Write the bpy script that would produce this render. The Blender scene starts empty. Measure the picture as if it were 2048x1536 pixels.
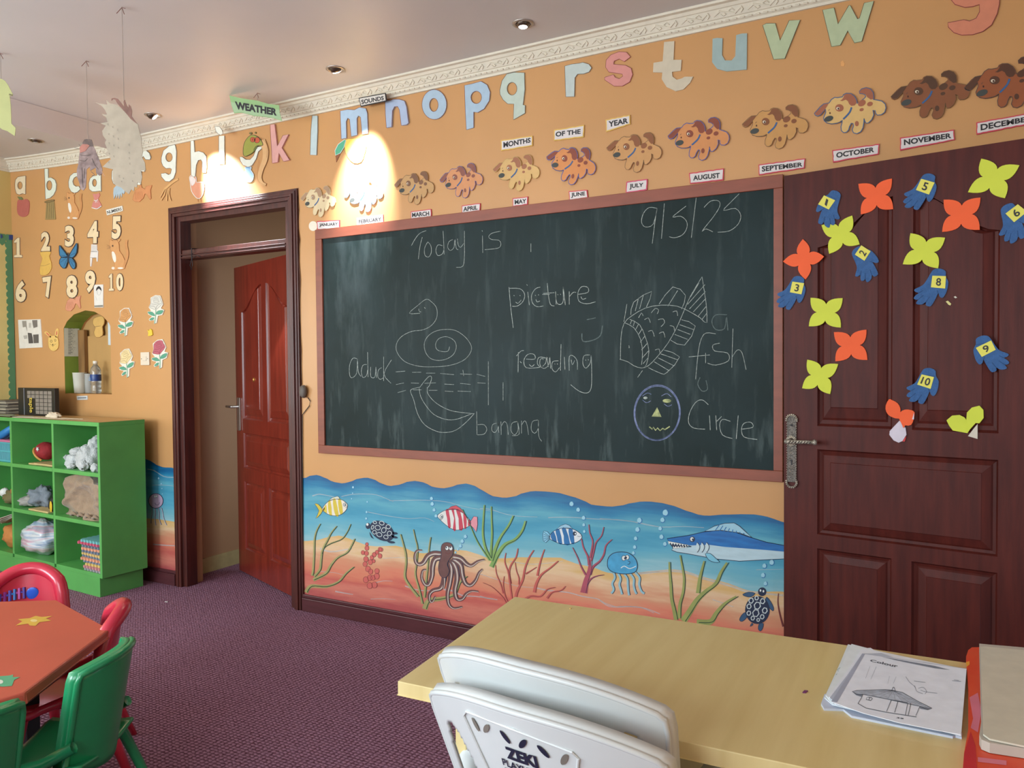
import bpy, math, random
from math import sin, cos, pi, radians, hypot
from mathutils import Vector, Matrix, noise
from mathutils.geometry import tessellate_polygon
random.seed(7)
SC = bpy.context.scene
COL = SC.collection

# ------------------------------------------------------------------ camera
F = 1540.0
YAW, PITCH, ROLL = 0.49766647, -0.02624591, 0.00864674
EYE = Vector((0.0, -3.228, 1.38))
RM = Matrix.Rotation(YAW, 3, 'Z') @ Matrix.Rotation(PITCH, 3, 'X') @ Matrix.Rotation(ROLL, 3, 'Y')
cam = bpy.data.cameras.new('camera')
cam.sensor_width = 36.0
cam.lens = F / 2048.0 * 36.0
cam.clip_start = 0.02
cam_ob = bpy.data.objects.new('camera', cam)
COL.objects.link(cam_ob)
cam_ob.matrix_world = Matrix.Translation(EYE) @ (RM @ Matrix.Rotation(pi / 2, 3, 'X')).to_4x4()
SC.camera = cam_ob

# ------------------------------------------------------------------ world, exposure, window daylight, added fill lights
SC.view_settings.view_transform = 'Standard'
SC.view_settings.look = 'None'
SC.view_settings.gamma = 1.0
SC.view_settings.use_curve_mapping = False
SC.view_settings.exposure = 0.0
W = bpy.data.worlds.new('world')
SC.world = W
W.use_nodes = True
W.node_tree.nodes['Background'].inputs[0].default_value = (0.75, 0.85, 1.0, 1)
W.node_tree.nodes['Background'].inputs[1].default_value = 1.0

X0, X1, Y0, ZC = -5.9, 0.5, -4.7, 2.83          # left wall, right wall, wall behind the camera, ceiling


def area(name, loc, rot, sx, sy, power, col):
    l = bpy.data.lights.new(name, 'AREA')
    l.shape = 'RECTANGLE'
    l.size, l.size_y, l.energy, l.color = sx, sy, power, col
    o = bpy.data.objects.new(name, l)
    o.location = loc
    o.rotation_euler = rot
    COL.objects.link(o)
    return o


WIN = [(-5.3, -3.3), (-2.5, -0.3)]               # two windows in the wall behind the camera
DAY = (0.80, 0.93, 1.0)
for a, b in WIN:
    area('window_and_fill_light', ((a + b) / 2, Y0 + 0.06, 1.6), (pi / 2, 0, 0), b - a - 0.1, 1.3, 150 if a < -3 else 68, DAY)
area('window_and_fill_light', (X0 + 0.06, -3.2, 1.6), (pi / 2, 0, -pi / 2), 1.9, 1.3, 60, DAY)     # added to spread the light more evenly; the left wall has no opening
area('passage_fill', (-2.83, 1.2, 1.3), (pi / 2, 0, pi / 2), 1.2, 1.6, 16, DAY)             # fill light added to brighten the passage wall; no window is built there


def spot(loc, target, power, angle, blend, col=(1, 0.97, 0.93)):
    l = bpy.data.lights.new('downlight_lamp', 'SPOT')
    l.energy, l.color, l.spot_size, l.spot_blend, l.shadow_soft_size = power, col, radians(angle), blend, 0.015
    o = bpy.data.objects.new('downlight_lamp', l)
    o.location = loc
    o.rotation_euler = (Vector(target) - Vector(loc)).to_track_quat('-Z', 'Y').to_euler()
    COL.objects.link(o)


# ------------------------------------------------------------------ tools
CR = {'px': (0, 0, 1), 'A1': (0, 0, 4), 'A2': (0, 320, 5.12), 'A3': (0, 560, 5.12), 'A4': (0, 820, 5.12), 'A5': (0, 1080, 3.369),
      'A6': (300, 360, 4.517), 'A7': (300, 700, 2.844), 'B1': (280, 160, 4.876), 'B2': (590, 160, 4.8), 'B3': (960, 100, 4.8),
      'B4': (1300, 0, 4.1525), 'B5': (1600, 0, 4.518), 'B6': (640, 440, 3.2), 'B7': (1080, 370, 2.56), 'C1': (1540, 300, 4.0315),
      'C2': (1540, 640, 4.0315), 'C3': (1540, 980, 4.0315), 'C4': (600, 920, 4.8), 'C5': (960, 960, 5.12), 'C6': (1200, 980, 4.8),
      'C7': (780, 1160, 3.2), 'C8': (1560, 1220, 4.1967), 'D1': (0, 740, 9.309), 'D2': (0, 120, 5.487), 'D3': (1480, 0, 6.4), 'D4': (0, 880, 5.12)}


def P(s):
    return [tuple(float(k) for k in t.split(',')) for t in s.split()]


def ray(x, y):
    return RM @ Vector((x - 1024.0, F, 768.0 - y))


class Plane:
    """a real surface of the room: O on it, U right, V up, N out of it towards the room"""
    def __init__(s, O, U, V):
        s.O, s.U, s.V = Vector(O), Vector(U).normalized(), Vector(V).normalized()
        s.N = s.U.cross(s.V)

    def uv(s, x, y, crop='px'):
        ox, oy, k = CR[crop]
        d = ray(ox + x / k, oy + y / k)
        t = (s.O - EYE).dot(s.N) / d.dot(s.N)
        p = EYE + d * t - s.O
        return complex(p.dot(s.U), p.dot(s.V))

    def at(s, z, h=0.0):
        return s.O + s.U * z.real + s.V * z.imag + s.N * h


WALL = Plane((0, 0, 0), (1, 0, 0), (0, 0, 1))
LWALL = Plane((X0, 0, 0), (0, 1, 0), (0, 0, 1))
DANG = radians(-9.5)
DOORP = Plane((-0.508, -0.04, 0), (cos(DANG), sin(DANG), 0), (0, 0, 1))


def hz(z):
    return Plane((0, 0, z), (1, 0, 0), (0, 1, 0))


def wy(y):
    return Plane((0, y, 0), (1, 0, 0), (0, 0, 1))


def lin(c):
    r = []
    for k in c:
        k /= 255.0
        r.append(k / 12.92 if k <= 0.04045 else ((k + 0.055) / 1.055) ** 2.4)
    return tuple(r) + (1,)


MATS = {}


def mat(name, c, rough=0.6, var=0.06, scale=12.0, bump=0.0, bscale=60.0, metal=0.0, coat=0.0, c2=None, stretch=(1, 1, 1), spec=0.5, emit=0.0, trans=0.0, alpha=1.0, sheen=0.0):
    if name in MATS:
        return MATS[name]
    m = bpy.data.materials.new(name)
    m.use_nodes = True
    nt = m.node_tree
    b = nt.nodes['Principled BSDF']
    b.inputs['Roughness'].default_value = rough
    b.inputs['Metallic'].default_value = metal
    b.inputs['Coat Weight'].default_value = coat
    b.inputs['Coat Roughness'].default_value = 0.12
    b.inputs['Specular IOR Level'].default_value = spec
    b.inputs['Transmission Weight'].default_value = trans
    b.inputs['Alpha'].default_value = alpha
    b.inputs['Sheen Weight'].default_value = sheen
    base = lin(c)
    b.inputs['Base Color'].default_value = base
    if var > 0 or bump > 0:
        tc = nt.nodes.new('ShaderNodeTexCoord')
        mp = nt.nodes.new('ShaderNodeMapping')
        mp.inputs['Scale'].default_value = stretch
        nt.links.new(tc.outputs['Object'], mp.inputs[0])
        if var > 0:
            nz = nt.nodes.new('ShaderNodeTexNoise')
            nz.inputs['Scale'].default_value = scale
            nz.inputs['Detail'].default_value = 4
            nt.links.new(mp.outputs[0], nz.inputs['Vector'])
            rp = nt.nodes.new('ShaderNodeValToRGB')
            e = rp.color_ramp.elements
            e[0].position, e[1].position = 0.3, 0.7
            o = lin(c2) if c2 else tuple(max(0, k * (1 - var)) for k in base[:3]) + (1,)
            e[0].color = o
            e[1].color = base if c2 else tuple(min(1, k * (1 + var)) for k in base[:3]) + (1,)
            nt.links.new(nz.outputs['Fac'], rp.inputs[0])
            nt.links.new(rp.outputs[0], b.inputs['Base Color'])
        if bump > 0:
            n2 = nt.nodes.new('ShaderNodeTexNoise')
            n2.inputs['Scale'].default_value = bscale
            n2.inputs['Detail'].default_value = 3
            bp = nt.nodes.new('ShaderNodeBump')
            bp.inputs['Strength'].default_value = bump
            bp.inputs['Distance'].default_value = 0.01
            nt.links.new(mp.outputs[0], n2.inputs['Vector'])
            nt.links.new(n2.outputs['Fac'], bp.inputs['Height'])
            nt.links.new(bp.outputs[0], b.inputs['Normal'])
    if emit > 0:
        b.inputs['Emission Color'].default_value = base
        b.inputs['Emission Strength'].default_value = emit
    MATS[name] = m
    return m


def paper(c, rough=0.7):
    return mat('paper_%d_%d_%d' % tuple(c), c, rough, 0.05, 30)


INK = mat('ink', (38, 34, 36), 0.6, 0)


def tag(o, label=None, cat=None, group=None, kind=None):
    if label:
        o['label'] = label
    if cat:
        o['category'] = cat
    if group:
        o['group'] = group
    if kind:
        o['kind'] = kind
    return o


LOC = {}


def empty(name, loc=(0, 0, 0), rz=0.0, **k):
    o = bpy.data.objects.new(name, None)
    o.empty_display_size = 0.05
    COL.objects.link(o)
    o.location = loc
    o.rotation_euler.z = rz
    LOC[o] = Vector(loc)
    return tag(o, **k)


def mesh_ob(name, v, f, mats, mi=None, parent=None, loc=None, local=False, smooth=False, uvs=None, **k):
    me = bpy.data.meshes.new(name)
    o = bpy.data.objects.new(name, me)
    COL.objects.link(o)
    if local:
        L = Vector((0, 0, 0))
        o.location = loc or (0, 0, 0)
    else:
        L = LOC[parent] if parent else Vector(loc or (0, 0, 0))
        o.location = (0, 0, 0) if parent else L
    LOC[o] = LOC[parent] if (parent and parent in LOC) else L
    me.from_pydata([tuple(Vector(p) - L) for p in v], [], f)
    for m in (mats if isinstance(mats, (list, tuple)) else [mats]):
        me.materials.append(m)
    if mi:
        me.polygons.foreach_set('material_index', mi)
    if smooth:
        me.polygons.foreach_set('use_smooth', [True] * len(me.polygons))
    if uvs:
        ul = me.uv_layers.new(name='UVMap')
        for lp in me.loops:
            ul.data[lp.index].uv = uvs[lp.vertex_index]
    me.update()
    if parent:
        o.parent = parent
    return tag(o, **k)


def copy_tree(o, parent=None):
    c = o.copy()
    COL.objects.link(c)
    c.parent = parent
    for ch in list(o.children):
        copy_tree(ch, c)
    return c


class MB:
    """collects solids into one mesh"""
    def __init__(s):
        s.v, s.f, s.m, s.mats = [], [], [], []

    def mi(s, m):
        if m not in s.mats:
            s.mats.append(m)
        return s.mats.index(m)

    def add(s, v, f, m, M=None):
        n = len(s.v)
        s.v += [(M @ Vector(p)) if M else Vector(p) for p in v]
        i = s.mi(m)
        for q in f:
            s.f.append([n + k for k in q])
            s.m.append(i)

    def box(s, a, b, m, M=None):
        x0, y0, z0 = a
        x1, y1, z1 = b
        v = [(x0, y0, z0), (x1, y0, z0), (x1, y1, z0), (x0, y1, z0), (x0, y0, z1), (x1, y0, z1), (x1, y1, z1), (x0, y1, z1)]
        s.add(v, [(0, 3, 2, 1), (4, 5, 6, 7), (0, 1, 5, 4), (1, 2, 6, 5), (2, 3, 7, 6), (3, 0, 4, 7)], m, M)

    def prism(s, pts, h0, h1, m, M=None):
        """polygon in xy extruded in z"""
        n = len(pts)
        v = [(p[0], p[1], h0) for p in pts] + [(p[0], p[1], h1) for p in pts]
        t = tessellate_polygon([[Vector((p[0], p[1], 0)) for p in pts]])
        f = [(a, b, c) for a, b, c in t] + [(n + a, n + b, n + c) for a, b, c in t]
        f += [(i, (i + 1) % n, n + (i + 1) % n, n + i) for i in range(n)]
        s.add(v, f, m, M)

    def tube(s, pts, r, m, n=8, M=None, flat=1.0, caps=True):
        pts = [Vector(p) for p in pts]
        rr = r if isinstance(r, (list, tuple)) else [r] * len(pts)
        v, f = [], []
        up = Vector((0, 0, 1))
        for i, p in enumerate(pts):
            d = (pts[min(i + 1, len(pts) - 1)] - pts[max(i - 1, 0)]).normalized()
            a = d.cross(up)
            if a.length < 1e-3:
                a = d.cross(Vector((0, 1, 0)))
            a.normalize()
            b = d.cross(a).normalized()
            for k in range(n):
                t = 2 * pi * k / n
                v.append(p + (a * cos(t) + b * sin(t) * flat) * rr[i])
        for i in range(len(pts) - 1):
            for k in range(n):
                f.append((i * n + k, i * n + (k + 1) % n, (i + 1) * n + (k + 1) % n, (i + 1) * n + k))
        if caps:
            f.append(tuple(range(n)))
            f.append(tuple((len(pts) - 1) * n + k for k in range(n)))
        s.add(v, f, m, M)

    def lathe(s, prof, m, n=24, M=None):
        v, f = [], []
        for r, z in prof:
            for k in range(n):
                t = 2 * pi * k / n
                v.append((r * cos(t), r * sin(t), z))
        for i in range(len(prof) - 1):
            for k in range(n):
                f.append((i * n + k, i * n + (k + 1) % n, (i + 1) * n + (k + 1) % n, (i + 1) * n + k))
        s.add(v, f, m, M)

    def blob(s, c, r, m, amp=0.0, fr=3.0, n=20, seed=0, zflat=None):
        v, f = [], []
        for i in range(n + 1):
            th = pi * i / n
            for k in range(2 * n):
                ph = pi * k / n
                d = Vector((sin(th) * cos(ph), sin(th) * sin(ph), cos(th)))
                g = 1 + amp * noise.fractal(d * fr + Vector((seed * 7.3, seed, 0)), 0.6, 2.0, 4)
                p = Vector((d.x * r[0], d.y * r[1], d.z * r[2])) * g + Vector(c)
                if zflat is not None and p.z < zflat:
                    p.z = zflat
                v.append(p)
        w = 2 * n
        for i in range(n):
            for k in range(w):
                f.append((i * w + k, i * w + (k + 1) % w, (i + 1) * w + (k + 1) % w, (i + 1) * w + k))
        s.add(v, f, m)

    def grid(s, fn, nu, nv, m, M=None, closed=False):
        v = [fn(i / nu, j / nv) for i in range(nu + 1) for j in range(nv + 1)]
        f = [(i * (nv + 1) + j, (i + 1) * (nv + 1) + j, (i + 1) * (nv + 1) + j + 1, i * (nv + 1) + j + 1) for i in range(nu) for j in range(nv)]
        s.add(v, f, m, M)

    def build(s, name, parent=None, smooth=False, bevel=0.0, solid=0.0, subsurf=0, weighted=False, **k):
        o = mesh_ob(name, s.v, s.f, s.mats, s.m, parent, smooth=smooth or bevel > 0, **k)
        if bevel > 0:
            for p in o.data.polygons:
                p.use_smooth = smooth
            b = o.modifiers.new('bevel', 'BEVEL')
            b.width, b.segments, b.limit_method, b.angle_limit = bevel, 2, 'ANGLE', radians(40)
        if solid > 0:
            b = o.modifiers.new('solid', 'SOLIDIFY')
            b.thickness = solid
            b.offset = 0
        if subsurf:
            b = o.modifiers.new('sub', 'SUBSURF')
            b.levels = b.render_levels = subsurf
        return o


def catmull(p, n=4, closed=True):
    r = []
    L = len(p)
    rng = range(L) if closed else range(L - 1)
    for i in rng:
        if closed:
            a, b, c, d = p[i - 1], p[i], p[(i + 1) % L], p[(i + 2) % L]
        else:
            a, b, c, d = p[max(i - 1, 0)], p[i], p[i + 1], p[min(i + 2, L - 1)]
        for k in range(n):
            t = k / n
            r.append(tuple(0.5 * ((2 * b[j]) + (-a[j] + c[j]) * t + (2 * a[j] - 5 * b[j] + 4 * c[j] - d[j]) * t * t + (-a[j] + 3 * b[j] - 3 * c[j] + d[j]) * t ** 3) for j in (0, 1)))
    if not closed:
        r.append(p[-1])
    return r


def ell(cx, cy, rx, ry, rot=0.0, n=20, a0=0, a1=360):
    r = []
    m = n if a1 - a0 >= 360 else n + 1
    for i in range(m):
        t = radians(a0 + (a1 - a0) * i / n)
        x, y = rx * cos(t), ry * sin(t)
        q = radians(rot)
        r.append((cx + x * cos(q) - y * sin(q), cy + x * sin(q) + y * cos(q)))
    return r


TXT = {}


def text_shape(s, bold, ref=None):
    key = (s, bold, ref)
    if key not in TXT:
        cu = bpy.data.curves.new('t', 'FONT')
        cu.body = s
        cu.size = 1
        cu.offset = bold
        cu.resolution_u = 3
        o = bpy.data.objects.new('t', cu)
        COL.objects.link(o)
        dg = bpy.context.evaluated_depsgraph_get()
        me = bpy.data.meshes.new_from_object(o.evaluated_get(dg))
        v = [(p.co.x, p.co.y) for p in me.vertices]
        f = [tuple(p.vertices) for p in me.polygons]
        bpy.data.objects.remove(o)
        bpy.data.curves.remove(cu)
        bpy.data.meshes.remove(me)
        x0, x1 = min(p[0] for p in v), max(p[0] for p in v)
        y0, y1 = min(p[1] for p in v), max(p[1] for p in v)
        TXT[key + ('box',)] = (x0, x1, y0, y1)
        if ref is not None:
            text_shape(s, ref)
            x0, x1, y0, y1 = TXT[(s, ref, None, 'box')]
        TXT[key] = ([((a - x0) / (x1 - x0), (b - y0) / (y1 - y0)) for a, b in v], f)
    return TXT[key]


class Art:
    """thin layered shapes lying on a real surface; heights are metres above that surface"""
    def __init__(s, plane, crop='px', xf=None):
        s.pl, s.crop, s.xf = plane, crop, xf
        s.v, s.f, s.m, s.mats = [], [], [], []

    def mi(s, m):
        if not hasattr(m, 'node_tree'):
            m = paper(m)
        if m not in s.mats:
            s.mats.append(m)
        return s.mats.index(m)

    def co(s, p, h):
        z = s.pl.uv(p[0], p[1], s.crop)
        if s.xf:
            z = s.xf(z)
        return s.pl.at(z, h)

    def poly(s, pts, m, h=0.002, th=None, sm=0, holes=(), line=None, lw=3.0):
        if isinstance(pts, str):
            pts = P(pts)
        hs = [P(q) if isinstance(q, str) else q for q in holes]
        if sm:
            pts = catmull(pts, sm)
        loops = [pts] + hs
        i = s.mi(m)
        n0 = len(s.v)
        flat = [p for L in loops for p in L]
        s.v += [s.co(p, h) for p in flat]
        for t in tessellate_polygon([[Vector((p[0], p[1], 0)) for p in L] for L in loops]):
            s.f.append([n0 + k for k in t])
            s.m.append(i)
        if th is None:
            th = h if h > 0.0012 else 0
        if th > 0:
            n1 = len(s.v)
            s.v += [s.co(p, h - th) for p in flat]
            b = 0
            for L in loops:
                for k in range(len(L)):
                    k2 = (k + 1) % len(L)
                    s.f.append([n0 + b + k, n0 + b + k2, n1 + b + k2, n1 + b + k])
                    s.m.append(i)
                b += len(L)
        if line is not None:
            for L in loops:
                s.line(L, lw, line, h + 0.0003, closed=True, sm=0)
        return s

    def line(s, pts, w, m, h=0.0006, closed=False, sm=3, taper=0.0):
        if isinstance(pts, str):
            pts = P(pts)
        if sm and len(pts) > 2:
            pts = catmull(pts, sm, closed)
        i = s.mi(m)
        L = len(pts)
        n0 = len(s.v)
        for k in range(L):
            a = pts[k - 1] if (closed or k) else pts[k]
            b = pts[(k + 1) % L] if (closed or k < L - 1) else pts[k]
            dx, dy = b[0] - a[0], b[1] - a[1]
            d = hypot(dx, dy) or 1
            t = k / max(1, L - 1)
            ww = w * (1 - taper * t) / 2 if taper >= 0 else w * (1 + taper * (1 - t)) / 2
            nx, ny = -dy / d * ww, dx / d * ww
            s.v += [s.co((pts[k][0] + nx, pts[k][1] + ny), h), s.co((pts[k][0] - nx, pts[k][1] - ny), h)]
        for k in range(L if closed else L - 1):
            a, b = n0 + 2 * k, n0 + 2 * ((k + 1) % L)
            s.f.append([a, a + 1, b + 1, b])
            s.m.append(i)
        return s

    def dot(s, x, y, rx, ry, m, h=0.0008, rot=0, n=14, th=None, line=None, lw=2):
        return s.poly(ell(x, y, rx, ry, rot, n), m, h, th, line=line, lw=lw)

    def text(s, t, q, m, h=0.003, bold=0.03, ref=None):
        """q = TL,TR,BR,BL of the lettering"""
        if isinstance(q, str):
            q = P(q)
        v, f = text_shape(t, bold, ref)
        n0 = len(s.v)
        for a, b in v:
            p = [(1 - a) * (b * q[0][j] + (1 - b) * q[3][j]) + a * (b * q[1][j] + (1 - b) * q[2][j]) for j in (0, 1)]
            s.v.append(s.co(p, h))
        i = s.mi(m)
        for k in f:
            s.f.append([n0 + j for j in k])
            s.m.append(i)
        return s

    def build(s, name, label=None, cat=None, group=None, parent=None, kind=None):
        # turn every front face towards the room
        V = s.v
        for k, f in enumerate(s.f):
            a, b, c = V[f[0]], V[f[1]], V[f[2]]
            n = (b - a).cross(c - a)
            if abs(n.normalized().dot(s.pl.N)) > 0.5 and n.dot(s.pl.N) < 0:
                s.f[k] = f[::-1]
        c = sum(V, Vector()) / len(V)
        c -= s.pl.N * (c - s.pl.O).dot(s.pl.N)
        return mesh_ob(name, V, s.f, s.mats, s.m, parent, loc=c, label=label, cat=cat, group=group, kind=kind)


def sim(pl, crop, a1, b1, a2, b2, crop2=None, mirror=False):
    """similarity on the surface that carries template points a1,b1 to a2,b2"""
    A1, B1 = pl.uv(*a1, crop), pl.uv(*b1, crop)
    A2, B2 = pl.uv(*a2, crop2 or crop), pl.uv(*b2, crop2 or crop)
    if mirror:
        k = (B2 - A2) / (B1 - A1).conjugate()
        return lambda z: A2 + k * (z - A1).conjugate()
    k = (B2 - A2) / (B1 - A1)
    return lambda z: A2 + k * (z - A1)

# ================================================================== THE ROOM
def wall_mat():
    m = mat('wall_paint', (197, 146, 94), 0.36, 0.04, 2.0, bump=0.04, bscale=25, spec=0.4)
    return m


M_WALL = wall_mat()
M_CEIL = mat('ceiling_paint', (202, 197, 194), 0.5, 0.03, 2.0, bump=0.03, bscale=20)
M_CORN = mat('cornice_plaster', (214, 204, 184), 0.6, 0.04, 20, bump=0.1, bscale=120)
M_MAH = mat('mahogany', (84, 34, 26), 0.46, 0.25, 6, c2=(60, 22, 18), stretch=(6, 6, 0.6), coat=0.08, bump=0.05, bscale=40)
M_MAHD = mat('mahogany_dark', (86, 32, 24), 0.5, 0.25, 6, c2=(66, 23, 18), stretch=(6, 6, 0.6), bump=0.05, bscale=40, spec=0.22)
M_MAHR = mat('mahogany_red', (128, 44, 30), 0.30, 0.2, 5, c2=(104, 34, 24), stretch=(6, 6, 0.6), coat=0.4, bump=0.04, bscale=40)
M_BASE = mat('baseboard_wood', (84, 42, 46), 0.4, 0.15, 8, stretch=(1, 6, 6))


def carpet():
    m = mat('carpet', (94, 60, 68), 0.95, 0)
    nt = m.node_tree
    b = nt.nodes['Principled BSDF']
    b.inputs['Specular IOR Level'].default_value = 0.1
    tc = nt.nodes.new('ShaderNodeTexCoord')

    def wave(rot, scale, dist):
        mp = nt.nodes.new('ShaderNodeMapping')
        mp.inputs['Rotation'].default_value = (0, 0, rot)
        nt.links.new(tc.outputs['Object'], mp.inputs[0])
        w = nt.nodes.new('ShaderNodeTexWave')
        w.inputs['Scale'].default_value = scale
        w.inputs['Distortion'].default_value = dist
        w.inputs['Detail'].default_value = 2
        w.inputs['Detail Scale'].default_value = 3
        nt.links.new(mp.outputs[0], w.inputs['Vector'])
        return w
    w1, w2 = wave(0.03, 15, 1.2), wave(pi / 2, 21, 2.5)
    mx = nt.nodes.new('ShaderNodeMath')
    mx.operation = 'MULTIPLY'
    nt.links.new(w1.outputs['Fac'], mx.inputs[0])
    nt.links.new(w2.outputs['Fac'], mx.inputs[1])
    nz = nt.nodes.new('ShaderNodeTexNoise')
    nz.inputs['Scale'].default_value = 90
    nt.links.new(tc.outputs['Object'], nz.inputs['Vector'])
    ad = nt.nodes.new('ShaderNodeMath')
    ad.operation = 'ADD'
    nt.links.new(mx.outputs[0], ad.inputs[0])
    nt.links.new(nz.outputs['Fac'], ad.inputs[1])
    rp = nt.nodes.new('ShaderNodeValToRGB')
    e = rp.color_ramp.elements
    e[0].position, e[1].position = 0.4, 1.3
    e[0].color, e[1].color = lin((92, 56, 70)), lin((164, 124, 146))
    nt.links.new(ad.outputs[0], rp.inputs[0])
    nt.links.new(rp.outputs[0], b.inputs['Base Color'])
    bp = nt.nodes.new('ShaderNodeBump')
    bp.inputs['Strength'].default_value = 0.5
    bp.inputs['Distance'].default_value = 0.006
    nt.links.new(ad.outputs[0], bp.inputs['Height'])
    nt.links.new(bp.outputs[0], b.inputs['Normal'])
    return m


M_CARPET = carpet()
b = MB()
b.box((X0 - 0.15, Y0 - 0.15, -0.1), (X1 + 0.15, 2.4, 0), M_CARPET)
b.build('floor', kind='structure')


def dz(x):
    return 0.0 if x > -4.4 else 0.055 * ((-4.4 - x) / 1.5) ** 2


# main wall: grid of x cuts with the doorway and the arched niche left open
DX0, DX1, DZ1 = -4.11, -3.17, 2.305
NX0, NX1, NZ0 = -5.30, -4.785, 1.20
NARC = [(-5.30, 1.655), (-5.26, 1.70), (-5.18, 1.745), (-5.05, 1.768), (-4.95, 1.755), (-4.86, 1.72), (-4.80, 1.675), (-4.785, 1.655)]
TH = 0.14
b = MB()
b.box((X0 - 0.12, 0, -0.02), (NX0, TH, 3.0), M_WALL)
b.box((NX1, 0, -0.02), (DX0, TH, 3.0), M_WALL)
b.box((DX0, 0, DZ1), (DX1, TH, 3.0), M_WALL)
b.box((DX1, 0, -0.02), (X1 + 0.12, TH, 3.0), M_WALL)
b.box((NX0, 0, -0.02), (NX1, TH, NZ0), M_WALL)
pts = [(-5.30, 3.0), (-4.785, 3.0)] + [(x, z) for x, z in reversed(NARC)]
b.prism([(x, z) for x, z in pts], -TH, 0, M_WALL, Matrix.Rotation(pi / 2, 4, 'X'))
wall_back = b.build('wall_back', kind='structure')

# niche lining (green paint, plywood at the back)
M_GRN = mat('niche_green', (122, 148, 58), 0.5, 0.1, 6)
M_PLY = mat('niche_ply', (188, 146, 88), 0.6, 0.12, 5, stretch=(1, 1, 0.2))
ND = 0.125
b = MB()
NI = 0.0015
prof = [(NX0 + NI, NZ0)] + [(min(max(x, NX0 + NI), NX1 - NI), z - NI) for x, z in NARC] + [(NX1 - NI, NZ0)]
for i in range(len(prof) - 1):
    (xa, za), (xb, zb) = prof[i], prof[i + 1]
    mm = M_GRN if xb < -4.9 else M_PLY
    b.add([(xa, 0.001, za), (xb, 0.001, zb), (xb, ND, zb), (xa, ND, za)], [(0, 1, 2, 3)], mm)
b.add([(NX0, 0.001, NZ0 + NI), (NX1, 0.001, NZ0 + NI), (NX1, ND, NZ0 + NI), (NX0, ND, NZ0 + NI)], [(0, 1, 2, 3)], M_PLY)
b.box((NX0 + 0.001, ND, NZ0 + 0.001), (NX1 - 0.001, ND + 0.014, 1.60), M_PLY)
b.add([(NX0 - 0.03, TH + 0.001, NZ0 - 0.03), (NX1 + 0.03, TH + 0.001, NZ0 - 0.03), (NX1 + 0.03, TH + 0.001, 1.85), (NX0 - 0.03, TH + 0.001, 1.85)], [(0, 1, 2, 3)], M_PLY)
niche = b.build('wall_niche', kind='structure')
b = MB()
b.box((NX0 + 0.003, ND - 0.028, NZ0 + 0.002), (NX0 + 0.075, ND - 0.001, 1.645), mat('rough_timber', (150, 108, 58), 0.8, 0.3, 14, stretch=(2, 2, 0.3), c2=(112, 78, 40)))
b.build('trim_1', kind='structure', bevel=0.003)

M_LW = mat('left_wall_paint', (206, 180, 112), 0.5, 0.04, 2)
b = MB()
b.box((X0 - 0.12, Y0 - 0.12, -0.02), (X0, 0, 3.0), M_LW)
b.build('wall_left', kind='structure')
b = MB()
RW = mat('right_wall_paint', (196, 160, 122), 0.5, 0.04, 2)
b.box((X1, -0.20, -0.02), (X1 + 0.12, 0, 3.0), RW)
b.box((X1, -1.10, 2.12), (X1 + 0.12, -0.20, 3.0), RW)
b.box((X1, Y0 - 0.12, -0.02), (X1 + 0.12, -1.10, 3.0), RW)
b.build('wall_right', kind='structure')
b = MB()
xs = [X0] + [k for w in WIN for k in w] + [X1]
for i in range(0, len(xs), 2):
    b.box((xs[i], Y0 - 0.12, -0.02), (xs[i + 1], Y0, 3.0), RW)
for a, c in WIN:
    b.box((a, Y0 - 0.12, -0.02), (c, Y0, 0.9), RW)
    b.box((a, Y0 - 0.12, 2.3), (c, Y0, 3.0), RW)
b.build('wall_front', kind='structure')
M_WF = mat('window_paint', (225, 225, 220), 0.4, 0.02)
for n, (a, c) in enumerate(WIN):
    b = MB()
    for t in (0, 0.333, 0.667, 1):
        x = a + 0.02 + t * (c - a - 0.04)
        b.box((x - 0.02, Y0 - 0.08, 0.9), (x + 0.02, Y0 - 0.02, 2.3), M_WF)
    for z in (0.92, 1.8, 2.28):
        b.box((a, Y0 - 0.07, z - 0.02), (c, Y0 - 0.03, z + 0.02), M_WF)
    b.build('window_%d' % (n + 1), kind='structure')

# ceiling with the shallow wedge beam near the left end
def zc(x):
    return ZC + dz(x)


b = MB()
xs = [X0 - 0.1, -5.8, -5.6, -5.4, -5.2, -5.0, -4.8, -4.5805, -4.58, -4.5, -4.40, -4.37, -4.34, -3, -1.5, X1 + 0.1]
for i in range(len(xs) - 1):
    a, c = xs[i], xs[i + 1]
    za, z2 = zc(a), zc(c)
    b.add([(a, Y0 - 0.1, za), (c, Y0 - 0.1, z2), (c, 0.0, z2), (a, 0.0, za), (a, Y0 - 0.1, 3.02), (c, Y0 - 0.1, 3.02), (c, 0.0, 3.02), (a, 0.0, 3.02)],
          [(0, 3, 2, 1), (4, 5, 6, 7)], M_CEIL)
b.build('ceiling', kind='structure')
# shallow sloping downstand running from the main wall towards the windows
b = MB()
v = []
for y in (Y0 + 0.001, -0.088):
    v += [(-4.345, y, ZC - 0.001), (-4.365, y, ZC - 0.028), (-4.43, y, ZC - 0.112), (-4.436, y, ZC - 0.112), (-4.50, y, ZC + 0.0)]
b.add(v, [(0, 1, 6, 5), (1, 2, 7, 6), (2, 3, 8, 7), (3, 4, 9, 8), (5, 6, 7, 8, 9), (0, 1, 2, 3, 4)], M_CEIL)
b.build('trim_4', kind='structure')

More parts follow.
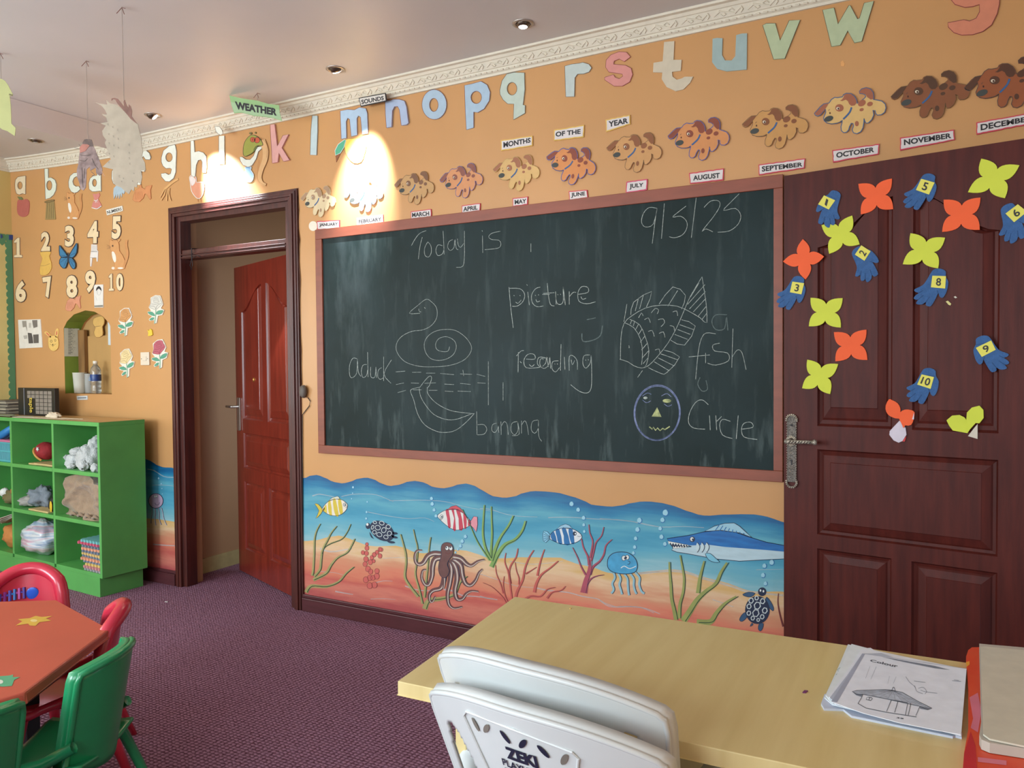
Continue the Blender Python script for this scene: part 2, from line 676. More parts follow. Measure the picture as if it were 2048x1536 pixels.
# cornice along the main wall with a leafy frieze
b = MB()
PR = [(0, -0.080), (-0.010, -0.080), (-0.012, -0.070), (-0.022, -0.064), (-0.024, -0.054), (-0.030, -0.052), (-0.050, -0.024), (-0.056, -0.022), (-0.064, -0.012), (-0.080, -0.010), (-0.082, 0.0), (0, 0.0)]
xs = [X0, -5.7, -5.5, -5.3, -5.1, -4.9, -4.7, -4.5, -4.3, -3, -1.5, X1]
v, f = [], []
for x in xs:
    v += [(x, y, ZC + dz(x) + z + 0.001) for y, z in PR]
n = len(PR)
for i in range(len(xs) - 1):
    for k in range(n):
        f.append((i * n + k, i * n + (k + 1) % n, (i + 1) * n + (k + 1) % n, (i + 1) * n + k))
b.add(v, f, M_CORN)
fu, fv = Vector((1, 0, 0)), (Vector((0, -0.050, -0.024)) - Vector((0, -0.030, -0.052))).normalized()
for k in range(48):
    x = X0 + 0.08 + k * 0.134
    O = Vector((x, -0.041, ZC + dz(x) - 0.038))

    def q(u, w):
        return O + fu * u + fv * w
    b.tube([q(-0.055, -0.008), q(-0.03, 0.009), q(0.0, 0.0), q(0.03, -0.009), q(0.052, 0.006)], [0.0015, 0.004, 0.003, 0.004, 0.0015], M_CORN, 5)
    b.tube([q(-0.028, -0.002), q(-0.018, -0.011), q(-0.006, -0.006), q(-0.012, 0.001)], 0.0026, M_CORN, 5)
    b.tube([q(0.028, 0.002), q(0.018, 0.012), q(0.006, 0.006), q(0.012, -0.002)], 0.0026, M_CORN, 5)
    b.tube([q(0.052, -0.011), q(0.062, 0.0), q(0.056, 0.012)], 0.0028, M_CORN, 5)
for k in range(212):
    x = X0 + 0.03 + k * 0.03
    b.tube([(x, -0.0235, ZC + dz(x) - 0.063), (x + 0.016, -0.0235, ZC + dz(x) - 0.063)], 0.0035, M_CORN, 5)
b.build('trim_2', kind='structure')
b = MB()
v = []
for y in (Y0, 0.0):
    v += [(X0 - z0, y, ZC + 0.055 + z) for z0, z in PR]
b.add(v, [(k, (k + 1) % n, n + (k + 1) % n, n + k) for k in range(n)], M_CORN)
b.build('trim_3', kind='structure')

# baseboards
b = MB()
for a, c in ((X0, -4.17), (-3.10, X1)):
    b.box((a, -0.022, 0), (c, 0, 0.074), M_BASE)
    b.box((a, -0.014, 0.074), (c, 0, 0.092), M_BASE)
b.build('baseboard_back', kind='structure', bevel=0.003)

# ------------------------------------------------------------------ left doorway, frame, transom bar, leaf
d1 = empty('door_1', (-3.64, 0, 0), kind='structure')
b = MB()


def trim_run(b, pa, pb, inward, m):
    """stepped architrave between two points (x,z) of the outer edge; inward = direction to the opening"""
    pa, pb, n2 = Vector((pa[0], 0, pa[1])), Vector((pb[0], 0, pb[1])), Vector((inward[0], 0, inward[1]))
    steps = [(0.0, 0.020, 0.012), (0.012, 0.016, 0.018), (0.028, 0.014, 0.026), (0.042, 0.020, 0.020)]
    for s0, w, d in steps:
        # mitre: shorten / shift ends
        o0, o1 = s0, s0 + w
        t = (pb - pa).normalized()
        ea0 = pa + n2 * o0 + t * (o0 if pa.z > 1 else 0)
        eb0 = pb + n2 * o0 - t * (o0 if pb.z > 1 else 0)
        ea1 = pa + n2 * o1 + t * (o1 if pa.z > 1 else 0)
        eb1 = pb + n2 * o1 - t * (o1 if pb.z > 1 else 0)
        v = [ea0, eb0, eb1, ea1] + [p + Vector((0, -d, 0)) for p in (ea0, eb0, eb1, ea1)]
        b.add(v, [(0, 1, 2, 3), (4, 5, 6, 7), (0, 1, 5, 4), (1, 2, 6, 5), (2, 3, 7, 6), (3, 0, 4, 7)], m)


trim_run(b, (-4.172, 0.0), (-4.172, 2.366), (1, 0), M_MAH)
trim_run(b, (-4.172, 2.366), (-3.098, 2.366), (0, -1), M_MAH)
trim_run(b, (-3.098, 2.366), (-3.098, 0.0), (-1, 0), M_MAH)
b.box((DX0 - 0.001, 0.001, 0), (DX0 + 0.03, 0.08, DZ1 + 0.001), M_MAH)
b.box((DX1 - 0.03, 0.001, 0), (DX1 + 0.001, 0.08, DZ1 + 0.001), M_MAH)
b.box((DX0 + 0.03, 0.002, DZ1 - 0.03), (DX1 - 0.03, 0.08, DZ1 + 0.001), M_MAH)
b.build('door_frame', d1, bevel=0.002)
b = MB()
b.box((DX0 - 0.001, 0.081, 0), (DX0 + 0.003, TH + 0.002, DZ1), mat('passage_paint', (158, 118, 84), 0.6, 0.04, 2))
b.build('reveal', d1)
b = MB()
b.box((DX0 + 0.03, 0.01, 2.045), (DX1 - 0.03, 0.09, 2.10), M_MAH)
b.box((DX0 + 0.03, -0.004, 2.048), (DX1 - 0.03, 0.01, 2.056), M_MAH)
b.box((DX0 + 0.03, -0.004, 2.066), (DX1 - 0.03, 0.01, 2.074), M_MAH)
b.build('transom_bar', d1, bevel=0.003)
b = MB()
K = M_MAH
b.tube([(-3.97, -0.006, 2.04), (-3.968, -0.008, 2.10), (-3.966, 0.04, 2.104)], 0.004, INK, 6)
b.tube([(-3.97, -0.006, 2.04), (-3.985, -0.008, 2.0), (-3.972, -0.01, 1.97), (-3.962, -0.008, 2.0), (-3.97, -0.006, 2.045), (-3.92, -0.008, 2.055), (-3.89, -0.008, 2.045)], 0.002, INK, 5)
tag(b.build('string_loop'), 'dark string tied round the transom bar of the open doorway', 'string')


def panel_leaf(w, h, th, m, panels, parent, name='door_leaf', yoff=0.0):
    """leaf in local coords: x 0..w, z 0..h, front face at y=0 (towards -y). Field made of stiles/rails with recessed raised panels"""
    b = MB()
    outl = [(0, 0), (w, 0), (w, h), (0, h)]
    R = Matrix.Rotation(pi / 2, 4, 'X')
    holes = []
    for kind, x0, x1, z0, z1 in panels:
        if kind == 'rect':
            pl = [(x0, z0), (x1, z0), (x1, z1), (x0, z1)]
        elif kind in ('L', 'R'):      # arched: shoulder rises towards the middle of the door
            n = 8
            pl = [(x0, z0), (x1, z0)]
            top = []
            for i in range(n + 1):
                t = i / n
                s = t * t * (3 - 2 * t)
                s = s if kind == 'L' else 1 - s
                top.append((x0 + (x1 - x0) * t, z1 - 0.16 * (1 - s)))
            pl += list(reversed(top))
        holes.append(pl)
    loops = [outl] + holes
    flat = [p for L in loops for p in L]
    v = [(p[0], 0.0, p[1]) for p in flat]
    tri = tessellate_polygon([[Vector((p[0], p[1], 0)) for p in L] for L in loops])
    b.add(v, [tuple(t) for t in tri], m)
    # sides and back of the leaf
    b.add([(0, 0, 0), (w, 0, 0), (w, 0, h), (0, 0, h), (0, th, 0), (w, th, 0), (w, th, h), (0, th, h)],
          [(4, 5, 6, 7), (0, 1, 5, 4), (1, 2, 6, 5), (2, 3, 7, 6), (3, 0, 4, 7)], m)
    for pl in holes:
        cx, cz = sum(p[0] for p in pl) / len(pl), sum(p[1] for p in pl) / len(pl)

        def ins(d):
            r = []
            for x, z in pl:
                sx = 1 - 2 * d / (max(p[0] for p in pl) - min(p[0] for p in pl))
                sz = 1 - 2 * d / (max(p[1] for p in pl) - min(p[1] for p in pl))
                r.append((cx + (x - cx) * sx, cz + (z - cz) * sz))
            return r
        rings = [(0, 0.0), (0.006, 0.010), (0.016, 0.013), (0.022, 0.009), (0.048, 0.002), (0.050, 0.000)]
        L = len(pl)
        vv = []
        for d, y in rings:
            vv += [(x, y, z) for x, z in ins(d)]
        ff = []
        for r in range(len(rings) - 1):
            for i in range(L):
                ff.append((r * L + i, r * L + (i + 1) % L, (r + 1) * L + (i + 1) % L, (r + 1) * L + i))
        n0 = (len(rings) - 1) * L
        last = [Vector((p[0], p[2], 0)) for p in vv[n0:]]
        ff += [tuple(n0 + k for k in t) for t in tessellate_polygon([last])]
        b.add(vv, ff, m)
    return b.build(name, parent, local=True)


leafE = empty('door_leaf', (0, 0, 0))
leafE.parent = d1
ang = math.atan2(0.445 - 0.085, -4.165 + 3.205)       # swings away into the passage
WL = 0.93
leafE.location = (-3.64 * -1 - 3.205, 0.085, 0.012)
leafE.rotation_euler.z = ang + pi                      # local +x runs from the free edge side; flip below
# local x: 0 at hinge -> use negative x towards the free edge
pan = [('L', 0.10, 0.44, 0.98, 1.78), ('R', 0.50, 0.82, 0.98, 1.78), ('rect', 0.10, 0.82, 0.72, 0.90), ('L', 0.10, 0.44, 0.12, 0.64), ('R', 0.50, 0.82, 0.12, 0.64)]
pan = [('L', 0.11, 0.43, 1.02, 1.88), ('R', 0.50, 0.82, 1.02, 1.88), ('rect', 0.11, 0.82, 0.70, 0.93), ('rect', 0.11, 0.43, 0.16, 0.61), ('rect', 0.50, 0.82, 0.16, 0.61)]
lf = panel_leaf(WL, 2.02, 0.04, M_MAHR, pan, leafE, 'panelled_leaf')
lf.location = (-WL, 0, 0)
leafE.rotation_euler.z = math.atan2(-(0.445 - 0.085), 0.96)
CHR = mat('satin_metal', (190, 185, 178), 0.3, 0.05, 40, metal=0.9)
b = MB()
b.box((-WL + 0.03, -0.010, 0.94), (-WL + 0.075, 0, 1.16), CHR)
b.build('handle_plate', leafE, bevel=0.004, local=True)
b = MB()
b.tube([(-WL + 0.052, -0.01, 1.10), (-WL + 0.052, -0.05, 1.10), (-WL + 0.045, -0.055, 1.10), (-WL - 0.03, -0.055, 1.10)], 0.009, CHR, 10)
b.build('handle_lever', leafE, smooth=True, local=True)
b = MB()
b.lathe([(0.0, 0.008), (0.012, 0.006), (0.014, 0.0)], mat('brass', (170, 120, 60), 0.35, 0.05, metal=0.8), 12, Matrix.Translation((-WL + 0.30, 0.0, 1.28)) @ Matrix.Rotation(pi / 2, 4, 'X') @ Matrix.Diagonal((0.6, 1.2, 1, 1)))
b.build('peephole', leafE, smooth=True, local=True)

# passage behind the doorway
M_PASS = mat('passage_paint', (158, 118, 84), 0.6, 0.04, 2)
b = MB()
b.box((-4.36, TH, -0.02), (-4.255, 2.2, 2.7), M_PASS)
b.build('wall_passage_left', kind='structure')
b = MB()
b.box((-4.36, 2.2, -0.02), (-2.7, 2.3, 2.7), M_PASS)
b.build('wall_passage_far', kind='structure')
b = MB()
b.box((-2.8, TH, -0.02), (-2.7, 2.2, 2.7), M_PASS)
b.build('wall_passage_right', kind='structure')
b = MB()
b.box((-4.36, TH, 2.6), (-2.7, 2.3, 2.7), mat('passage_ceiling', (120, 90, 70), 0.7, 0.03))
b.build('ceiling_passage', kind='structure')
b = MB()
b.box((-4.256, TH + 0.005, 0), (-4.246, 2.19, 0.10), mat('skirting_tile', (168, 150, 104), 0.5, 0.15, 10))
b.build('baseboard_passage', kind='structure')

# ------------------------------------------------------------------ right door leaf, standing open in front of the wall
d2 = empty('door_2', (-0.508, -0.04, 0), DANG, kind='structure')
pan2 = [('L', 0.128, 0.392, 1.12, 1.965), ('R', 0.458, 0.722, 1.12, 1.965), ('rect', 0.128, 0.722, 0.70, 1.03), ('rect', 0.128, 0.392, 0.14, 0.645), ('rect', 0.458, 0.722, 0.14, 0.645)]
lf2 = panel_leaf(0.86, 2.098, 0.036, M_MAHD, pan2, d2, 'panelled_leaf')
lf2.location = (0, 0, 0.010)
IRON = mat('antique_iron', (112, 106, 100), 0.42, 0.3, 120, metal=0.75, bump=0.5, bscale=220)
IRL = mat('worn_edge_iron', (178, 168, 152), 0.4, 0.3, 150, metal=0.7, bump=0.5, bscale=250)
b = MB()
cx = 0.032
out = [(cx - 0.018, 0.905), (cx + 0.018, 0.905), (cx + 0.018, 1.15)] + [(cx + 0.018 * cos(radians(t)), 1.15 + 0.018 * sin(radians(t))) for t in range(20, 180, 20)] + [(cx - 0.018, 1.15)]
b.prism(out, 0.0, 0.006, IRON, Matrix.Rotation(pi / 2, 4, 'X'))
hp = b.build('handle_plate', d2, bevel=0.0015, local=True)
b = MB()
for sgn, zc0 in ((1, 1.15), (-1, 0.905)):
    for k in range(11):
        t = radians(-10 + k * 20) * sgn
        r0, r1 = 0.016, 0.0235
        b.tube([(cx + r0 * cos(t), -0.008, zc0 + r0 * sin(t)), (cx + r1 * cos(t), -0.006, zc0 + r1 * sin(t))], 0.0035, IRL, 6)
for k in range(24):
    z = 0.915 + k * 0.0096
    for sx in (-1, 1):
        b.tube([(cx + sx * 0.0165, -0.0065, z), (cx + sx * 0.0195, -0.0065, z)], 0.002, IRL, 5)
b.lathe([(0, 0.003), (0.005, 0.002), (0.005, 0)], INK, 10, Matrix.Translation((cx, -0.006, 1.13)) @ Matrix.Rotation(pi / 2, 4, 'X'))
b.box((cx - 0.002, -0.0072, 0.972), (cx + 0.002, -0.006, 0.986), INK)
b.lathe([(0, 0.0015), (0.004, 0.001), (0.004, 0)], INK, 10, Matrix.Translation((cx, -0.006, 0.99)) @ Matrix.Rotation(pi / 2, 4, 'X'))
for k in range(6):
    z = 0.93 + k * 0.012 + (0.05 if k > 2 else 0)
    b.tube([(cx - 0.008, -0.0068, z), (cx + 0.006, -0.0068, z + 0.010)], 0.0012, IRL, 4)
b.build('plate_ornament', hp, local=True, label='pale worn beaded edging and crests of the dark door plate')
b = MB()
for k in range(16):
    t = 2 * pi * k / 16
    b.tube([(cx + 0.011 * cos(t), -0.010, 1.068 + 0.011 * sin(t)), (cx + 0.020 * cos(t), -0.008, 1.068 + 0.020 * sin(t))], 0.0038, IRL, 6)
b.lathe([(0.0, 0.03), (0.010, 0.03), (0.012, 0)], IRON, 14, Matrix.Translation((cx, -0.006, 1.068)) @ Matrix.Rotation(pi / 2, 4, 'X'))
b.build('handle_rose', hp, local=True)
b = MB()
b.tube([(cx - 0.012, -0.045, 1.068), (cx + 0.02, -0.048, 1.068), (cx + 0.06, -0.050, 1.070), (cx + 0.098, -0.048, 1.071)], [0.0095, 0.0085, 0.0075, 0.008], IRL, 10)
b.tube([(cx + 0.094, -0.048, 1.071), (cx + 0.101, -0.048, 1.071), (cx + 0.108, -0.048, 1.071)], [0.0095, 0.012, 0.008], IRL, 12)
for k in range(8):
    x = cx + 0.005 + k * 0.011
    b.tube([(x, -0.0575, 1.064), (x + 0.008, -0.0575, 1.073)], 0.0016, IRON, 4)
b.tube([(cx, -0.006, 1.068), (cx, -0.05, 1.068)], 0.007, IRON, 10)
b.build('handle_lever', d2, smooth=True, local=True)

# ------------------------------------------------------------------ blackboard
def board_mat():
    m = mat('slate', (34, 46, 46), 0.5, 0)
    nt = m.node_tree
    bs = nt.nodes['Principled BSDF']
    bs.inputs['Specular IOR Level'].default_value = 0.16
    tc = nt.nodes.new('ShaderNodeTexCoord')

    def nz(scale, sc, det=5, rot=0.0):
        mp = nt.nodes.new('ShaderNodeMapping')
        mp.inputs['Scale'].default_value = sc
        mp.inputs['Rotation'].default_value = (0, rot, 0)
        nt.links.new(tc.outputs['Object'], mp.inputs[0])
        n = nt.nodes.new('ShaderNodeTexNoise')
        n.inputs['Scale'].default_value = scale
        n.inputs['Detail'].default_value = det
        n.inputs['Roughness'].default_value = 0.6
        nt.links.new(mp.outputs[0], n.inputs['Vector'])
        return n

    def ramp(src, p0, c0, p1, c1):
        r = nt.nodes.new('ShaderNodeValToRGB')
        e = r.color_ramp.elements
        e[0].position, e[1].position = p0, p1
        e[0].color, e[1].color = c0, c1
        nt.links.new(src, r.inputs[0])
        return r

    def mix(fac, a, b2):
        x = nt.nodes.new('ShaderNodeMix')
        x.data_type = 'RGBA'
        nt.links.new(fac, x.inputs['Factor'])
        for s, k in ((a, 'A'), (b2, 'B')):
            if isinstance(s, tuple):
                x.inputs[[i for i, t in enumerate(x.inputs) if t.name == k and t.type == 'RGBA'][0]].default_value = s
            else:
                nt.links.new(s, x.inputs[[i for i, t in enumerate(x.inputs) if t.name == k and t.type == 'RGBA'][0]])
        return x.outputs[[i for i, t in enumerate(x.outputs) if t.type == 'RGBA'][0]]
    base = ramp(nz(1.6, (1, 1, 1)).outputs['Fac'], 0.35, lin((22, 35, 33)), 0.7, lin((34, 49, 50)))
    smear = ramp(nz(6, (3.2, 1, 0.5), 6).outputs['Fac'], 0.53, (0, 0, 0, 1), 0.85, (1, 1, 1, 1))
    low = nt.nodes.new('ShaderNodeSeparateXYZ')
    nt.links.new(tc.outputs['Object'], low.inputs[0])
    wipe = ramp(nz(4.5, (1, 1, 0.35), 6, 0.5).outputs['Fac'], 0.5, (0, 0, 0, 1), 0.8, (0.8, 0.8, 0.8, 1))
    mr = nt.nodes.new('ShaderNodeMapRange')
    mr.inputs[1].default_value, mr.inputs[2].default_value, mr.inputs[3].default_value, mr.inputs[4].default_value = -0.2, -0.58, 0.25, 0.9
    nt.links.new(low.outputs['Z'], mr.inputs[0])
    mr2 = nt.nodes.new('ShaderNodeMapRange')
    mr2.inputs[1].default_value, mr2.inputs[2].default_value, mr2.inputs[3].default_value, mr2.inputs[4].default_value = -0.55, -1.15, 0.0, 0.6
    nt.links.new(low.outputs['X'], mr2.inputs[0])
    ml = nt.nodes.new('ShaderNodeMath')
    ml.operation = 'MULTIPLY'
    nt.links.new(smear.outputs[0], ml.inputs[0])
    nt.links.new(mr.outputs[0], ml.inputs[1])
    mw = nt.nodes.new('ShaderNodeMath')
    mw.operation = 'MULTIPLY'
    nt.links.new(wipe.outputs[0], mw.inputs[0])
    nt.links.new(mr2.outputs[0], mw.inputs[1])
    c1 = mix(ml.outputs[0], base.outputs[0], lin((108, 122, 120)))
    c2 = mix(mw.outputs[0], c1, lin((104, 116, 118)))
    nt.links.new(c2, bs.inputs['Base Color'])
    return m


BX0, BX1, BZ0, BZ1 = -2.960, -0.515, 0.897, 2.121
bd = empty('blackboard', ((BX0 + BX1) / 2, 0, (BZ0 + BZ1) / 2), label='large blackboard in a red-brown wooden frame covered in chalk writing and drawings', cat='blackboard')
b = MB()
M_BF = mat('board_frame_wood', (134, 68, 46), 0.45, 0.12, 8, stretch=(1, 4, 4))
iw, ih, fw = 0.046, 0.05, 0.022
ix0, ix1, iz0, iz1 = BX0 + 0.046, BX1 - 0.036, BZ0 + 0.045, BZ1 - 0.053
for (x0, x1, z0, z1) in ((BX0, BX1, iz1, BZ1), (BX0, BX1, BZ0, iz0)):
    b.box((x0, -fw, z0), (x1, 0, z1), M_BF)
for (x0, x1) in ((BX0, ix0), (ix1, BX1)):
    b.box((x0, -fw, iz0), (x1, 0, iz1), M_BF)
b.build('frame', bd, bevel=0.002)
b = MB()
b.box((ix0 - 0.002, -0.012, iz0 - 0.002), (ix1 + 0.002, 0, iz1 + 0.002), board_mat())
ws = b.build('writing_surface', bd)
BOARD = wy(-0.012)
CHK = mat('chalk_white', (188, 194, 186), 0.9, 0.35, 90, c2=(120, 130, 126))
CHF = mat('chalk_faint', (92, 104, 102), 0.9, 0.3, 90)
CHB = mat('chalk_lilac', (140, 150, 188), 0.9, 0.35, 60, c2=(84, 96, 130))
CHY = mat('chalk_yellow', (196, 200, 140), 0.9, 0.35, 60, c2=(120, 130, 90))


def strokes(crop, name, data, w=2.6, m=CHK, sm=3):
    a = Art(BOARD, crop)
    for s in data.strip().split(';'):
        s = s.strip()
        if s:
            a.line(s, w, m, 0.0006, sm=sm)
    return a


s = strokes('B6', '', '''585,165 610,120 640,85 680,68;655,110 640,170 630,250;690,140 670,180 672,225 695,237 712,210 710,165 690,140;785,165 755,160 742,195 755,228 785,215 795,180;788,70 792,140 795,220;
850,125 825,140 818,175 835,195 858,175 862,130;865,125 872,180 885,190;880,120 885,160 900,175 920,150;925,70 925,150 925,230 915,295 872,303;1040,100 1042,210;1037,66 1040,74;
1155,72 1100,85 1080,108 1100,125 1145,130 1158,155 1140,180 1055,190;1350,150 1350,205''')
s.build('chalk_writing', parent=ws, label='chalk words Today is')
s = strokes('B6', '', '''640,597 572,597 625,548 680,507 715,525 745,560 750,610 735,650 700,685 650,705 590,712 530,740 495,780 488,830 515,880 560,915 640,937 720,940 800,935 870,920 930,890 965,845 968,805 940,760 900,725 860,705 810,700 750,708 700,735 670,780 672,835 700,880 745,898 800,893 850,865 872,820 865,780 835,755 800,747 760,760 740,795 750,830 790,843 820,838 830,810;
632,568 636,585 648,588;668,558 675,568;485,972 545,967;590,975 648,974;680,980 738,980;770,982 858,990;897,985 973,988;1003,987 1058,1001;487,1053 537,1043;583,1043 633,1045;670,1045 742,1042;797,1050 858,1053;898,1046 965,1052;1008,1042 1060,1045;497,1105 550,1090;597,1087 650,1087;697,1090 753,1090;800,1095 853,1098;882,1095 965,1098;1078,905 1078,1185;1172,1038 1172,1155;915,960 920,998''', 2.4)
s.build('chalk_drawing', parent=ws, label='chalk duck floating on dashed water lines')
s = strokes('B6', '', '''640,1070 590,1082 580,1100 600,1150 625,1240 670,1310 740,1350 800,1360 870,1345 940,1290 988,1238;640,1070 670,1030 700,1000 715,1010 700,1060 685,1075;635,1078 645,1130 680,1190 730,1245 800,1275 860,1278 920,1260 975,1238;688,1075 690,1110 730,1160 790,1200 860,1225 985,1240''', 2.8)
s.build('chalk_drawing', parent=ws, label='chalk banana')
s = strokes('B6', '', '''1003,1225 1005,1375;1010,1310 1050,1310 1068,1340 1050,1370 1008,1375;1130,1300 1105,1310 1100,1345 1120,1360 1140,1330 1140,1300 1145,1362;1158,1290 1160,1375;1160,1320 1180,1290 1198,1310 1205,1375;1262,1290 1230,1300 1222,1345 1245,1375 1268,1345 1265,1290 1275,1370 1230,1380;1290,1285 1290,1365;1292,1310 1310,1285 1325,1310 1335,1375;1395,1280 1360,1290 1352,1340 1375,1365 1398,1330 1398,1280 1400,1380 1420,1417''', 2.6)
s.build('chalk_writing', parent=ws, label='chalk word banana')
s = strokes('B6', '', '''238,888 210,885 190,930 190,990 205,1010 235,980 240,890 245,970 262,1000;300,925 275,930 265,970 275,1008 298,995 305,960;305,845 308,1005;325,940 325,1000 345,1010 355,990 358,940 362,1010;395,945 375,960 370,1000 385,1020 405,1010;408,875 408,1030;458,895 410,985 455,1045''', 2.6)
s.build('chalk_writing', parent=ws, label='chalk words a duck')
s = strokes('B6', '', '''1210,430 1220,550 1237,690;1212,437 1280,440 1310,475 1300,520 1265,550 1230,552;1330,460 1340,545;1323,412 1328,420;1410,430 1380,440 1355,480 1360,530 1390,555 1430,550;1455,405 1462,480 1475,540 1500,550;1430,470 1500,465;1240,482 1245,486;1278,482 1283,486;1252,525 1268,533 1288,512;1378,480 1380,486;1398,476 1400,482;1382,508 1390,524 1408,518;1508,480 1512,540''', 3.4)
s.crop = 'B7'
for t in '80,545 85,600 105,612 120,590 118,520 130,615;150,545 150,612;152,570 170,550 185,550;195,560 245,550 245,525 215,520 195,550 200,595 240,608 285,598;90,560 93,563;104,558 107,562;210,572 218,585 236,580;12,560 50,560'.split(';'):
    s.line(t, 2.8, CHK)
s.build('chalk_writing', parent=ws, label='chalk word picture')
s = strokes('B6', '', '''1270,845 1268,975;1258,870 1285,840 1305,835;1320,890 1375,890 1370,860 1330,860 1305,900 1320,945 1390,945 1430,935;1440,880 1400,880 1392,920 1415,940 1445,915 1450,875 1462,940;1408,892 1412,896;1425,890 1430,894;1340,925 1355,938 1372,925;1280,905 1290,915''', 3.4)
s.crop = 'B7'
for t in '40,885 5,890 0,920 20,940 45,920 50,880 55,940;95,900 65,905 62,940 80,957 100,935;108,815 105,950;125,880 128,945;150,950 150,880 170,875 190,900 192,945;255,870 225,875 220,915 235,938 258,910 262,870 265,960 262,1040 240,1065 200,1055 157,1022;232,895 236,898;246,893 250,897;160,895 166,920 178,898;75,915 78,918;88,915 91,918'.split(';'):
    s.line(t, 2.8, CHK)
s.build('chalk_writing', parent=ws, label='chalk word reading')
s = strokes('B7', '', '''600,120 560,115 530,145 520,190 540,215 580,200 600,120 590,180 575,300;637,95 622,275;748,108 700,145 680,165 720,160 750,185 752,220 730,255 690,270 662,265;800,65 775,270;840,115 875,82 915,82 920,110 890,160 850,210 830,238 850,225 885,240;1020,45 975,90 940,130 1000,120 1028,155 1015,200 970,235 910,242''', 2.6)
s.build('chalk_writing', parent=ws, label='chalk date 9/5/25')
s = strokes('B7', '', '''412,893 415,780 430,710 470,670 540,630 620,615 700,620 760,645 820,680 855,705 850,600;850,600 830,470;830,470 770,570 735,650 700,730 655,810 600,880 555,925 520,937 480,925 450,905 408,892;432,705 480,730 515,790 525,860 520,920;460,688 510,715 540,780 558,850 545,920 530,935;470,692 462,712;485,698 478,722;505,712 490,740;522,738 505,765;536,775 514,805;548,812 520,845;555,850 524,885;553,885 528,915;
430,700 445,610;465,665 480,600 572,545 545,625;505,578 488,645;530,562 510,635;610,610 680,522 745,565 725,635;705,540 655,620;845,510 755,612;848,545 765,635;850,580 785,650;852,620 810,672;855,655 830,688;815,500 770,575;725,690 795,722 740,820 670,795;715,715 785,740;705,740 770,765;690,765 755,790;635,845 715,880 650,960 620,965 555,935;620,865 705,895;605,885 685,925;585,905 660,950;
570,655 590,632 608,640 600,660;605,690 630,685 638,705 620,725;555,750 575,745 585,775;610,760 632,752 640,780;505,680 520,655 528,670;535,690 555,680 565,705;590,845 610,840 615,865;665,720 685,725 688,745;680,650 700,645 705,670;455,822 458,834 454,832;525,950 500,985''', 2.6, sm=2)
s.build('chalk_drawing', parent=ws, label='chalk fish with scales and striped fins')
s = strokes('B7', '', '''900,762 850,758 825,790 810,860 797,995;762,880 870,870;848,860 848,912;920,810 885,820 895,850 960,860 965,900 900,922 858,912;988,735 982,935;985,880 1010,845 1035,860 1055,945''', 2.6)
s.build('chalk_writing', parent=ws, label='chalk word fish')
s = Art(BOARD, 'B7')
s.line('958,665 900,665 880,700 900,740 945,735 955,670 962,745', 4, CHF)
s.build('chalk_smudge', parent=ws, label='faint half-erased letter a')
s = Art(BOARD, 'B7')
s.line('820,985 808,1020 830,1055 858,1045 850,1000', 4, CHF)
s.build('chalk_smudge', parent=ws)
s = Art(BOARD, 'B7')
s.line('215,760 220,800 270,795 310,770 320,720', 5, CHF)
s.line('240,690 285,680', 4, CHF)
s.build('chalk_smudge', parent=ws)
s = Art(BOARD, 'B7')
for k, r in enumerate((0, 3, -3)):
    s.line(ell(600, 1165 + k, 116 + r, 140 + r, 3, 40), 3.0, CHB, 0.0006, closed=True, sm=0)
for t in '525,1080 550,1065 570,1072;525,1100 545,1115 567,1105;622,1080 650,1068 672,1085;635,1120 655,1133 675,1125'.split(';'):
    s.line(t, 2.8, CHB)
s.dot(540, 1090, 11, 7, CHK).dot(650, 1105, 22, 10, CHY)
s.poly('600,1138 572,1185 622,1187', CHY, 0.0007)
s.line('560,1238 575,1250 580,1240 592,1256 602,1244 615,1258 628,1246 640,1252 665,1236', 6, CHY, 0.0007, sm=0)
s.build('chalk_drawing', parent=ws, label='lilac chalk circle with a yellow face')
s = strokes('B7', '', '''862,1125 830,1100 795,1115 765,1170 762,1220 790,1245 845,1250;868,1180 872,1255;900,1180 905,1255;905,1210 930,1185;975,1210 935,1200 920,1230 935,1280 985,1298;1015,1180 1005,1300;1035,1250 1090,1240 1080,1215 1045,1220 1032,1250 1045,1290 1112,1303''', 3)
s.build('chalk_writing', parent=ws, label='chalk word Circle')

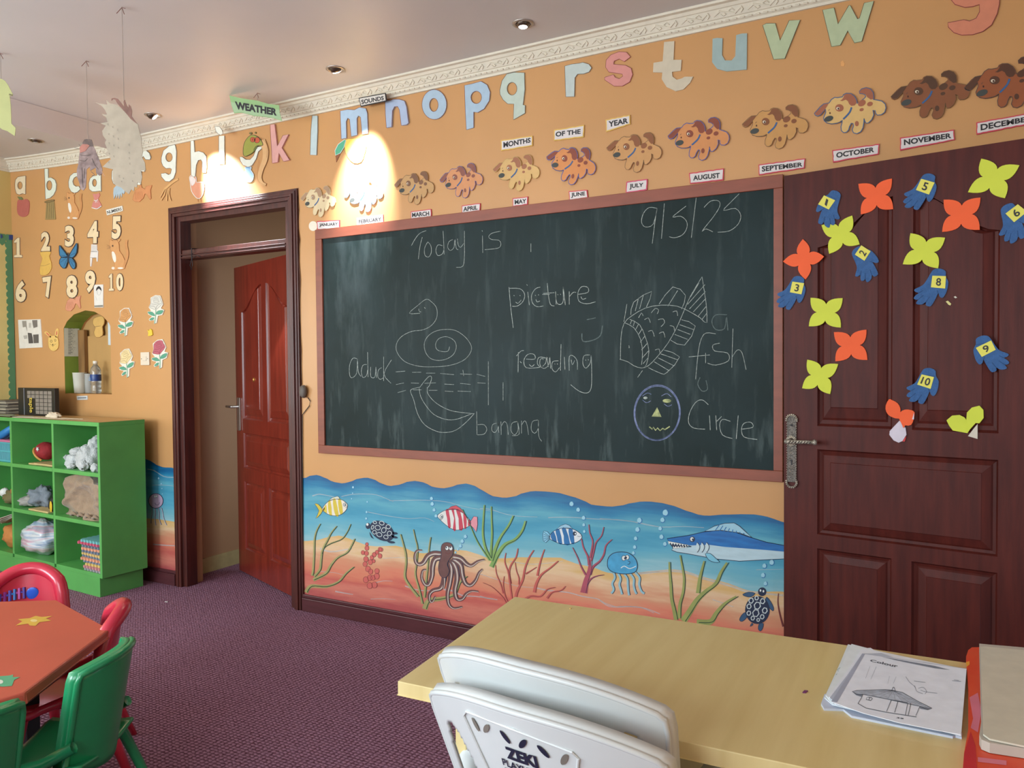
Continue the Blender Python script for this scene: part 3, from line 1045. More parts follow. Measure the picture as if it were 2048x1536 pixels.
# ------------------------------------------------------------------ wall mural of the sea
def grad_mat(name, stops, nscale=3.0, amt=0.35, streak=(1, 1, 7)):
    m = mat(name, (100, 100, 100), 0.45, 0)
    nt = m.node_tree
    bs = nt.nodes['Principled BSDF']
    uv = nt.nodes.new('ShaderNodeTexCoord')
    sx = nt.nodes.new('ShaderNodeSeparateXYZ')
    nt.links.new(uv.outputs['UV'], sx.inputs[0])
    mp = nt.nodes.new('ShaderNodeMapping')
    mp.inputs['Scale'].default_value = streak
    nt.links.new(uv.outputs['Object'], mp.inputs[0])
    nz = nt.nodes.new('ShaderNodeTexNoise')
    nz.inputs['Scale'].default_value = nscale
    nz.inputs['Detail'].default_value = 6
    nz.inputs['Roughness'].default_value = 0.6
    nt.links.new(mp.outputs[0], nz.inputs['Vector'])
    s1 = nt.nodes.new('ShaderNodeMath')
    s1.operation = 'MULTIPLY_ADD'
    s1.inputs[1].default_value = amt
    s1.inputs[2].default_value = -amt / 2
    nt.links.new(nz.outputs['Fac'], s1.inputs[0])
    ad = nt.nodes.new('ShaderNodeMath')
    nt.links.new(sx.outputs['Y'], ad.inputs[0])
    nt.links.new(s1.outputs[0], ad.inputs[1])
    rp = nt.nodes.new('ShaderNodeValToRGB')
    e = rp.color_ramp.elements
    while len(e) < len(stops):
        e.new(0.5)
    for k, (p, c) in enumerate(stops):
        e[k].position = p
        e[k].color = lin(c)
    nt.links.new(ad.outputs[0], rp.inputs[0])
    nt.links.new(rp.outputs[0], bs.inputs['Base Color'])
    return m


M_SEA = grad_mat('mural_sea', [(0.0, (12, 88, 136)), (0.14, (34, 120, 158)), (0.34, (88, 158, 176)), (0.5, (62, 142, 170)), (0.66, (84, 158, 182)), (0.85, (108, 168, 182)), (1.0, (140, 182, 190))], 2.2, 0.5, (1, 1, 9))
M_SAND = grad_mat('mural_sand', [(0.0, (206, 166, 104)), (0.14, (216, 182, 144)), (0.32, (204, 142, 108)), (0.5, (208, 122, 96)), (0.64, (190, 92, 82)), (0.8, (206, 122, 104)), (1.0, (174, 80, 80))], 2.4, 0.6)


def tox(seq):
    r = []
    for crop, s in seq:
        r += [WALL.uv(x, y, crop) for x, y in P(s)]
    r.sort(key=lambda z: z.real)
    return r


TOP = tox([('C4', '45,175 100,150 170,143 240,170 320,210 410,225 480,210 560,178 640,168 710,185 780,225 860,250 950,238 1040,207 1110,200 1190,215 1280,260 1370,272 1440,262 1520,235 1590,225 1660,240 1760,295'),
           ('C5', '60,130 130,165 250,183 350,170 450,130 550,112 680,118 800,130 950,170 1050,205 1150,255'),
           ('C6', '100,160 200,150 300,125 400,110 480,110 600,125 700,150 850,205 960,240 1020,247 1200,235 1400,232 1500,235 1600,255 1700,285 1765,315')])
SND = tox([('C4', '45,778 150,770 300,735 380,725 450,745 550,785 650,820 720,828 850,825 920,822 1000,840 1100,885 1180,895 1280,885 1400,870 1500,860 1600,870 1700,900'),
           ('C5', '100,805 250,800 450,790 600,792 830,795 900,825 1000,860 1150,890'),
           ('C6', '60,790 120,800 350,795 500,775 700,760 820,775 950,820 1050,850 1200,885 1300,920 1400,960 1500,975 1765,975')])
TOPL = tox([('A4', '1490,500 1540,520 1620,570 1680,588 1770,590 1785,600')])
SNDL = tox([('A4', '1500,1110 1600,1115 1700,1130 1795,1145')])


def interp(L, x):
    if x <= L[0].real:
        return L[0].imag
    for a, c in zip(L, L[1:]):
        if x <= c.real:
            t = (x - a.real) / max(1e-6, c.real - a.real)
            t = t * t * (3 - 2 * t) * 0.5 + t * 0.5
            return a.imag + (c.imag - a.imag) * t
    return L[-1].imag


mural = empty('sea_mural', (-1.8, 0, 0.5), label='painted underwater mural of fish, octopus, shark and seaweed along the lower wall', cat='mural')


def strip(name, x0, x1, lo, hi, m, n=140):
    v, f, uvs = [], [], []
    rows = 6
    for i in range(n + 1):
        x = x0 + (x1 - x0) * i / n
        a, c = hi(x), lo(x)
        for j in range(rows + 1):
            t = j / rows
            v.append((x, -0.0012, a + (c - a) * t))
            uvs.append((x, t))
    for i in range(n):
        for j in range(rows):
            k = i * (rows + 1) + j
            f.append((k, k + 1, k + rows + 2, k + rows + 1))
    return mesh_ob(name, v, f, m, None, mural, uvs=uvs)


strip('sea_water', -3.097, X1, lambda x: interp(SND, x), lambda x: interp(TOP, x) if x < -0.5 else interp(TOP, -0.5) + 0.03 * sin((x + 0.5) * 9), M_SEA)
strip('sea_bed', -3.097, X1, lambda x: 0.09, lambda x: interp(SND, x), M_SAND)
strip('sea_water', X0, -4.173, lambda x: interp(SNDL, x), lambda x: interp(TOPL, x), M_SEA, 60)
strip('sea_bed', X0, -4.173, lambda x: 0.09, lambda x: interp(SNDL, x), M_SAND, 60)

NAVY = mat('mural_navy', (28, 40, 66), 0.5, 0.05)
WH = mat('mural_white', (218, 220, 214), 0.5, 0.05)
GLZ = mat('mural_foam', (206, 214, 214), 0.5, 0.1, 20, alpha=0.42)
RNG = mat('mural_ring', (196, 204, 204), 0.5, 0.1, 20)
GR1 = mat('mural_green', (126, 158, 84), 0.5, 0.12, 20)
GR2 = mat('mural_green_dark', (36, 66, 44), 0.5, 0.05)
OLV = mat('mural_olive', (158, 150, 96), 0.5, 0.12, 20)
COR = mat('mural_coral_red', (186, 88, 78), 0.5, 0.1, 20)
MAR = mat('mural_maroon', (110, 44, 44), 0.5, 0.05)
BRN = mat('mural_octopus', (104, 68, 64), 0.5, 0.12, 30)
BLU = mat('mural_blue', (32, 104, 160), 0.5, 0.1, 20)
PNK = mat('mural_plum', (162, 72, 88), 0.5, 0.1, 20)


def mk(crop):
    return Art(WALL, crop)


def foam(crop, t, w, tp):
    mk(crop).line(t, w, GLZ, 0.0016, taper=tp).build('foam_stroke', parent=mural)


# foam strokes
a = mk('C4')
for t, w in (('120,345 180,328 240,335 330,355', 12), ('400,350 500,330 620,325 740,335 830,370 900,400', 8), ('860,390 1000,388 1200,385 1400,400 1550,440 1700,470 1850,490', 7), ('640,495 760,520 900,545 1050,562 1200,555 1290,590', 7), ('1010,1208 1100,1240 1220,1255 1330,1235', 12), ('1380,1240 1480,1260 1560,1300 1700,1310 1870,1335', 16), ('720,1180 800,1160 890,1162', 8), ('340,1260 420,1275 510,1290', 14), ('195,850 300,880 440,860 500,850', 18), ('800,945 950,935 1100,945 1300,955', 6), ('200,1070 330,1080 420,1105', 6), ('680,1335 800,1330 920,1340', 6)):
    foam(a.crop, t, w, 0.5)
a.crop = 'C5'
for t, w in (('0,290 110,300 250,345 400,370 590,378', 8), ('700,385 850,380 1000,385 1200,400 1400,405 1600,430 1840,480', 9), ('0,960 180,1020 380,1085 560,1100', 7), ('560,1100 700,1130 900,1150 1050,1190 1200,1215 1280,1260 1400,1300', 14), ('1400,1300 1550,1295 1700,1315 1843,1370', 14), ('0,1190 80,1210 180,1225', 14), ('1630,950 1700,945 1843,938', 12), ('300,830 500,860 700,850 850,830', 9)):
    foam(a.crop, t, w, 0.4)
a.crop = 'C6'
for t, w in (('0,275 150,285 300,300 450,335 600,355 800,350 1000,360', 8), ('380,800 520,785 700,775 860,800 1000,850 1150,890 1300,935 1420,975 1760,1010', 26), ('1080,1050 1180,1085 1280,1120', 10), ('1500,765 1760,760', 6), ('0,1060 100,1120 250,1115 400,1130 520,1180', 10)):
    foam(a.crop, t, w, 0.3)
a.crop = 'A4'
for t, w in (('1510,605 1580,620 1680,680 1780,690', 10), ('1570,1375 1700,1385 1800,1390', 14), ('1560,770 1680,768 1780,780', 6)):
    foam(a.crop, t, w, 0.3)


def bubbles(crop, pts):
    for x, y, r in pts:
        a = mk(crop)
        a.dot(x, y, r, r * 1.15, (150, 196, 210), 0.0018, th=0)
        a.line(ell(x, y, r, r * 1.15, 0, 12, -60, 130), r * 0.35, BLU, 0.0021, sm=0)
        a.build('bubble', parent=mural)


bubbles('C4', [(512, 262, 10), (508, 318, 6), (498, 372, 6), (648, 402, 8), (642, 500, 10), (638, 562, 10)])
bubbles('C4', [(1265, 370, 15), (1272, 422, 17), (1290, 480, 15), (1308, 537, 14)])
bubbles('C4', [(1590, 735, 16), (1560, 780, 17), (1542, 826, 15), (1518, 858, 9), (1494, 886, 9)])
bubbles('C5', [(940, 245, 22), (1008, 305, 20), (1063, 388, 19), (1065, 460, 15), (1070, 527, 14)])
bubbles('C6', [(380, 292, 23), (362, 380, 21), (344, 465, 17), (335, 548, 16), (322, 605, 15)])
bubbles('C6', [(630, 218, 27), (602, 288, 21), (580, 370, 18), (592, 450, 20), (625, 518, 18)])
bubbles('C6', [(1650, 695, 23), (1580, 728, 20), (1567, 818, 20), (1590, 898, 18)])
bubbles('A4', [(1628, 700, 10), (1655, 755, 7), (1662, 805, 6), (1665, 860, 5)])


def weed(crop, blades, m, md, name, label, dw=7, off=1.0):
    a = mk(crop)
    for q, (s, w) in enumerate(blades):
        a.line(s, w * 1.35, m, 0.0021 + q * 0.00006, sm=4, taper=-0.75)
        pts = P(s)
        a.line([(x + w * 0.40 * off, y) for x, y in pts], dw, md, 0.0030 + q * 0.00003, sm=4)
    a.build(name, parent=mural, label=label)


weed('C4', [('195,612 160,680 142,760 138,900 130,1060 120,1110', 22), ('352,635 300,700 265,770 220,860 205,960 195,1050 140,1120', 24), ('488,615 455,690 400,760 300,800 235,840 210,900', 16), ('525,755 495,820 450,890 360,940 300,1010 250,1090 130,1150', 26), ('515,1025 440,1090 370,1170 250,1215 110,1210 60,1270', 30)], OLV, GR2, 'seaweed', 'olive seaweed by the doorway')
weed('C4', [('965,712 990,800 1015,900 1020,1000 1010,1120 1060,1210 1140,1310', 26), ('1088,665 1110,760 1130,850 1120,1000 1110,1100 1150,1250 1180,1380', 20), ('1255,740 1240,850 1230,1000 1215,1150 1200,1320', 22), ('1600,1115 1530,1180 1480,1290 1360,1330 1240,1350 1200,1430', 40)], OLV, GR2, 'seaweed', 'olive seaweed behind the octopus')
weed('C5', [('45,255 35,400 32,560 60,700 110,800', 28), ('115,270 120,420 125,560 118,700 112,800', 26), ('340,365 290,470 215,580 165,690 120,830', 34), ('465,418 430,520 360,610 260,660 190,750 120,890', 40), ('-180,300 -110,440 -30,620 60,760 100,820', 16)], GR1, GR2, 'seaweed', 'bright green seaweed right of the red striped fish')
weed('C6', [('665,690 670,800 680,900 690,1040 715,1150 735,1245', 36), ('768,625 790,740 808,850 800,980 770,1100 765,1230', 30), ('1000,680 975,780 960,860 945,990', 36), ('1220,695 1160,790 1110,900 1010,980 930,1060 860,1170 800,1260', 50), ('1310,1020 1200,1090 1120,1180 1060,1265 930,1270', 50)], mat('mural_weed', (146, 152, 84), 0.5, 0.12, 20), GR2, 'seaweed', 'broad green seaweed below the shark')
weed('C5', [('30,1050 120,1090 200,1160 250,1220 300,1320', 12), ('160,870 170,960 215,1070 240,1160', 14), ('248,985 240,1080 265,1200 320,1310', 14), ('265,745 255,840 290,940 310,1060 330,1240', 18), ('388,700 370,790 320,870 300,950 315,1060', 22), ('360,840 375,930 400,1000 400,1070', 14), ('550,718 500,800 460,910 440,1020 380,1150 365,1250', 26), ('580,890 520,930 470,960', 16), ('660,710 630,800 610,880 590,980', 20), ('800,828 720,900 630,970 580,1060 560,1150', 28), ('770,1098 690,1120 620,1190 520,1190 415,1250', 24), ('875,1085 830,1130 740,1150 690,1210', 20)], COR, MAR, 'coral', 'red branching coral behind the desk corner', 4)
weed('C5', [('1115,455 1125,540 1155,620 1150,700 1130,800', 20), ('1268,480 1245,570 1190,640 1165,740 1140,830', 20), ('1040,600 1060,690 1105,780 1120,870', 22), ('1352,608 1290,670 1270,760 1230,830 1160,890 1130,970', 24), ('948,690 1000,790 1040,890 1085,970', 18), ('1130,820 1120,930 1090,1030 1065,1155', 56), ('1270,970 1190,985 1130,1020 1090,1090', 20)], PNK, NAVY, 'coral', 'plum pink branching coral beside the blue striped fish', 4)
weed('C6', [('1712,990 1708,1080 1725,1180 1760,1310', 14)], MAR, MAR, 'coral', 'thin dark coral by the right door', 3)
a = mk('C4')
for x, y, r in ((645, 808, 15), (645, 845, 20), (607, 888, 18), (640, 895, 20), (636, 950, 23), (627, 998, 21), (677, 980, 22), (710, 970, 15), (692, 935, 18), (715, 908, 20), (742, 885, 18), (770, 857, 18), (782, 860, 17), (770, 920, 20), (655, 1045, 24), (680, 1070, 22), (742, 1065, 22), (740, 1115, 25), (635, 1148, 26), (672, 1130, 24), (703, 1130, 22), (672, 1205, 26), (718, 1198, 26)):
    a.dot(x, y, r, r * 1.15, (196, 94, 86), 0.0022 + r * 1e-5, th=0, line=MAR, lw=3)
a.build('coral', parent=mural, label='cluster of round red coral beads')

# yellow fish
a = mk('C4')
a.poly('215,470 270,400 340,375 400,380 440,405 460,435 445,480 400,520 345,535 285,525 240,500', (222, 212, 196), 0.0024, 0, 3, line=NAVY, lw=4)
for t in ('225,480 240,445 255,430 262,505 245,500', '275,400 295,390 310,525 285,522 272,460', '320,380 345,378 375,530 345,533 325,460', '370,378 395,380 415,500 390,520 372,450', '240,450 232,490 222,478'):
    a.poly(t, (204, 180, 64), 0.0027, 0, 2)
a.poly('215,468 180,425 145,422 185,485 155,560 200,520 218,488', (204, 180, 64), 0.0026, 0, 2, line=NAVY, lw=3)
a.poly('270,398 310,362 360,347 375,352 388,378 340,374', (200, 200, 180), 0.0026, 0, 0, line=NAVY, lw=3)
a.dot(432, 428, 12, 16, WH, 0.0029, line=NAVY, lw=4).dot(435, 430, 5, 7, NAVY, 0.0033)
a.line('450,435 455,450 440,458', 3, NAVY, 0.003)
a.build('painted_fish', parent=mural, label='yellow and white striped fish')
# red fish
a = mk('C4')
a.poly('1322,535 1360,500 1410,478 1480,470 1550,490 1600,540 1640,590 1635,625 1580,655 1510,672 1450,655 1400,620 1350,575', (214, 212, 206), 0.0024, 0, 3, line=NAVY, lw=4)
for t in ('1400,485 1430,480 1450,640 1425,645 1415,560', '1455,475 1480,472 1500,670 1470,662 1482,560', '1500,478 1540,490 1570,655 1530,668 1525,560', '1570,510 1600,545 1600,645 1580,652', '1620,570 1640,590 1635,622 1615,630'):
    a.poly(t, (190, 66, 84), 0.0027, 0, 2)
a.poly('1410,480 1455,445 1500,435 1540,460 1590,520 1500,475', (196, 80, 90), 0.0026, 0, 0, line=NAVY, lw=3)
a.poly('1638,590 1670,540 1705,545 1708,620 1695,690 1665,650 1636,622', (214, 140, 150), 0.0026, 0, 0, line=NAVY, lw=4)
a.dot(1362, 543, 16, 18, WH, 0.0029, line=NAVY, lw=4).dot(1365, 545, 7, 9, NAVY, 0.0033)
a.line('1345,560 1355,575 1370,560', 3, NAVY, 0.003)
a.build('painted_fish', parent=mural, label='red and white striped fish')
# blue fish
a = mk('C5')
a.poly('720,560 770,515 850,492 930,495 1000,525 1045,570 1030,610 980,640 900,658 820,650 750,620 720,600', (214, 218, 220), 0.0024, 0, 3, line=NAVY, lw=5)
for t in ('725,560 760,528 790,635 740,612', '775,515 815,503 845,650 805,645 790,580', '840,498 880,495 925,655 865,655 860,570', '910,497 950,505 970,640 940,650 915,570'):
    a.poly(t, BLU, 0.0027, 0, 2)
a.poly('775,512 830,465 880,450 920,465 950,500 850,490', (150, 190, 210), 0.0026, 0, 0, line=NAVY, lw=4)
a.poly('720,560 690,525 655,520 645,555 650,620 675,640 718,600', (130, 190, 214), 0.0026, 0, 0, line=NAVY, lw=4)
for q in range(5):
    a.line([(715, 575 + q * 5), (655, 530 + q * 24)], 4, NAVY, 0.0029, sm=0)
a.dot(972, 547, 20, 22, NAVY, 0.0029).dot(980, 548, 7, 9, WH, 0.0033)
a.line('1000,572 1020,578 1042,570', 4, NAVY, 0.003)
a.build('painted_fish', parent=mural, label='blue and white striped fish')
# turtles
a = mk('C4')
a.dot(790, 680, 128, 85, NAVY, 0.0026, 33, 24, 0)
a.dot(655, 632, 22, 30, NAVY, 0.0026, 0, th=0)
a.poly('672,690 700,740 712,755 690,745 675,720', NAVY, 0.0026, 0, 2).poly('890,690 930,695 940,710 905,715', NAVY, 0.0026, 0, 2).poly('880,720 930,735 940,750 900,750', NAVY, 0.0026, 0, 2).poly('840,775 900,780 915,795 880,800 850,790', NAVY, 0.0026, 0, 2)
a.dot(650, 618, 11, 13, WH, 0.003, th=0)
for x, y, rx, ry in ((700, 645, 11, 20), (750, 648, 26, 22), (808, 672, 22, 26), (862, 703, 20, 22), (718, 692, 18, 18), (765, 715, 26, 20), (828, 738, 22, 18), (722, 598, 18, 12), (788, 605, 24, 18), (850, 640, 22, 20)):
    a.line(ell(x, y, rx, ry, 20, 10), 6, RNG, 0.0031, closed=True, sm=0)
a.build('painted_turtle', parent=mural, label='dark turtle with ringed shell under the yellow fish')
a = mk('C6')
a.dot(1512, 1150, 118, 135, NAVY, 0.0026, 0, 24, 0)
a.dot(1558, 975, 40, 42, NAVY, 0.0026, 0, 16, 0)
BL2 = mat('mural_turtle_blue', (52, 84, 116), 0.5, 0.1, 20)
for t in ('1490,990 1430,978 1370,1000 1400,1020 1450,1025', '1600,1025 1640,1070 1668,1130 1660,1160 1620,1120 1590,1070', '1400,1170 1360,1200 1340,1245 1365,1260 1410,1220', '1530,1280 1520,1330 1540,1352 1560,1330 1570,1280', '1460,1275 1442,1308 1470,1290'):
    a.poly(t, BL2, 0.0025, 0, 2, line=NAVY, lw=4)
for x, y, r in ((1512, 1108, 36), (1497, 1180, 36), (1452, 1060, 26), (1505, 1035, 20), (1562, 1065, 26), (1432, 1115, 24), (1583, 1155, 28), (1430, 1180, 22), (1558, 1215, 22), (1468, 1228, 20), (1520, 1245, 16)):
    a.line(ell(x, y, r * 0.85, r, 12, 6), 10, RNG, 0.003, closed=True, sm=0)
a.dot(1542, 963, 8, 12, WH, 0.003, th=0).dot(1570, 970, 8, 12, WH, 0.003, th=0)
a.build('painted_turtle', parent=mural, label='dark turtle swimming upwards by the right door')
# octopus
a = mk('C4')
arms = ['1370,905 1290,895 1230,920 1190,980 1150,1000 1115,980 1105,920 1125,870 1175,865', '1370,935 1300,950 1275,1020 1270,1110 1240,1190 1200,1190 1170,1130 1180,1060 1215,1050',
        '1385,960 1395,1060 1380,1170 1350,1230 1280,1250 1245,1290 1250,1350 1275,1355 1300,1305', '1440,960 1455,1060 1440,1180 1420,1280 1430,1380 1480,1420 1560,1405',
        '1455,950 1500,1040 1510,1140 1490,1250 1510,1330 1560,1330 1600,1280 1650,1255 1715,1260', '1465,940 1540,1000 1560,1100 1590,1180 1640,1200 1690,1150 1720,1080 1755,1045', '1470,925 1540,940 1600,995 1650,1010 1710,970 1775,952', '1400,960 1385,1060 1390,1160 1380,1230']
for q, t in enumerate(arms):
    a.line(t, 58, NAVY, 0.0034 + q * 0.0003, sm=4, taper=0.75)
    a.line(t, 49, BRN, 0.0035 + q * 0.0003, sm=4, taper=0.75)
    a.line([(x + 5, y + 6) for x, y in P(t)], 15, (190, 176, 166), 0.0036 + q * 0.0003, sm=4, taper=0.7)
a.poly('1360,850 1370,810 1400,790 1440,792 1470,820 1478,870 1465,920 1440,950 1420,1000 1440,1060 1420,1110 1385,1130 1350,1100 1335,1040 1345,970 1362,920', BRN, 0.0062, 0, 3, line=NAVY, lw=4)
a.dot(1418, 843, 17, 20, WH, 0.0066, line=NAVY, lw=3).dot(1455, 845, 17, 20, WH, 0.0066, line=NAVY, lw=3).dot(1412, 838, 6, 8, NAVY, 0.0070).dot(1452, 835, 6, 8, NAVY, 0.0070)
a.line('1405,885 1430,900 1448,885', 4, MAR, 0.0066)
a.build('painted_octopus', parent=mural, label='brown octopus with pale suckers')
# jellyfish
a = mk('C5')
for t in ('1370,950 1382,1000 1355,1060 1370,1120 1345,1160', '1415,955 1440,1010 1428,1070 1445,1130 1455,1170', '1475,960 1510,1010 1515,1080 1520,1140 1528,1180', '1535,955 1575,1010 1575,1080 1590,1140 1605,1165', '1590,945 1635,1000 1630,1070 1655,1140 1685,1160'):
    a.line([(x + 5, y) for x, y in P(t)], 24, NAVY, 0.002, sm=4)
    a.line(t, 20, (140, 180, 190), 0.0023, sm=4)
a.poly('1307,850 1320,790 1370,748 1450,735 1530,750 1590,800 1615,870 1600,930 1550,955 1460,960 1360,940 1315,900', mat('mural_jelly', (66, 150, 190), 0.5, 0.15, 30), 0.0026, 0, 3, line=NAVY, lw=7)
a.dot(1475, 798, 22, 26, WH, 0.0031, line=NAVY, lw=5).dot(1510, 790, 20, 25, WH, 0.0031, line=NAVY, lw=5).dot(1485, 800, 7, 12, NAVY, 0.0036).dot(1500, 793, 7, 12, NAVY, 0.0036)
a.line('1515,828 1538,835 1530,860 1512,862', 5, NAVY, 0.0031).line('1445,900 1480,880 1530,905 1570,895 1600,880', 7, WH, 0.0031)
a.build('painted_jellyfish', parent=mural, label='blue smiling jellyfish with five pale tentacles')
a = mk('A4')
for t in ('1558,1000 1560,1060 1550,1110 1548,1160', '1590,1005 1595,1060 1590,1110 1598,1180', '1625,1005 1635,1060 1635,1120 1655,1175', '1655,1000 1670,1050 1680,1110 1710,1180'):
    a.line(t, 10, (178, 172, 184), 0.002, sm=4)
    a.line([(x + 4, y) for x, y in P(t)], 4, NAVY, 0.0023, sm=4)
a.dot(1600, 930, 74, 76, (178, 156, 178), 0.0026, 0, 24, 0, line=NAVY, lw=6)
a.dot(1592, 885, 10, 16, WH, 0.0031, line=NAVY, lw=3).dot(1610, 883, 9, 15, WH, 0.0031, line=NAVY, lw=3)
a.line('1590,950 1605,972 1630,965 1638,945', 4, NAVY, 0.0031)
a.build('painted_jellyfish', parent=mural, label='small lilac jellyfish left of the doorway')
# shark
a = mk('C6')
SHB = mat('mural_shark_blue', (22, 88, 152), 0.5, 0.12, 12, c2=(30, 112, 178), stretch=(1, 1, 5))
SHW = mat('mural_shark_belly', (176, 200, 208), 0.5, 0.08, 12, stretch=(1, 1, 5))
a.poly('645,465 850,435 1000,400 1160,385 1300,405 1450,455 1600,500 1765,530 1900,560 1900,650 1765,660 1560,670 1340,682 1130,662 1000,640 850,612 740,595 690,575 700,560 880,545 660,490', SHW, 0.0024, 0, 0, line=NAVY, lw=6)
a.poly('645,465 850,435 1000,400 1160,385 1300,405 1450,455 1600,500 1765,530 1900,560 1900,600 1765,590 1600,575 1400,560 1200,545 1050,525 900,530 860,530 655,490', SHB, 0.0027, 0, 0)
a.poly('1005,395 1100,345 1200,318 1290,315 1340,345 1400,400 1460,455 1340,410 1160,388', (150, 190, 205), 0.0026, 0, 0, line=NAVY, lw=6)
for q in range(8):
    a.line([(1110 + q * 40, 385 + q * 5), (1150 + q * 32, 330 + q * 12)], 8, BLU, 0.003, sm=0)
a.poly('655,492 760,505 885,540 700,555', NAVY, 0.0029, 0)
zz = []
for q in range(15):
    zz.append((665 + q * 13, (500 if q % 2 else 522) + q * 1.6))
a.poly(zz + [(850, 528), (655, 490)], WH, 0.0032, 0)
a.poly([(705 + q * 12, (552 if q % 2 else 535)) for q in range(12)] + [(840, 548), (705, 560)], WH, 0.0032, 0)
a.dot(888, 472, 26, 27, NAVY, 0.003, th=0).dot(885, 470, 17, 19, WH, 0.0033, th=0).dot(893, 474, 9, 11, NAVY, 0.0036, th=0)
for q in range(3):
    a.line([(935 + q * 45, 500), (960 + q * 45, 535), (955 + q * 45, 570), (935 + q * 45, 598)], 6, NAVY, 0.003)
    a.dot(938 + q * 45, 548, 14, 45, (190, 208, 212), 0.0029, th=0)
a.poly('1012,610 1060,608 1110,650 1150,690 1100,692 1045,668', (120, 184, 204), 0.0033, 0, 2, line=NAVY, lw=5)
a.build('painted_shark', parent=mural, label='blue shark with a white belly and teeth cut off by the right door')

# ================================================================== THINGS ON THE WALL
LG = 'alphabet letters stuck along the top of the wall'
CW, CB, CP, CG = (222, 222, 208), (170, 192, 212), (214, 158, 150), (186, 198, 178)
OL = mat('outline_dark', (84, 62, 56), 0.6, 0)
OLR = mat('outline_maroon', (116, 44, 52), 0.6, 0)


def hole(cx, cy, rx, ry, rot=0):
    return ell(cx, cy, rx, ry, rot, 16)


def letter(ch, crop, pts, col, label, holes=(), line=OL, h=0.005, sm=0, lw=3.5):
    return Art(WALL, crop).poly(pts, col, h, None, sm, holes, line=line, lw=lw).build('letter_cutout', label, 'letter', LG)


letter('a', 'A2', '165,205 190,175 262,162 270,165 268,350 262,352 235,345 205,358 175,345 162,300 160,250', (222, 204, 170), 'faded cream paper letter a above the apple picture', [hole(212, 262, 24, 38)])
letter('b', 'A2', '462,92 500,90 502,185 530,180 570,205 585,250 580,310 555,360 520,390 472,402 468,250', (216, 220, 200), 'white paper letter b above the brown bag picture', [hole(512, 262, 28, 50)])
letter('c', 'A2', '805,130 760,135 725,165 708,225 712,280 735,325 770,340 800,330 830,300 815,270 785,272 760,255 752,220 765,185 790,170 815,185 830,160', (216, 218, 200), 'white paper letter c half behind the hanging bird')
letter('d', 'A2', '1040,60 1042,325 1030,318 985,325 950,325 920,300 915,240 930,190 960,165 1000,160 1000,60', (216, 218, 200), 'white paper letter d above the pink dress picture', [hole(975, 235, 22, 38)])
letter('e', 'A2', '1150,190 1152,120 1180,70 1225,62 1265,90 1280,150 1270,170 1200,172 1210,205 1240,215 1275,205 1270,240 1240,265 1200,265 1165,240', (220, 220, 205), 'white paper letter e mostly behind the hanging pineapple', [hole(1218, 125, 22, 22)])
letter('f', 'A1', '1205,1280 1170,1278 1150,1250 1140,1270 1138,1345 1168,1350 1162,1375 1138,1372 1130,1480 1090,1480 1092,1370 1060,1370 1062,1345 1092,1345 1095,1260 1120,1215 1165,1198 1200,1225 1212,1260', CW, 'white paper letter f peeping out right of the hanging pineapple')
letter('g', 'B1', '215,760 235,690 290,645 345,632 352,645 362,700 358,800 355,900 335,960 295,992 255,990 215,945 212,915 255,908 285,925 305,915 315,870 300,862 260,865 230,840 215,800', CW, 'white paper letter g above the faded giraffe picture', [hole(290, 755, 33, 44)])
letter('h', 'B1', '500,592 532,595 540,705 580,695 625,710 652,745 655,850 650,905 615,905 612,800 600,780 575,785 555,830 545,940 530,948 505,930 500,700', CW, 'white paper letter h over the left end of the doorway')
it = Art(WALL, 'B1').poly('775,548 830,545 830,820 775,825', CW, 0.005, line=OL, lw=3.5).build('letter_cutout', 'white paper letter i in the glare above the doorway, its leaf-shaped dot on the cornice', 'letter', LG)
Art(wy(-0.084), 'B1').poly('735,455 780,455 805,490 815,525 790,540 765,525 745,500', CW, 0.004, line=OL, lw=3.5).build('letter_dot', parent=it)
letter('j', 'B1', '978,755 1000,750 1040,778 1080,778 1115,740 1145,655 1190,650 1195,670 1160,700 1140,770 1100,835 1060,852 1010,830 985,790', CW, 'white paper letter j hook behind the green snake picture')
letter('k', 'B1', '1280,440 1325,435 1350,650 1405,545 1460,535 1395,665 1470,785 1410,798 1365,715 1355,805 1300,815 1295,700', CP, 'pink paper letter k right above the doorway corner', line=OLR, h=0.009)
letter('l', 'B1', '1685,350 1738,350 1738,500 1728,735 1665,732 1672,500', (184, 198, 198), 'grey paper letter l, a plain upright bar')
letter('m', 'B2', '440,300 510,285 575,290 625,265 685,275 700,320 708,515 650,525 635,360 615,345 600,370 603,530 545,545 530,380 512,368 497,400 500,560 450,568', CB, 'light blue paper letter m over the bright lamp glare', line=OLR)
letter('n', 'B2', '875,205 930,200 950,190 1010,190 1060,205 1080,260 1100,415 1080,435 1030,440 1012,290 995,258 965,260 945,300 938,455 888,463 878,330', (166, 180, 204), 'light blue paper letter n just right of the SOUNDS card', line=OLR, h=0.009)
Art(WALL, 'B2').poly(ell(1342, 238, 118, 143, 0, 32), (166, 186, 202), 0.005, None, 0, [ell(1338, 242, 42, 64, 0, 20)], line=OLR, lw=3.5).build('letter_cutout', 'light blue paper letter o, a ring with an oval hole', 'letter', LG)
letter('p', 'B2', '1632,55 1700,40 1720,35 1790,15 1850,50 1878,120 1870,200 1820,280 1760,315 1720,310 1720,460 1650,480 1640,300', (164, 184, 200), 'light blue paper letter p between the o and the q', [hole(1745, 170, 52, 60)], line=OLR)
letter('q', 'B3', '195,390 215,300 260,235 330,218 430,222 435,380 418,530 438,535 436,610 325,672 330,520 270,520 225,480 198,430', (186, 196, 182), 'pale green paper letter q above the word MONTHS', [hole(312, 375, 48, 62)])
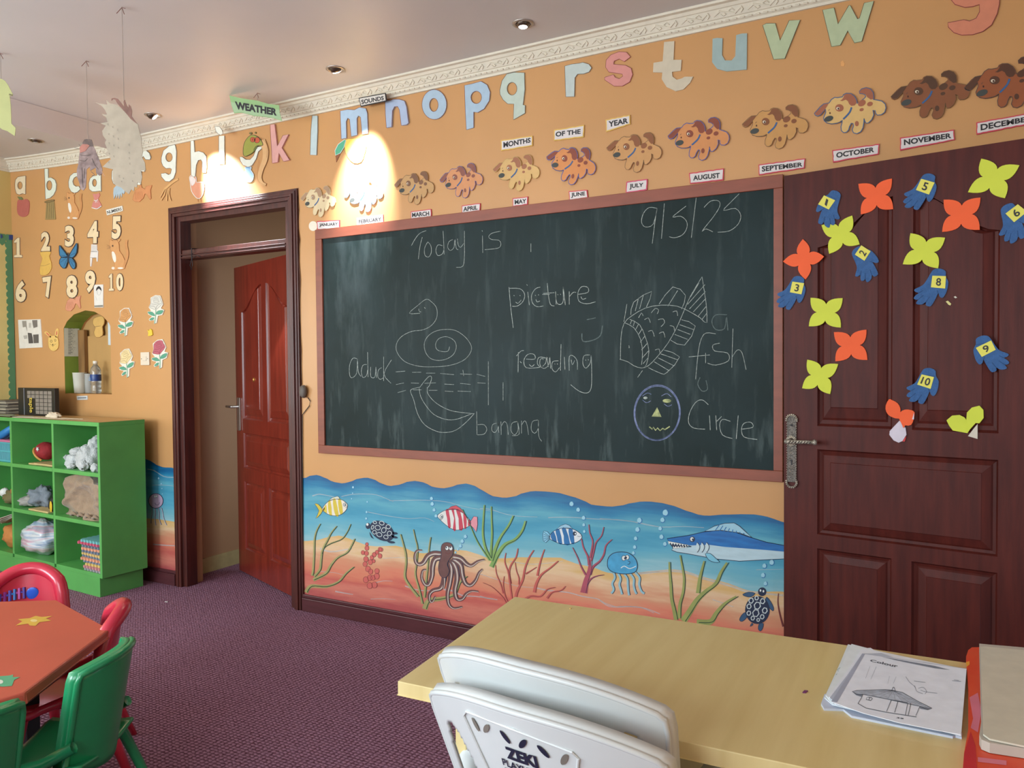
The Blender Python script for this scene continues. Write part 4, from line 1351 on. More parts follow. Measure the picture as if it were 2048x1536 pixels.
letter('r', 'B3', '818,158 880,140 960,130 990,122 1050,140 1075,175 1050,215 1000,232 940,235 915,270 910,450 828,452 822,300', (186, 194, 188), 'grey-white paper letter r above the words OF THE')
letter('s', 'B3', '1448,70 1388,115 1340,90 1290,110 1285,140 1400,150 1455,180 1468,240 1440,310 1370,350 1290,350 1200,290 1202,265 1285,240 1300,265 1340,280 1375,255 1370,235 1240,215 1210,170 1215,100 1260,50 1340,20 1410,25', (208, 138, 128), 'pink paper letter s with a maroon outline', line=OLR)
letter('t', 'B4', '120,352 205,345 198,500 265,500 258,590 185,600 190,640 225,665 265,655 290,640 360,640 335,690 280,745 215,760 140,725 100,660 105,605 28,603 32,525 108,512', (200, 186, 162), 'off-white paper letter t with a slanting crossbar', line=None)
letter('u', 'B4', '522,325 560,318 605,322 600,460 625,505 680,505 710,470 718,295 765,282 808,280 805,580 640,595 560,575 518,520', (154, 172, 168), 'grey-blue paper letter u', line=None)
letter('v', 'D3', '293,330 340,305 455,305 515,525 632,268 772,262 575,755 432,765', (176, 186, 148), 'pale green paper letter v with a black outline', line=INK, lw=5)
letter('w', 'D3', '1058,135 1205,105 1255,315 1395,75 1415,80 1505,250 1530,240 1590,45 1715,20 1560,535 1465,555 1380,400 1285,585 1172,602', (176, 186, 148), 'pale green paper letter w with a black outline', line=INK, lw=5)
letter('y', 'B5', '1330,-150 1520,-150 1500,-60 1560,-35 1610,-60 1620,-150 1810,-150 1800,40 1780,130 1730,230 1650,290 1560,318 1460,322 1390,300 1340,250 1335,210 1480,183 1530,195 1590,170 1622,110 1620,45 1560,65 1490,72 1400,45 1345,-20', (206, 128, 98), 'big pink paper letter cut off by the top edge, above NOVEMBER', line=OLR, lw=5)

# pictures under the letters
PG = 'picture cutouts under the alphabet letters'


def pic(name, label, cat, group=PG):
    return lambda a: a.build(name, label, cat, group)


a = Art(WALL, 'A2').poly('180,470 185,420 205,405 240,412 270,400 300,420 306,470 295,550 265,578 225,582 192,560 180,520', (178, 96, 84), 0.004, sm=3).poly('182,375 225,380 242,405 205,410', (110, 116, 70), 0.0045, 0.004)
a.build('apple_cutout', 'red apple cutout with a green leaf under the letter a', 'cutout', PG)
a = Art(WALL, 'A2').poly('480,435 560,420 575,605 570,610 468,612', (152, 128, 78), 0.004).poly('462,430 500,415 560,408 550,425 480,440', (136, 112, 66), 0.0046, 0.004, 2, line=INK, lw=3)
for q in range(4):
    a.line([(490 + q * 20, 440), (486 + q * 22, 600)], 2, OL, 0.0046, sm=0)
a.build('bag_cutout', 'brown sack cutout under the letter b', 'cutout', PG)


def cat_cut(crop, xf, label, flip=False):
    a = Art(WALL, 'A2', xf)
    a.poly('1130,815 1160,830 1195,820 1215,840 1225,880 1228,930 1265,985 1290,1060 1285,1100 1270,1118 1210,1125 1160,1128 1155,1110 1180,1080 1165,1020 1150,965 1145,930 1130,900', (206, 148, 92), 0.004, sm=2, line=(168, 104, 60), lw=2)
    a.line('1270,1095 1300,1020 1310,950 1298,880 1302,820', 26, (198, 138, 84), 0.0042, sm=4)
    a.poly('1150,945 1170,940 1190,975 1195,1030 1180,1050 1160,1010', (232, 222, 206), 0.0046, 0, 2)
    a.dot(1165, 1108, 16, 14, (228, 214, 196), 0.0048, th=0).dot(1240, 1108, 30, 10, (228, 214, 196), 0.0048, th=0)
    a.dot(1160, 880, 8, 10, (90, 62, 44), 0.0048, th=0)
    a.line('1215,840 1235,810', 14, (206, 148, 92), 0.0042)
    for t in ('1140,890 1100,870', '1140,895 1098,890', '1140,900 1100,910'):
        a.line(t, 2, OL, 0.0046)
    return a.build('cat_cutout', label, 'cutout', PG)


cat_cut('A2', None, 'orange cat cutout under the number 5')
cat_cut('A2', sim(WALL, 'A2', (1130, 815), (1160, 1128), (690, 330), (705, 610)), 'orange cat cutout under the letter c')
a = Art(WALL, 'A2').poly('955,345 985,352 1020,338 1028,360 1010,400 1040,455 1045,475 1000,500 942,490 955,440 972,410', (204, 128, 116), 0.004).line('945,488 975,498 1005,500 1045,472', 7, WH, 0.0046).line('968,412 990,418 1012,405', 6, WH, 0.0046).line('990,415 982,440', 4, WH, 0.0047).line('992,415 1002,438', 4, WH, 0.0047)
a.build('dress_cutout', 'small pink dress cutout with white trim', 'cutout', PG)
a = Art(WALL, 'A2')
a.poly('1170,290 1195,265 1240,268 1275,290 1282,330 1270,350 1255,335 1250,385 1235,340 1225,400 1212,345 1200,395 1192,350 1172,400 1165,340', (168, 184, 192), 0.004)
a.build('elephant_cutout', 'grey-blue fringed cutout half behind the hanging pineapple', 'cutout', PG)


def fish_cut(xf, label, col=(204, 136, 86)):
    a = Art(WALL, 'A2', xf)
    a.poly('1365,410 1372,370 1395,310 1425,290 1450,250 1458,285 1490,300 1500,270 1560,258 1545,310 1552,395 1540,405 1505,350 1490,345 1470,395 1430,430 1390,428', col, 0.004, line=(160, 92, 56), lw=2)
    for q in range(5):
        a.line([(1392 + q * 16, 330 - q * 2), (1400 + q * 16, 370), (1390 + q * 16, 405)], 2, (160, 92, 56), 0.0045)
    return a.build('fish_cutout', label, 'cutout', PG)


fish_cut(None, 'orange fish cutout right of the hanging pineapple')
fish_cut(sim(WALL, 'A2', (1365, 410), (1560, 258), (675, 1530), (832, 1390)), 'orange-pink fish cutout under the number 8', (210, 142, 110))
a = Art(WALL, 'A2')
a.line('1830,195 1780,225 1735,262 1690,300', 20, (214, 164, 104), 0.004, sm=4)
for t in ('1690,300 1665,350 1645,385', '1700,310 1690,360 1655,415', '1720,310 1712,420', '1740,290 1735,350 1755,420'):
    a.line(t, 13, (214, 164, 104), 0.0042)
    a.line([(x + 6, y) for x, y in P(t)], 3, (150, 104, 62), 0.0047)
a.build('giraffe_cutout', 'thin faded tan giraffe cutout under the letter g', 'cutout', PG)
a = Art(WALL, 'B1')
a.poly('488,950 505,932 525,945 545,940 555,965 560,1000 620,995 632,1040 620,1110 590,1155 555,1150 515,1100 500,1050 495,1000', (212, 144, 112), 0.004, sm=2, line=WH, lw=5)
a.poly('492,955 510,940 530,950 548,975 540,1010 512,1035 500,1000', (224, 208, 200), 0.0046, 0, 2)
a.line('565,1150 570,1190', 5, (200, 130, 80), 0.0042).line('590,1150 600,1190', 5, (200, 130, 80), 0.0042)
a.build('hen_cutout', 'orange hen cutout touching the top of the door frame', 'cutout', PG)
a = Art(WALL, 'B1')
a.line('1195,590 1230,680 1225,780 1190,870 1175,950 1195,1005 1235,1025', 62, (214, 168, 116), 0.006, sm=4, taper=0.6)
a.line('1170,565 1215,590 1248,650 1245,760', 4, (180, 130, 80), 0.0064)
a.line('1165,780 1155,850 1155,950 1175,1000 1235,1035', 3, (180, 130, 80), 0.0064)
a.poly('1015,690 1030,610 1070,555 1110,540 1160,560 1195,600 1205,640 1150,645 1125,670 1120,700 1070,735 1025,745', (150, 150, 64), 0.0075, sm=3, line=INK, lw=4)
a.dot(1110, 585, 25, 25, (188, 84, 52), 0.008, th=0, line=INK, lw=3).dot(1152, 590, 27, 28, (188, 84, 52), 0.008, th=0, line=INK, lw=3)
a.line('1120,575 1105,580 1112,595', 3, INK, 0.0085)
a.poly('1115,700 1120,670 1150,645 1158,650 1135,690', (96, 104, 48), 0.008, 0)
a.dot(1085, 522, 14, 10, (110, 100, 60), 0.006).dot(1132, 516, 7, 9, (110, 100, 60), 0.006)
a.build('snake_cutout', 'green-headed snake cutout with red eyes over the letter j', 'cutout', PG)
a = Art(WALL, 'B1').poly('1030,855 1092,850 1085,878 1112,920 1108,970 1082,998 1040,992 1020,962 1020,910 1040,882', (150, 188, 218), 0.005, sm=2, line=WH, lw=6).dot(1060, 856, 28, 6, (110, 150, 190), 0.0056, th=0)
a.build('jug_cutout', 'light blue jug cutout below the green snake', 'cutout', PG)
a = Art(WALL, 'B2').poly('395,725 390,680 420,620 480,575 495,580 475,650 440,705', (84, 168, 132), 0.005, line=WH, lw=5).poly('490,575 560,565 640,560 680,585 688,640 670,720 640,790 570,800 510,740 480,650', (238, 206, 96), 0.004, sm=2, line=(150, 110, 70), lw=2).poly('392,730 440,705 400,790', (140, 84, 50), 0.003)
a.build('mango_cutout', 'yellow mango cutout with a green leaf in the lamp glare', 'cutout', PG)

# numbers 1-10
NG = 'cream number cutouts on the left wall part'
CRM = paper((226, 202, 160))


def number(t, q, label, group=NG, crop='A2'):
    a = Art(WALL, crop)
    v = P(q)
    if '1' in t:
        w1 = 1.0 if t == '1' else 0.36

        def g(x, y):
            x *= w1
            return tuple((1 - x) * ((1 - y) * v[0][j] + y * v[3][j]) + x * ((1 - y) * v[1][j] + y * v[2][j]) for j in (0, 1))
        one = [g(*p) for p in ((0.0, 0.16), (0.42, 0.0), (0.72, 0.0), (0.72, 0.86), (1.0, 0.88), (1.0, 1.0), (0.0, 1.0), (0.0, 0.88), (0.30, 0.86), (0.30, 0.22), (0.06, 0.27))]
        a.poly(one, CRM, 0.0050, line=OL, lw=4)
        if t == '10':
            z = [tuple((1 - x) * v[i][j] + x * v[k][j] for j in (0, 1)) for x, i, k in ((0.52, 0, 1), (1, 0, 1), (1, 3, 2), (0.52, 3, 2))]
            a.text('0', z, OL, 0.0042, 0.07, 0.045)
            a.text('0', z, CRM, 0.0050, 0.045)
    else:
        a.text(t, q, OL, 0.0042, 0.072, 0.045)
        a.text(t, q, CRM, 0.0050, 0.045)
    cx, cy = sum(p[0] for p in v) / 4, sum(p[1] for p in v) / 4
    return a.build('number_cutout', label, 'number', group)


number('1', '150,800 232,795 235,1000 150,1000', 'cream number 1 beside the green scalloped border')
number('2', '428,740 515,735 520,932 428,935', 'cream number 2 above the yellow banana shape')
number('3', '672,675 765,672 762,885 672,890', 'cream number 3 above the blue butterfly')
number('4', '900,630 1015,625 1012,852 905,858', 'cream number 4 above the small white chair')
number('5', '1155,578 1248,575 1240,808 1150,812', 'cream number 5 under the NUMBERS card')
number('6', '165,1238 272,1235 272,1455 165,1455', 'cream number 6, left end of the second number row')
number('7', '440,1205 530,1190 560,1410 470,1415', 'cream number 7 in the second row under the yellow shape')
number('8', '680,1185 795,1180 800,1410 690,1415', 'cream number 8 above the orange-pink fish')
number('9', '878,1135 985,1132 980,1358 880,1362', 'cream number 9 beside the small portrait print')
number('10', '1118,1165 1268,1162 1268,1338 1120,1342', 'cream number 10 under the orange cat')
TG = 'pictures under the numbers'
a = Art(WALL, 'A2').poly('415,945 525,940 510,985 530,1050 532,1110 500,1165 460,1180 415,1170 418,1080 440,1010', (216, 172, 84), 0.004, sm=2, line=(180, 130, 60), lw=2).line('420,1085 470,1080 520,1060', 2, OL, 0.0046)
a.build('pear_cutout', 'yellow pear-like cutout under the number 2', 'cutout', TG)
a = Art(WALL, 'A2')
for t in ('705,985 640,895 622,880 625,975 660,1000', '725,975 780,880 803,855 798,950 760,1000 730,1000', '700,1000 640,1000 622,1060 660,1110 690,1095 710,1010', '718,1000 750,1005 785,1060 780,1110 755,1112 725,1060'):
    a.poly(t, (58, 118, 156), 0.010, 0.004, 2, line=(40, 48, 60), lw=7)
    pts = P(t)
    for p in pts[1:4]:
        a.line([(712, 990), ((p[0] * 0.85 + 712 * .15), (p[1] * .85 + 990 * .15))], 3, (34, 60, 84), 0.0106, sm=0)
a.line('712,950 714,1050', 12, (40, 48, 60), 0.0108)
a.build('butterfly_cutout', 'blue paper butterfly under the number 3', 'butterfly', TG)
a = Art(WALL, 'A2').poly('940,865 998,868 1000,925 1010,935 1005,1040 995,1040 990,1000 950,1000 940,1090 930,1090 928,990 938,930', (222, 214, 206), 0.004)
for q in range(5):
    a.line([(945, 880 + q * 14), (996, 884 + q * 14)], 3, (150, 136, 126), 0.0046, sm=0)
a.line('935,938 1005,940', 4, (120, 110, 104), 0.0046).line('930,1000 1000,1005', 3, (120, 110, 104), 0.0046)
a.build('chair_cutout', 'small white chair cutout under the number 4', 'cutout', TG)
a = Art(WALL, 'A2').poly('1092,512 1258,470 1265,522 1102,568', (226, 220, 206), 0.005, line=(180, 170, 150), lw=3).text('NUMBERS', '1102,522 1250,486 1254,516 1108,556', INK, 0.0054, 0.02)
a.build('word_card', 'small white card reading NUMBERS', 'sign', 'word cards on the wall')
a = Art(WALL, 'A2').poly('965,1278 1062,1275 1062,1510 972,1512', (222, 216, 206), 0.004).poly('990,1340 995,1310 1018,1292 1040,1310 1046,1342 1038,1335 1018,1318 998,1335', (44, 40, 42), 0.0046, 0, 2).line('1000,1335 1005,1370 1020,1385 1035,1368 1042,1338', 2, (150, 146, 142), 0.0046).poly('972,1490 1060,1484 1060,1506 974,1508', (140, 136, 124), 0.0045, 0).line('985,1395 1000,1440', 2, (170, 166, 160), 0.0046)
a.build('portrait_print', 'small black and white head-and-shoulders print beside the number 9', 'print', TG)
# printed sheet, rabbit, small yellow shape
a = Art(WALL, 'A3').poly('190,408 420,402 440,690 205,702', (222, 216, 204), 0.004).poly('232,420 275,418 285,530 270,480 240,485', (150, 142, 130), 0.0045, 0).poly('300,440 325,438 325,488 302,490', (188, 182, 170), 0.0045, 0).poly('335,412 388,410 390,480 350,492 342,460', (120, 112, 104), 0.0045, 0).poly('290,540 330,545 340,585 348,648 300,650', (84, 78, 74), 0.0045, 0).poly('345,560 402,556 403,645 352,648', (96, 90, 84), 0.0045, 0).poly('245,570 285,565 285,600 255,605', (176, 170, 160), 0.0045, 0)
a.build('printed_sheet', 'white printed sheet with grey photos on the wall left of the rabbit face', 'paper', 'sheets on the left wall part')
a = Art(WALL, 'A3').poly('500,600 520,575 545,570 575,572 600,600 607,660 595,705 560,728 525,715 505,680', (226, 186, 106), 0.005, sm=3, line=(188, 142, 70), lw=3)
a.poly('520,590 475,555 460,540 480,525 510,545 530,575', (226, 186, 106), 0.005, sm=2).poly('520,585 485,552 475,538 490,538 512,560', (206, 110, 84), 0.0055, 0).poly('570,575 575,520 590,498 605,505 602,560 590,590', (226, 186, 106), 0.005, sm=2).poly('578,570 584,530 594,515 594,555', (206, 110, 84), 0.0055, 0)
a.line(ell(533, 627, 10, 12, 0, 10), 3, INK, 0.0056, True, 0).line(ell(573, 618, 9, 11, 0, 10), 3, INK, 0.0056, True, 0).dot(548, 660, 7, 5, INK, 0.0056, th=0).line('548,662 548,678', 2, INK, 0.0056).line('520,655 538,668 548,678 560,668 580,655', 2, INK, 0.0056)
a.build('rabbit_cutout', 'yellow rabbit face cutout with pink ears left of the niche', 'cutout', 'animal cutouts by the niche')
a = Art(WALL, 'A3').poly('1520,510 1535,520 1550,500 1565,512 1572,560 1555,572 1525,575 1530,545', (224, 190, 60), 0.008)
a.build('star_cutout', 'tiny bright yellow scrap between the roses', 'cutout')
RG = 'paper roses left of the doorway'


def rose(xf, col, edge, label):
    a = Art(WALL, 'A3', xf)
    a.poly('1550,182 1600,155 1650,160 1665,200 1678,250 1655,290 1690,308 1670,358 1625,368 1612,440 1585,450 1588,412 1540,420 1532,402 1565,372 1525,352 1518,325 1555,318 1530,280 1550,240', (224, 216, 200), 0.006)
    a.poly('1560,192 1600,165 1645,172 1655,205 1670,245 1630,285 1605,305 1560,290 1538,275 1555,240', col, 0.0065, 0, 2, line=edge, lw=2.5)
    for t in ('1570,200 1600,190 1635,200', '1575,215 1605,205 1640,218 1610,230 1580,225', '1560,245 1600,250 1640,235', '1545,268 1590,272 1605,300', '1605,300 1620,262 1660,240', '1585,182 1610,178 1632,186'):
        a.line(t, 3, edge, 0.007)
    for t in ('1525,328 1570,328 1598,368 1560,362 1530,342', '1612,352 1620,322 1655,310 1682,315 1660,348', '1540,410 1560,388 1588,386 1575,410'):
        a.poly(t, (88, 154, 124), 0.0068, 0, 2, line=(54, 104, 84), lw=2)
    a.line('1605,308 1604,360 1592,446', 8, (110, 170, 140), 0.007)
    return a.build('rose_cutout', label, 'paper rose', RG)


rose(None, (212, 206, 192), (110, 104, 100), 'white paper rose, highest of the four roses')
rose(sim(WALL, 'A3', (1620, 155), (1590, 448), (1300, 285), (1287, 575)), (204, 148, 90), (140, 92, 50), 'orange paper rose, upper left of the four roses')
rose(sim(WALL, 'A3', (1620, 155), (1590, 448), (1300, 705), (1310, 998)), (226, 202, 148), (150, 122, 74), 'pale yellow paper rose, lower left of the four roses')
rose(sim(WALL, 'A3', (1620, 155), (1590, 448), (1640, 608), (1645, 908)), (182, 92, 104), (126, 52, 66), 'crimson paper rose overlapping the light switch')
a = MB()
z = [WALL.uv(1450, 740, 'A3'), WALL.uv(1540, 872, 'A3')]
b = MB()
SWM = mat('switch_plastic', (220, 206, 184), 0.35, 0.02)
b.box((z[0].real, -0.010, z[1].imag), (z[1].real, 0, z[0].imag), SWM)
sw = b.build('light_switch', bevel=0.003, label='white light switch beside the crimson paper rose', cat='light switch')
b = MB()
cx, cz = (z[0].real + z[1].real) / 2, (z[0].imag + z[1].imag) / 2
b.box((cx - 0.018, -0.014, cz - 0.014), (cx + 0.018, -0.009, cz + 0.014), SWM)
b.build('rocker', sw, bevel=0.002)
b = MB()
for sx in (-1, 1):
    b.lathe([(0, 0.0015), (0.003, 0.001), (0.003, 0)], IRON, 8, Matrix.Translation((cx + sx * 0.030, -0.010, cz)) @ Matrix.Rotation(pi / 2, 4, 'X'))
b.build('screw', sw)
a = Art(WALL, 'A3').poly('790,1188 900,1184 902,1225 795,1228', (200, 200, 196), 0.004).line('802,1208 890,1205', 12, (120, 120, 122), 0.0045, sm=0)
a.build('name_strip', 'tiny grey printed strip directly below the niche', 'paper')

# ------------------------------------------------------------------ dogs and month cards
DG = 'dog cutouts for the months'
A_, B_ = (262, 1078), (600, 797)


def dog(crop, n, t, col, dark, edge, label, lw=7):
    xf = None if crop == 'B5' and n == A_ else sim(WALL, 'B5', A_, B_, n, t, crop)
    a = Art(WALL, 'B5', xf)
    a.poly('132,1030 150,1010 185,970 215,945 265,935 285,905 315,885 340,888 385,880 395,860 420,848 460,850 495,875 512,905 518,940 540,925 575,900 595,880 590,862 570,852 540,850 538,830 560,808 600,797 640,810 662,840 668,880 665,905 690,908 740,918 770,945 778,980 765,1020 735,1042 700,1045 685,1030 680,1005 660,1000 668,1040 650,1085 620,1115 598,1118 585,1095 580,1075 578,1110 570,1160 550,1195 515,1213 485,1205 473,1180 485,1140 480,1120 465,1118 448,1150 440,1180 420,1200 395,1203 375,1185 372,1150 382,1110 385,1090 370,1105 330,1120 285,1125 245,1115 220,1095 215,1070 235,1020 232,990 215,1010 185,1045 160,1055 140,1045', col, 0.007, line=edge, lw=lw)
    for s in ('134,1030 215,948 262,938 240,975 215,1008 185,1042 155,1050', '362,915 380,905 397,882 397,866 420,852 460,853 492,878 508,908 512,935 495,958 465,962 445,945 435,920 415,905 385,918', '542,848 540,830 562,811 600,800 638,813 659,842 665,880 662,900 640,905 605,880 597,862 570,850'):
        a.poly(s, dark, 0.0076, 0)
    a.dot(358, 980, 38, 34, dark, 0.0076, 0, th=0).dot(345, 985, 16, 13, (222, 206, 180), 0.0080, th=0).dot(349, 987, 8, 9, (70, 34, 20), 0.0083, th=0)
    a.dot(560, 937, 38, 27, dark, 0.0076, -30, th=0).dot(633, 945, 27, 20, dark, 0.0076, -20, th=0).dot(558, 996, 20, 14, dark, 0.0076, -20, th=0).dot(515, 1122, 18, 24, dark, 0.0076, th=0)
    a.dot(262, 1078, 43, 25, (66, 68, 64), 0.0080, -20, th=0).dot(273, 1027, 6, 9, (70, 34, 20), 0.008, th=0)
    a.line('258,1006 270,992', 3, OL, 0.008).line('468,975 450,1020 415,1060 392,1082', 15, (58, 92, 136), 0.0080)
    a.line('240,1118 290,1122 350,1112 375,1095', 3, OL, 0.0082)
    return a.build('dog_cutout', label, 'dog cutout', DG)


EB, EN = mat('edge_blue', (70, 84, 142), 0.5, 0), mat('edge_brown', (112, 84, 50), 0.5, 0)
dog('B2', (128, 1190), (315, 1018), (212, 190, 150), (164, 130, 100), mat('edge_pale', (176, 156, 112), 0.5, 0), 'pale cream spotted dog cutout above the JANUARY card', 4)
dog('B2', (558, 1155), (748, 942), (232, 220, 205), (180, 160, 150), mat('edge_teal', (60, 110, 130), 0.5, 0), 'washed-out spotted dog cutout in the lamp glare above FEBRUARY', 5)  # lamp glare put into the colours: body and spots paler than the other dogs
dog('B2', (1035, 1063), (1250, 878), (190, 148, 98), (124, 86, 62), EN, 'tan spotted dog cutout above the MARCH card', 4)
dog('B2', (1480, 1010), (1700, 800), (206, 142, 96), (138, 84, 70), EB, 'orange-brown dog cutout with a blue outline above APRIL', 6)
dog('B3', (215, 1208), (470, 1005), (208, 168, 108), (160, 104, 74), mat('edge_straw', (180, 150, 84), 0.5, 0), 'straw-coloured spotted dog cutout above MAY', 5)
dog('B3', (728, 1108), (1030, 942), (206, 134, 78), (136, 70, 52), EB, 'orange dog cutout with a blue outline above JUNE', 8)
dog('B3', (1320, 1010), (1630, 795), (198, 146, 92), (140, 86, 52), EN, 'light brown dog cutout above JULY', 5)
dog('B4', (250, 1190), (540, 978), (204, 136, 82), (134, 68, 48), EB, 'orange dog cutout with a blue outline above AUGUST', 7)
dog('B4', (873, 1093), (1185, 872), (194, 142, 82), (130, 78, 46), EN, 'brown-spotted tan dog cutout above SEPTEMBER', 5)
dog('B5', A_, B_, (212, 172, 108), (160, 94, 66), mat('edge_blue2', (64, 92, 128), 0.5, 0), 'cream dog cutout with a blue outline above OCTOBER', 8)
dog('B5', (962, 932), (1345, 640), (132, 78, 46), (84, 54, 34), EN, 'dark stained brown dog cutout above NOVEMBER', 4)
dog('B5', (1645, 845), (2044, 513), (146, 80, 44), (84, 50, 32), mat('edge_dark', (70, 60, 56), 0.5, 0), 'dark brown dog cutout cut by the right picture edge above DECEMBER', 5)

WC = 'word cards on the wall'


def card(word, crop, q, tq, edge, label, h=0.006, name='month_card', pl=WALL, inner=(214, 204, 200), g='month cards over the board', jag=5.0, seed=1):
    v = P(q)
    rnd = random.Random(seed)
    a = Art(pl, crop)
    out = []
    for i in range(4):
        p0, p1 = v[i], v[(i + 1) % 4]
        L = hypot(p1[0] - p0[0], p1[1] - p0[1])
        n = max(2, int(L / 28))
        for k in range(n):
            t = k / n
            j = (0 if k == 0 else (rnd.random() - 0.5) * jag)
            nx, ny = -(p1[1] - p0[1]) / L, (p1[0] - p0[0]) / L
            out.append((p0[0] + (p1[0] - p0[0]) * t + nx * j, p0[1] + (p1[1] - p0[1]) * t + ny * j))
    a.poly(out, edge, h)
    cx, cy = sum(p[0] for p in v) / 4, sum(p[1] for p in v) / 4
    L1 = hypot(v[1][0] - v[0][0], v[1][1] - v[0][1])
    L2 = hypot(v[3][0] - v[0][0], v[3][1] - v[0][1])
    k1, k2 = 1 - 0.16 * L2 / L1, 0.80

    def ins(p):
        u = ((p[0] - v[0][0]) * (v[1][0] - v[0][0]) + (p[1] - v[0][1]) * (v[1][1] - v[0][1])) / L1 ** 2
        ex, ey = (v[1][0] - v[0][0]) / L1, (v[1][1] - v[0][1]) / L1
        du = (p[0] - cx) * ex + (p[1] - cy) * ey
        px, py = cx + ex * du, cy + ey * du
        return (cx + ex * du * k1 + (p[0] - px) * k2, cy + ey * du * k1 + (p[1] - py) * k2)
    a.poly([ins(p) for p in out], inner, h + 0.0004, 0)
    a.text(word, tq, INK, h + 0.0009, 0.035)
    return a.build(name, label, 'sign', g)


RED = mat('card_red', (196, 60, 78), 0.6, 0.1, 40)
card('JANUARY', 'B2', '215,1358 435,1345 437,1430 222,1440', '240,1378 420,1368 422,1408 242,1415', RED, 'red-edged card reading JANUARY', seed=1)
card('FEBRUARY', 'B2', '598,1325 852,1292 856,1375 600,1405', '618,1345 835,1318 838,1355 620,1382', mat('card_pink', (206, 120, 134), 0.6, 0.1), 'red-edged card reading FEBRUARY', seed=2)
card('MARCH', 'B2', '1117,1265 1312,1240 1315,1315 1120,1338', '1130,1277 1294,1262 1296,1303 1132,1320', RED, 'red-edged card reading MARCH', seed=3)
card('APRIL', 'B2', '1607,1208 1785,1185 1782,1258 1608,1283', '1622,1222 1760,1206 1760,1245 1622,1265', RED, 'red-edged card reading APRIL', seed=4)
card('MAY', 'B3', '318,1425 465,1408 463,1485 320,1508', '338,1442 452,1430 450,1470 340,1485', RED, 'red-edged card reading MAY', seed=5)
card('JUNE', 'B3', '856,1358 1033,1345 1042,1420 862,1448', '880,1375 1012,1362 1015,1408 880,1425', RED, 'red-edged card reading JUNE', seed=6)
card('JULY', 'B3', '1410,1268 1610,1240 1607,1345 1405,1378', '1440,1290 1575,1278 1572,1325 1440,1345', mat('card_rose', (204, 72, 104), 0.6, 0.1), 'pink-edged card reading JULY', seed=7)
card('AUGUST', 'B4', '327,1440 615,1400 612,1500 335,1530', '360,1462 583,1437 583,1480 362,1503', RED, 'red-edged card reading AUGUST', seed=8)
card('SEPTEMBER', 'B4', '903,1370 1290,1318 1285,1400 907,1458', '930,1385 1268,1350 1270,1385 932,1430', RED, 'red-edged card reading SEPTEMBER', seed=9)
card('OCTOBER', 'B5', '292,1360 718,1303 712,1398 300,1472', '328,1382 672,1332 672,1378 330,1432', RED, 'red-edged card reading OCTOBER', seed=10)
card('NOVEMBER', 'B5', '902,1248 1392,1175 1400,1268 905,1365', '938,1265 1365,1205 1368,1252 940,1318', RED, 'red-edged card reading NOVEMBER', seed=11)
card('DECEMBER', 'B5', '1592,1110 2130,1015 2130,1115 1595,1220', '1630,1128 2100,1050 2100,1095 1632,1185', RED, 'red-edged card reading DECEMBER cut by the right picture edge', seed=12)
YEL = mat('card_yellow', (216, 176, 88), 0.6, 0.1, 40)
card('MONTHS', 'B3', '205,870 508,825 510,922 208,972', '230,888 492,845 492,892 232,942', YEL, 'yellow-edged card reading MONTHS', seed=13, g=WC, name='word_card')
card('OF THE', 'B3', '715,770 1005,722 1000,840 715,875', '732,790 972,762 972,808 732,838', YEL, 'yellow-edged card reading OF THE', seed=14, g=WC, name='word_card')
card('YEAR', 'B3', '1210,672 1445,625 1448,715 1215,790', '1238,690 1425,655 1428,705 1240,745', YEL, 'yellow-edged card reading YEAR', seed=15, g=WC, name='word_card')
card('SOUNDS', 'B2', '618,175 875,128 885,205 638,260', '642,195 858,155 862,195 648,238', INK, 'black-edged card reading SOUNDS on the cornice', seed=16, g=WC, name='word_card', pl=wy(-0.049), inner=(206, 200, 192), jag=1)
a = Art(WALL, 'B1').poly(ell(1690, 1425, 42, 48, 0, 20), (226, 216, 196), 0.002)
a.build('paper_dot', 'round whitish patch left of the JANUARY card', 'patch')

# scraps of tape and paint chips
a = Art(WALL, 'B5').poly('368,560 388,545 405,580 398,600 370,595', (222, 160, 96), 0.0012, 0.0012)
a.build('paint_chip', 'pale chipped spot on the orange wall above OCTOBER', 'chip')

# bell push with its cord by the door frame
b = MB()
GRY = mat('bell_grey', (96, 86, 78), 0.6, 0.1)
z = WALL.uv(612, 783)
b.blob((z.real - 0.004, -0.018, z.imag), (0.024, 0.018, 0.036), GRY, 0.1, 2, 10, 3)
bell = b.build('door_bell', smooth=True, label='small grey bell unit on the right edge of the door frame', cat='bell')
b = MB()
pts = [WALL.uv(x, y) for x, y in ((617, 795), (622, 802), (620, 812), (612, 822), (606, 830), (606, 900), (607, 1000), (607, 1190))]
b.tube([(p.real, -0.006, p.imag) for p in pts], 0.0022, INK, 6)
b.build('cord', bell, smooth=True)
b = MB()
pts = [WALL.uv(x, y) for x, y in ((596, 385), (598, 420), (596, 450), (600, 480), (598, 520), (601, 560), (599, 620), (603, 700), (604, 770))]
b.tube([(p.real + 0.002, -0.005, p.imag) for p in pts], 0.0022, mat('wire_brown', (88, 52, 40), 0.6, 0), 6)
tag(b.build('wire', smooth=True), 'thin brown wire running up the right side of the door frame', 'wire')

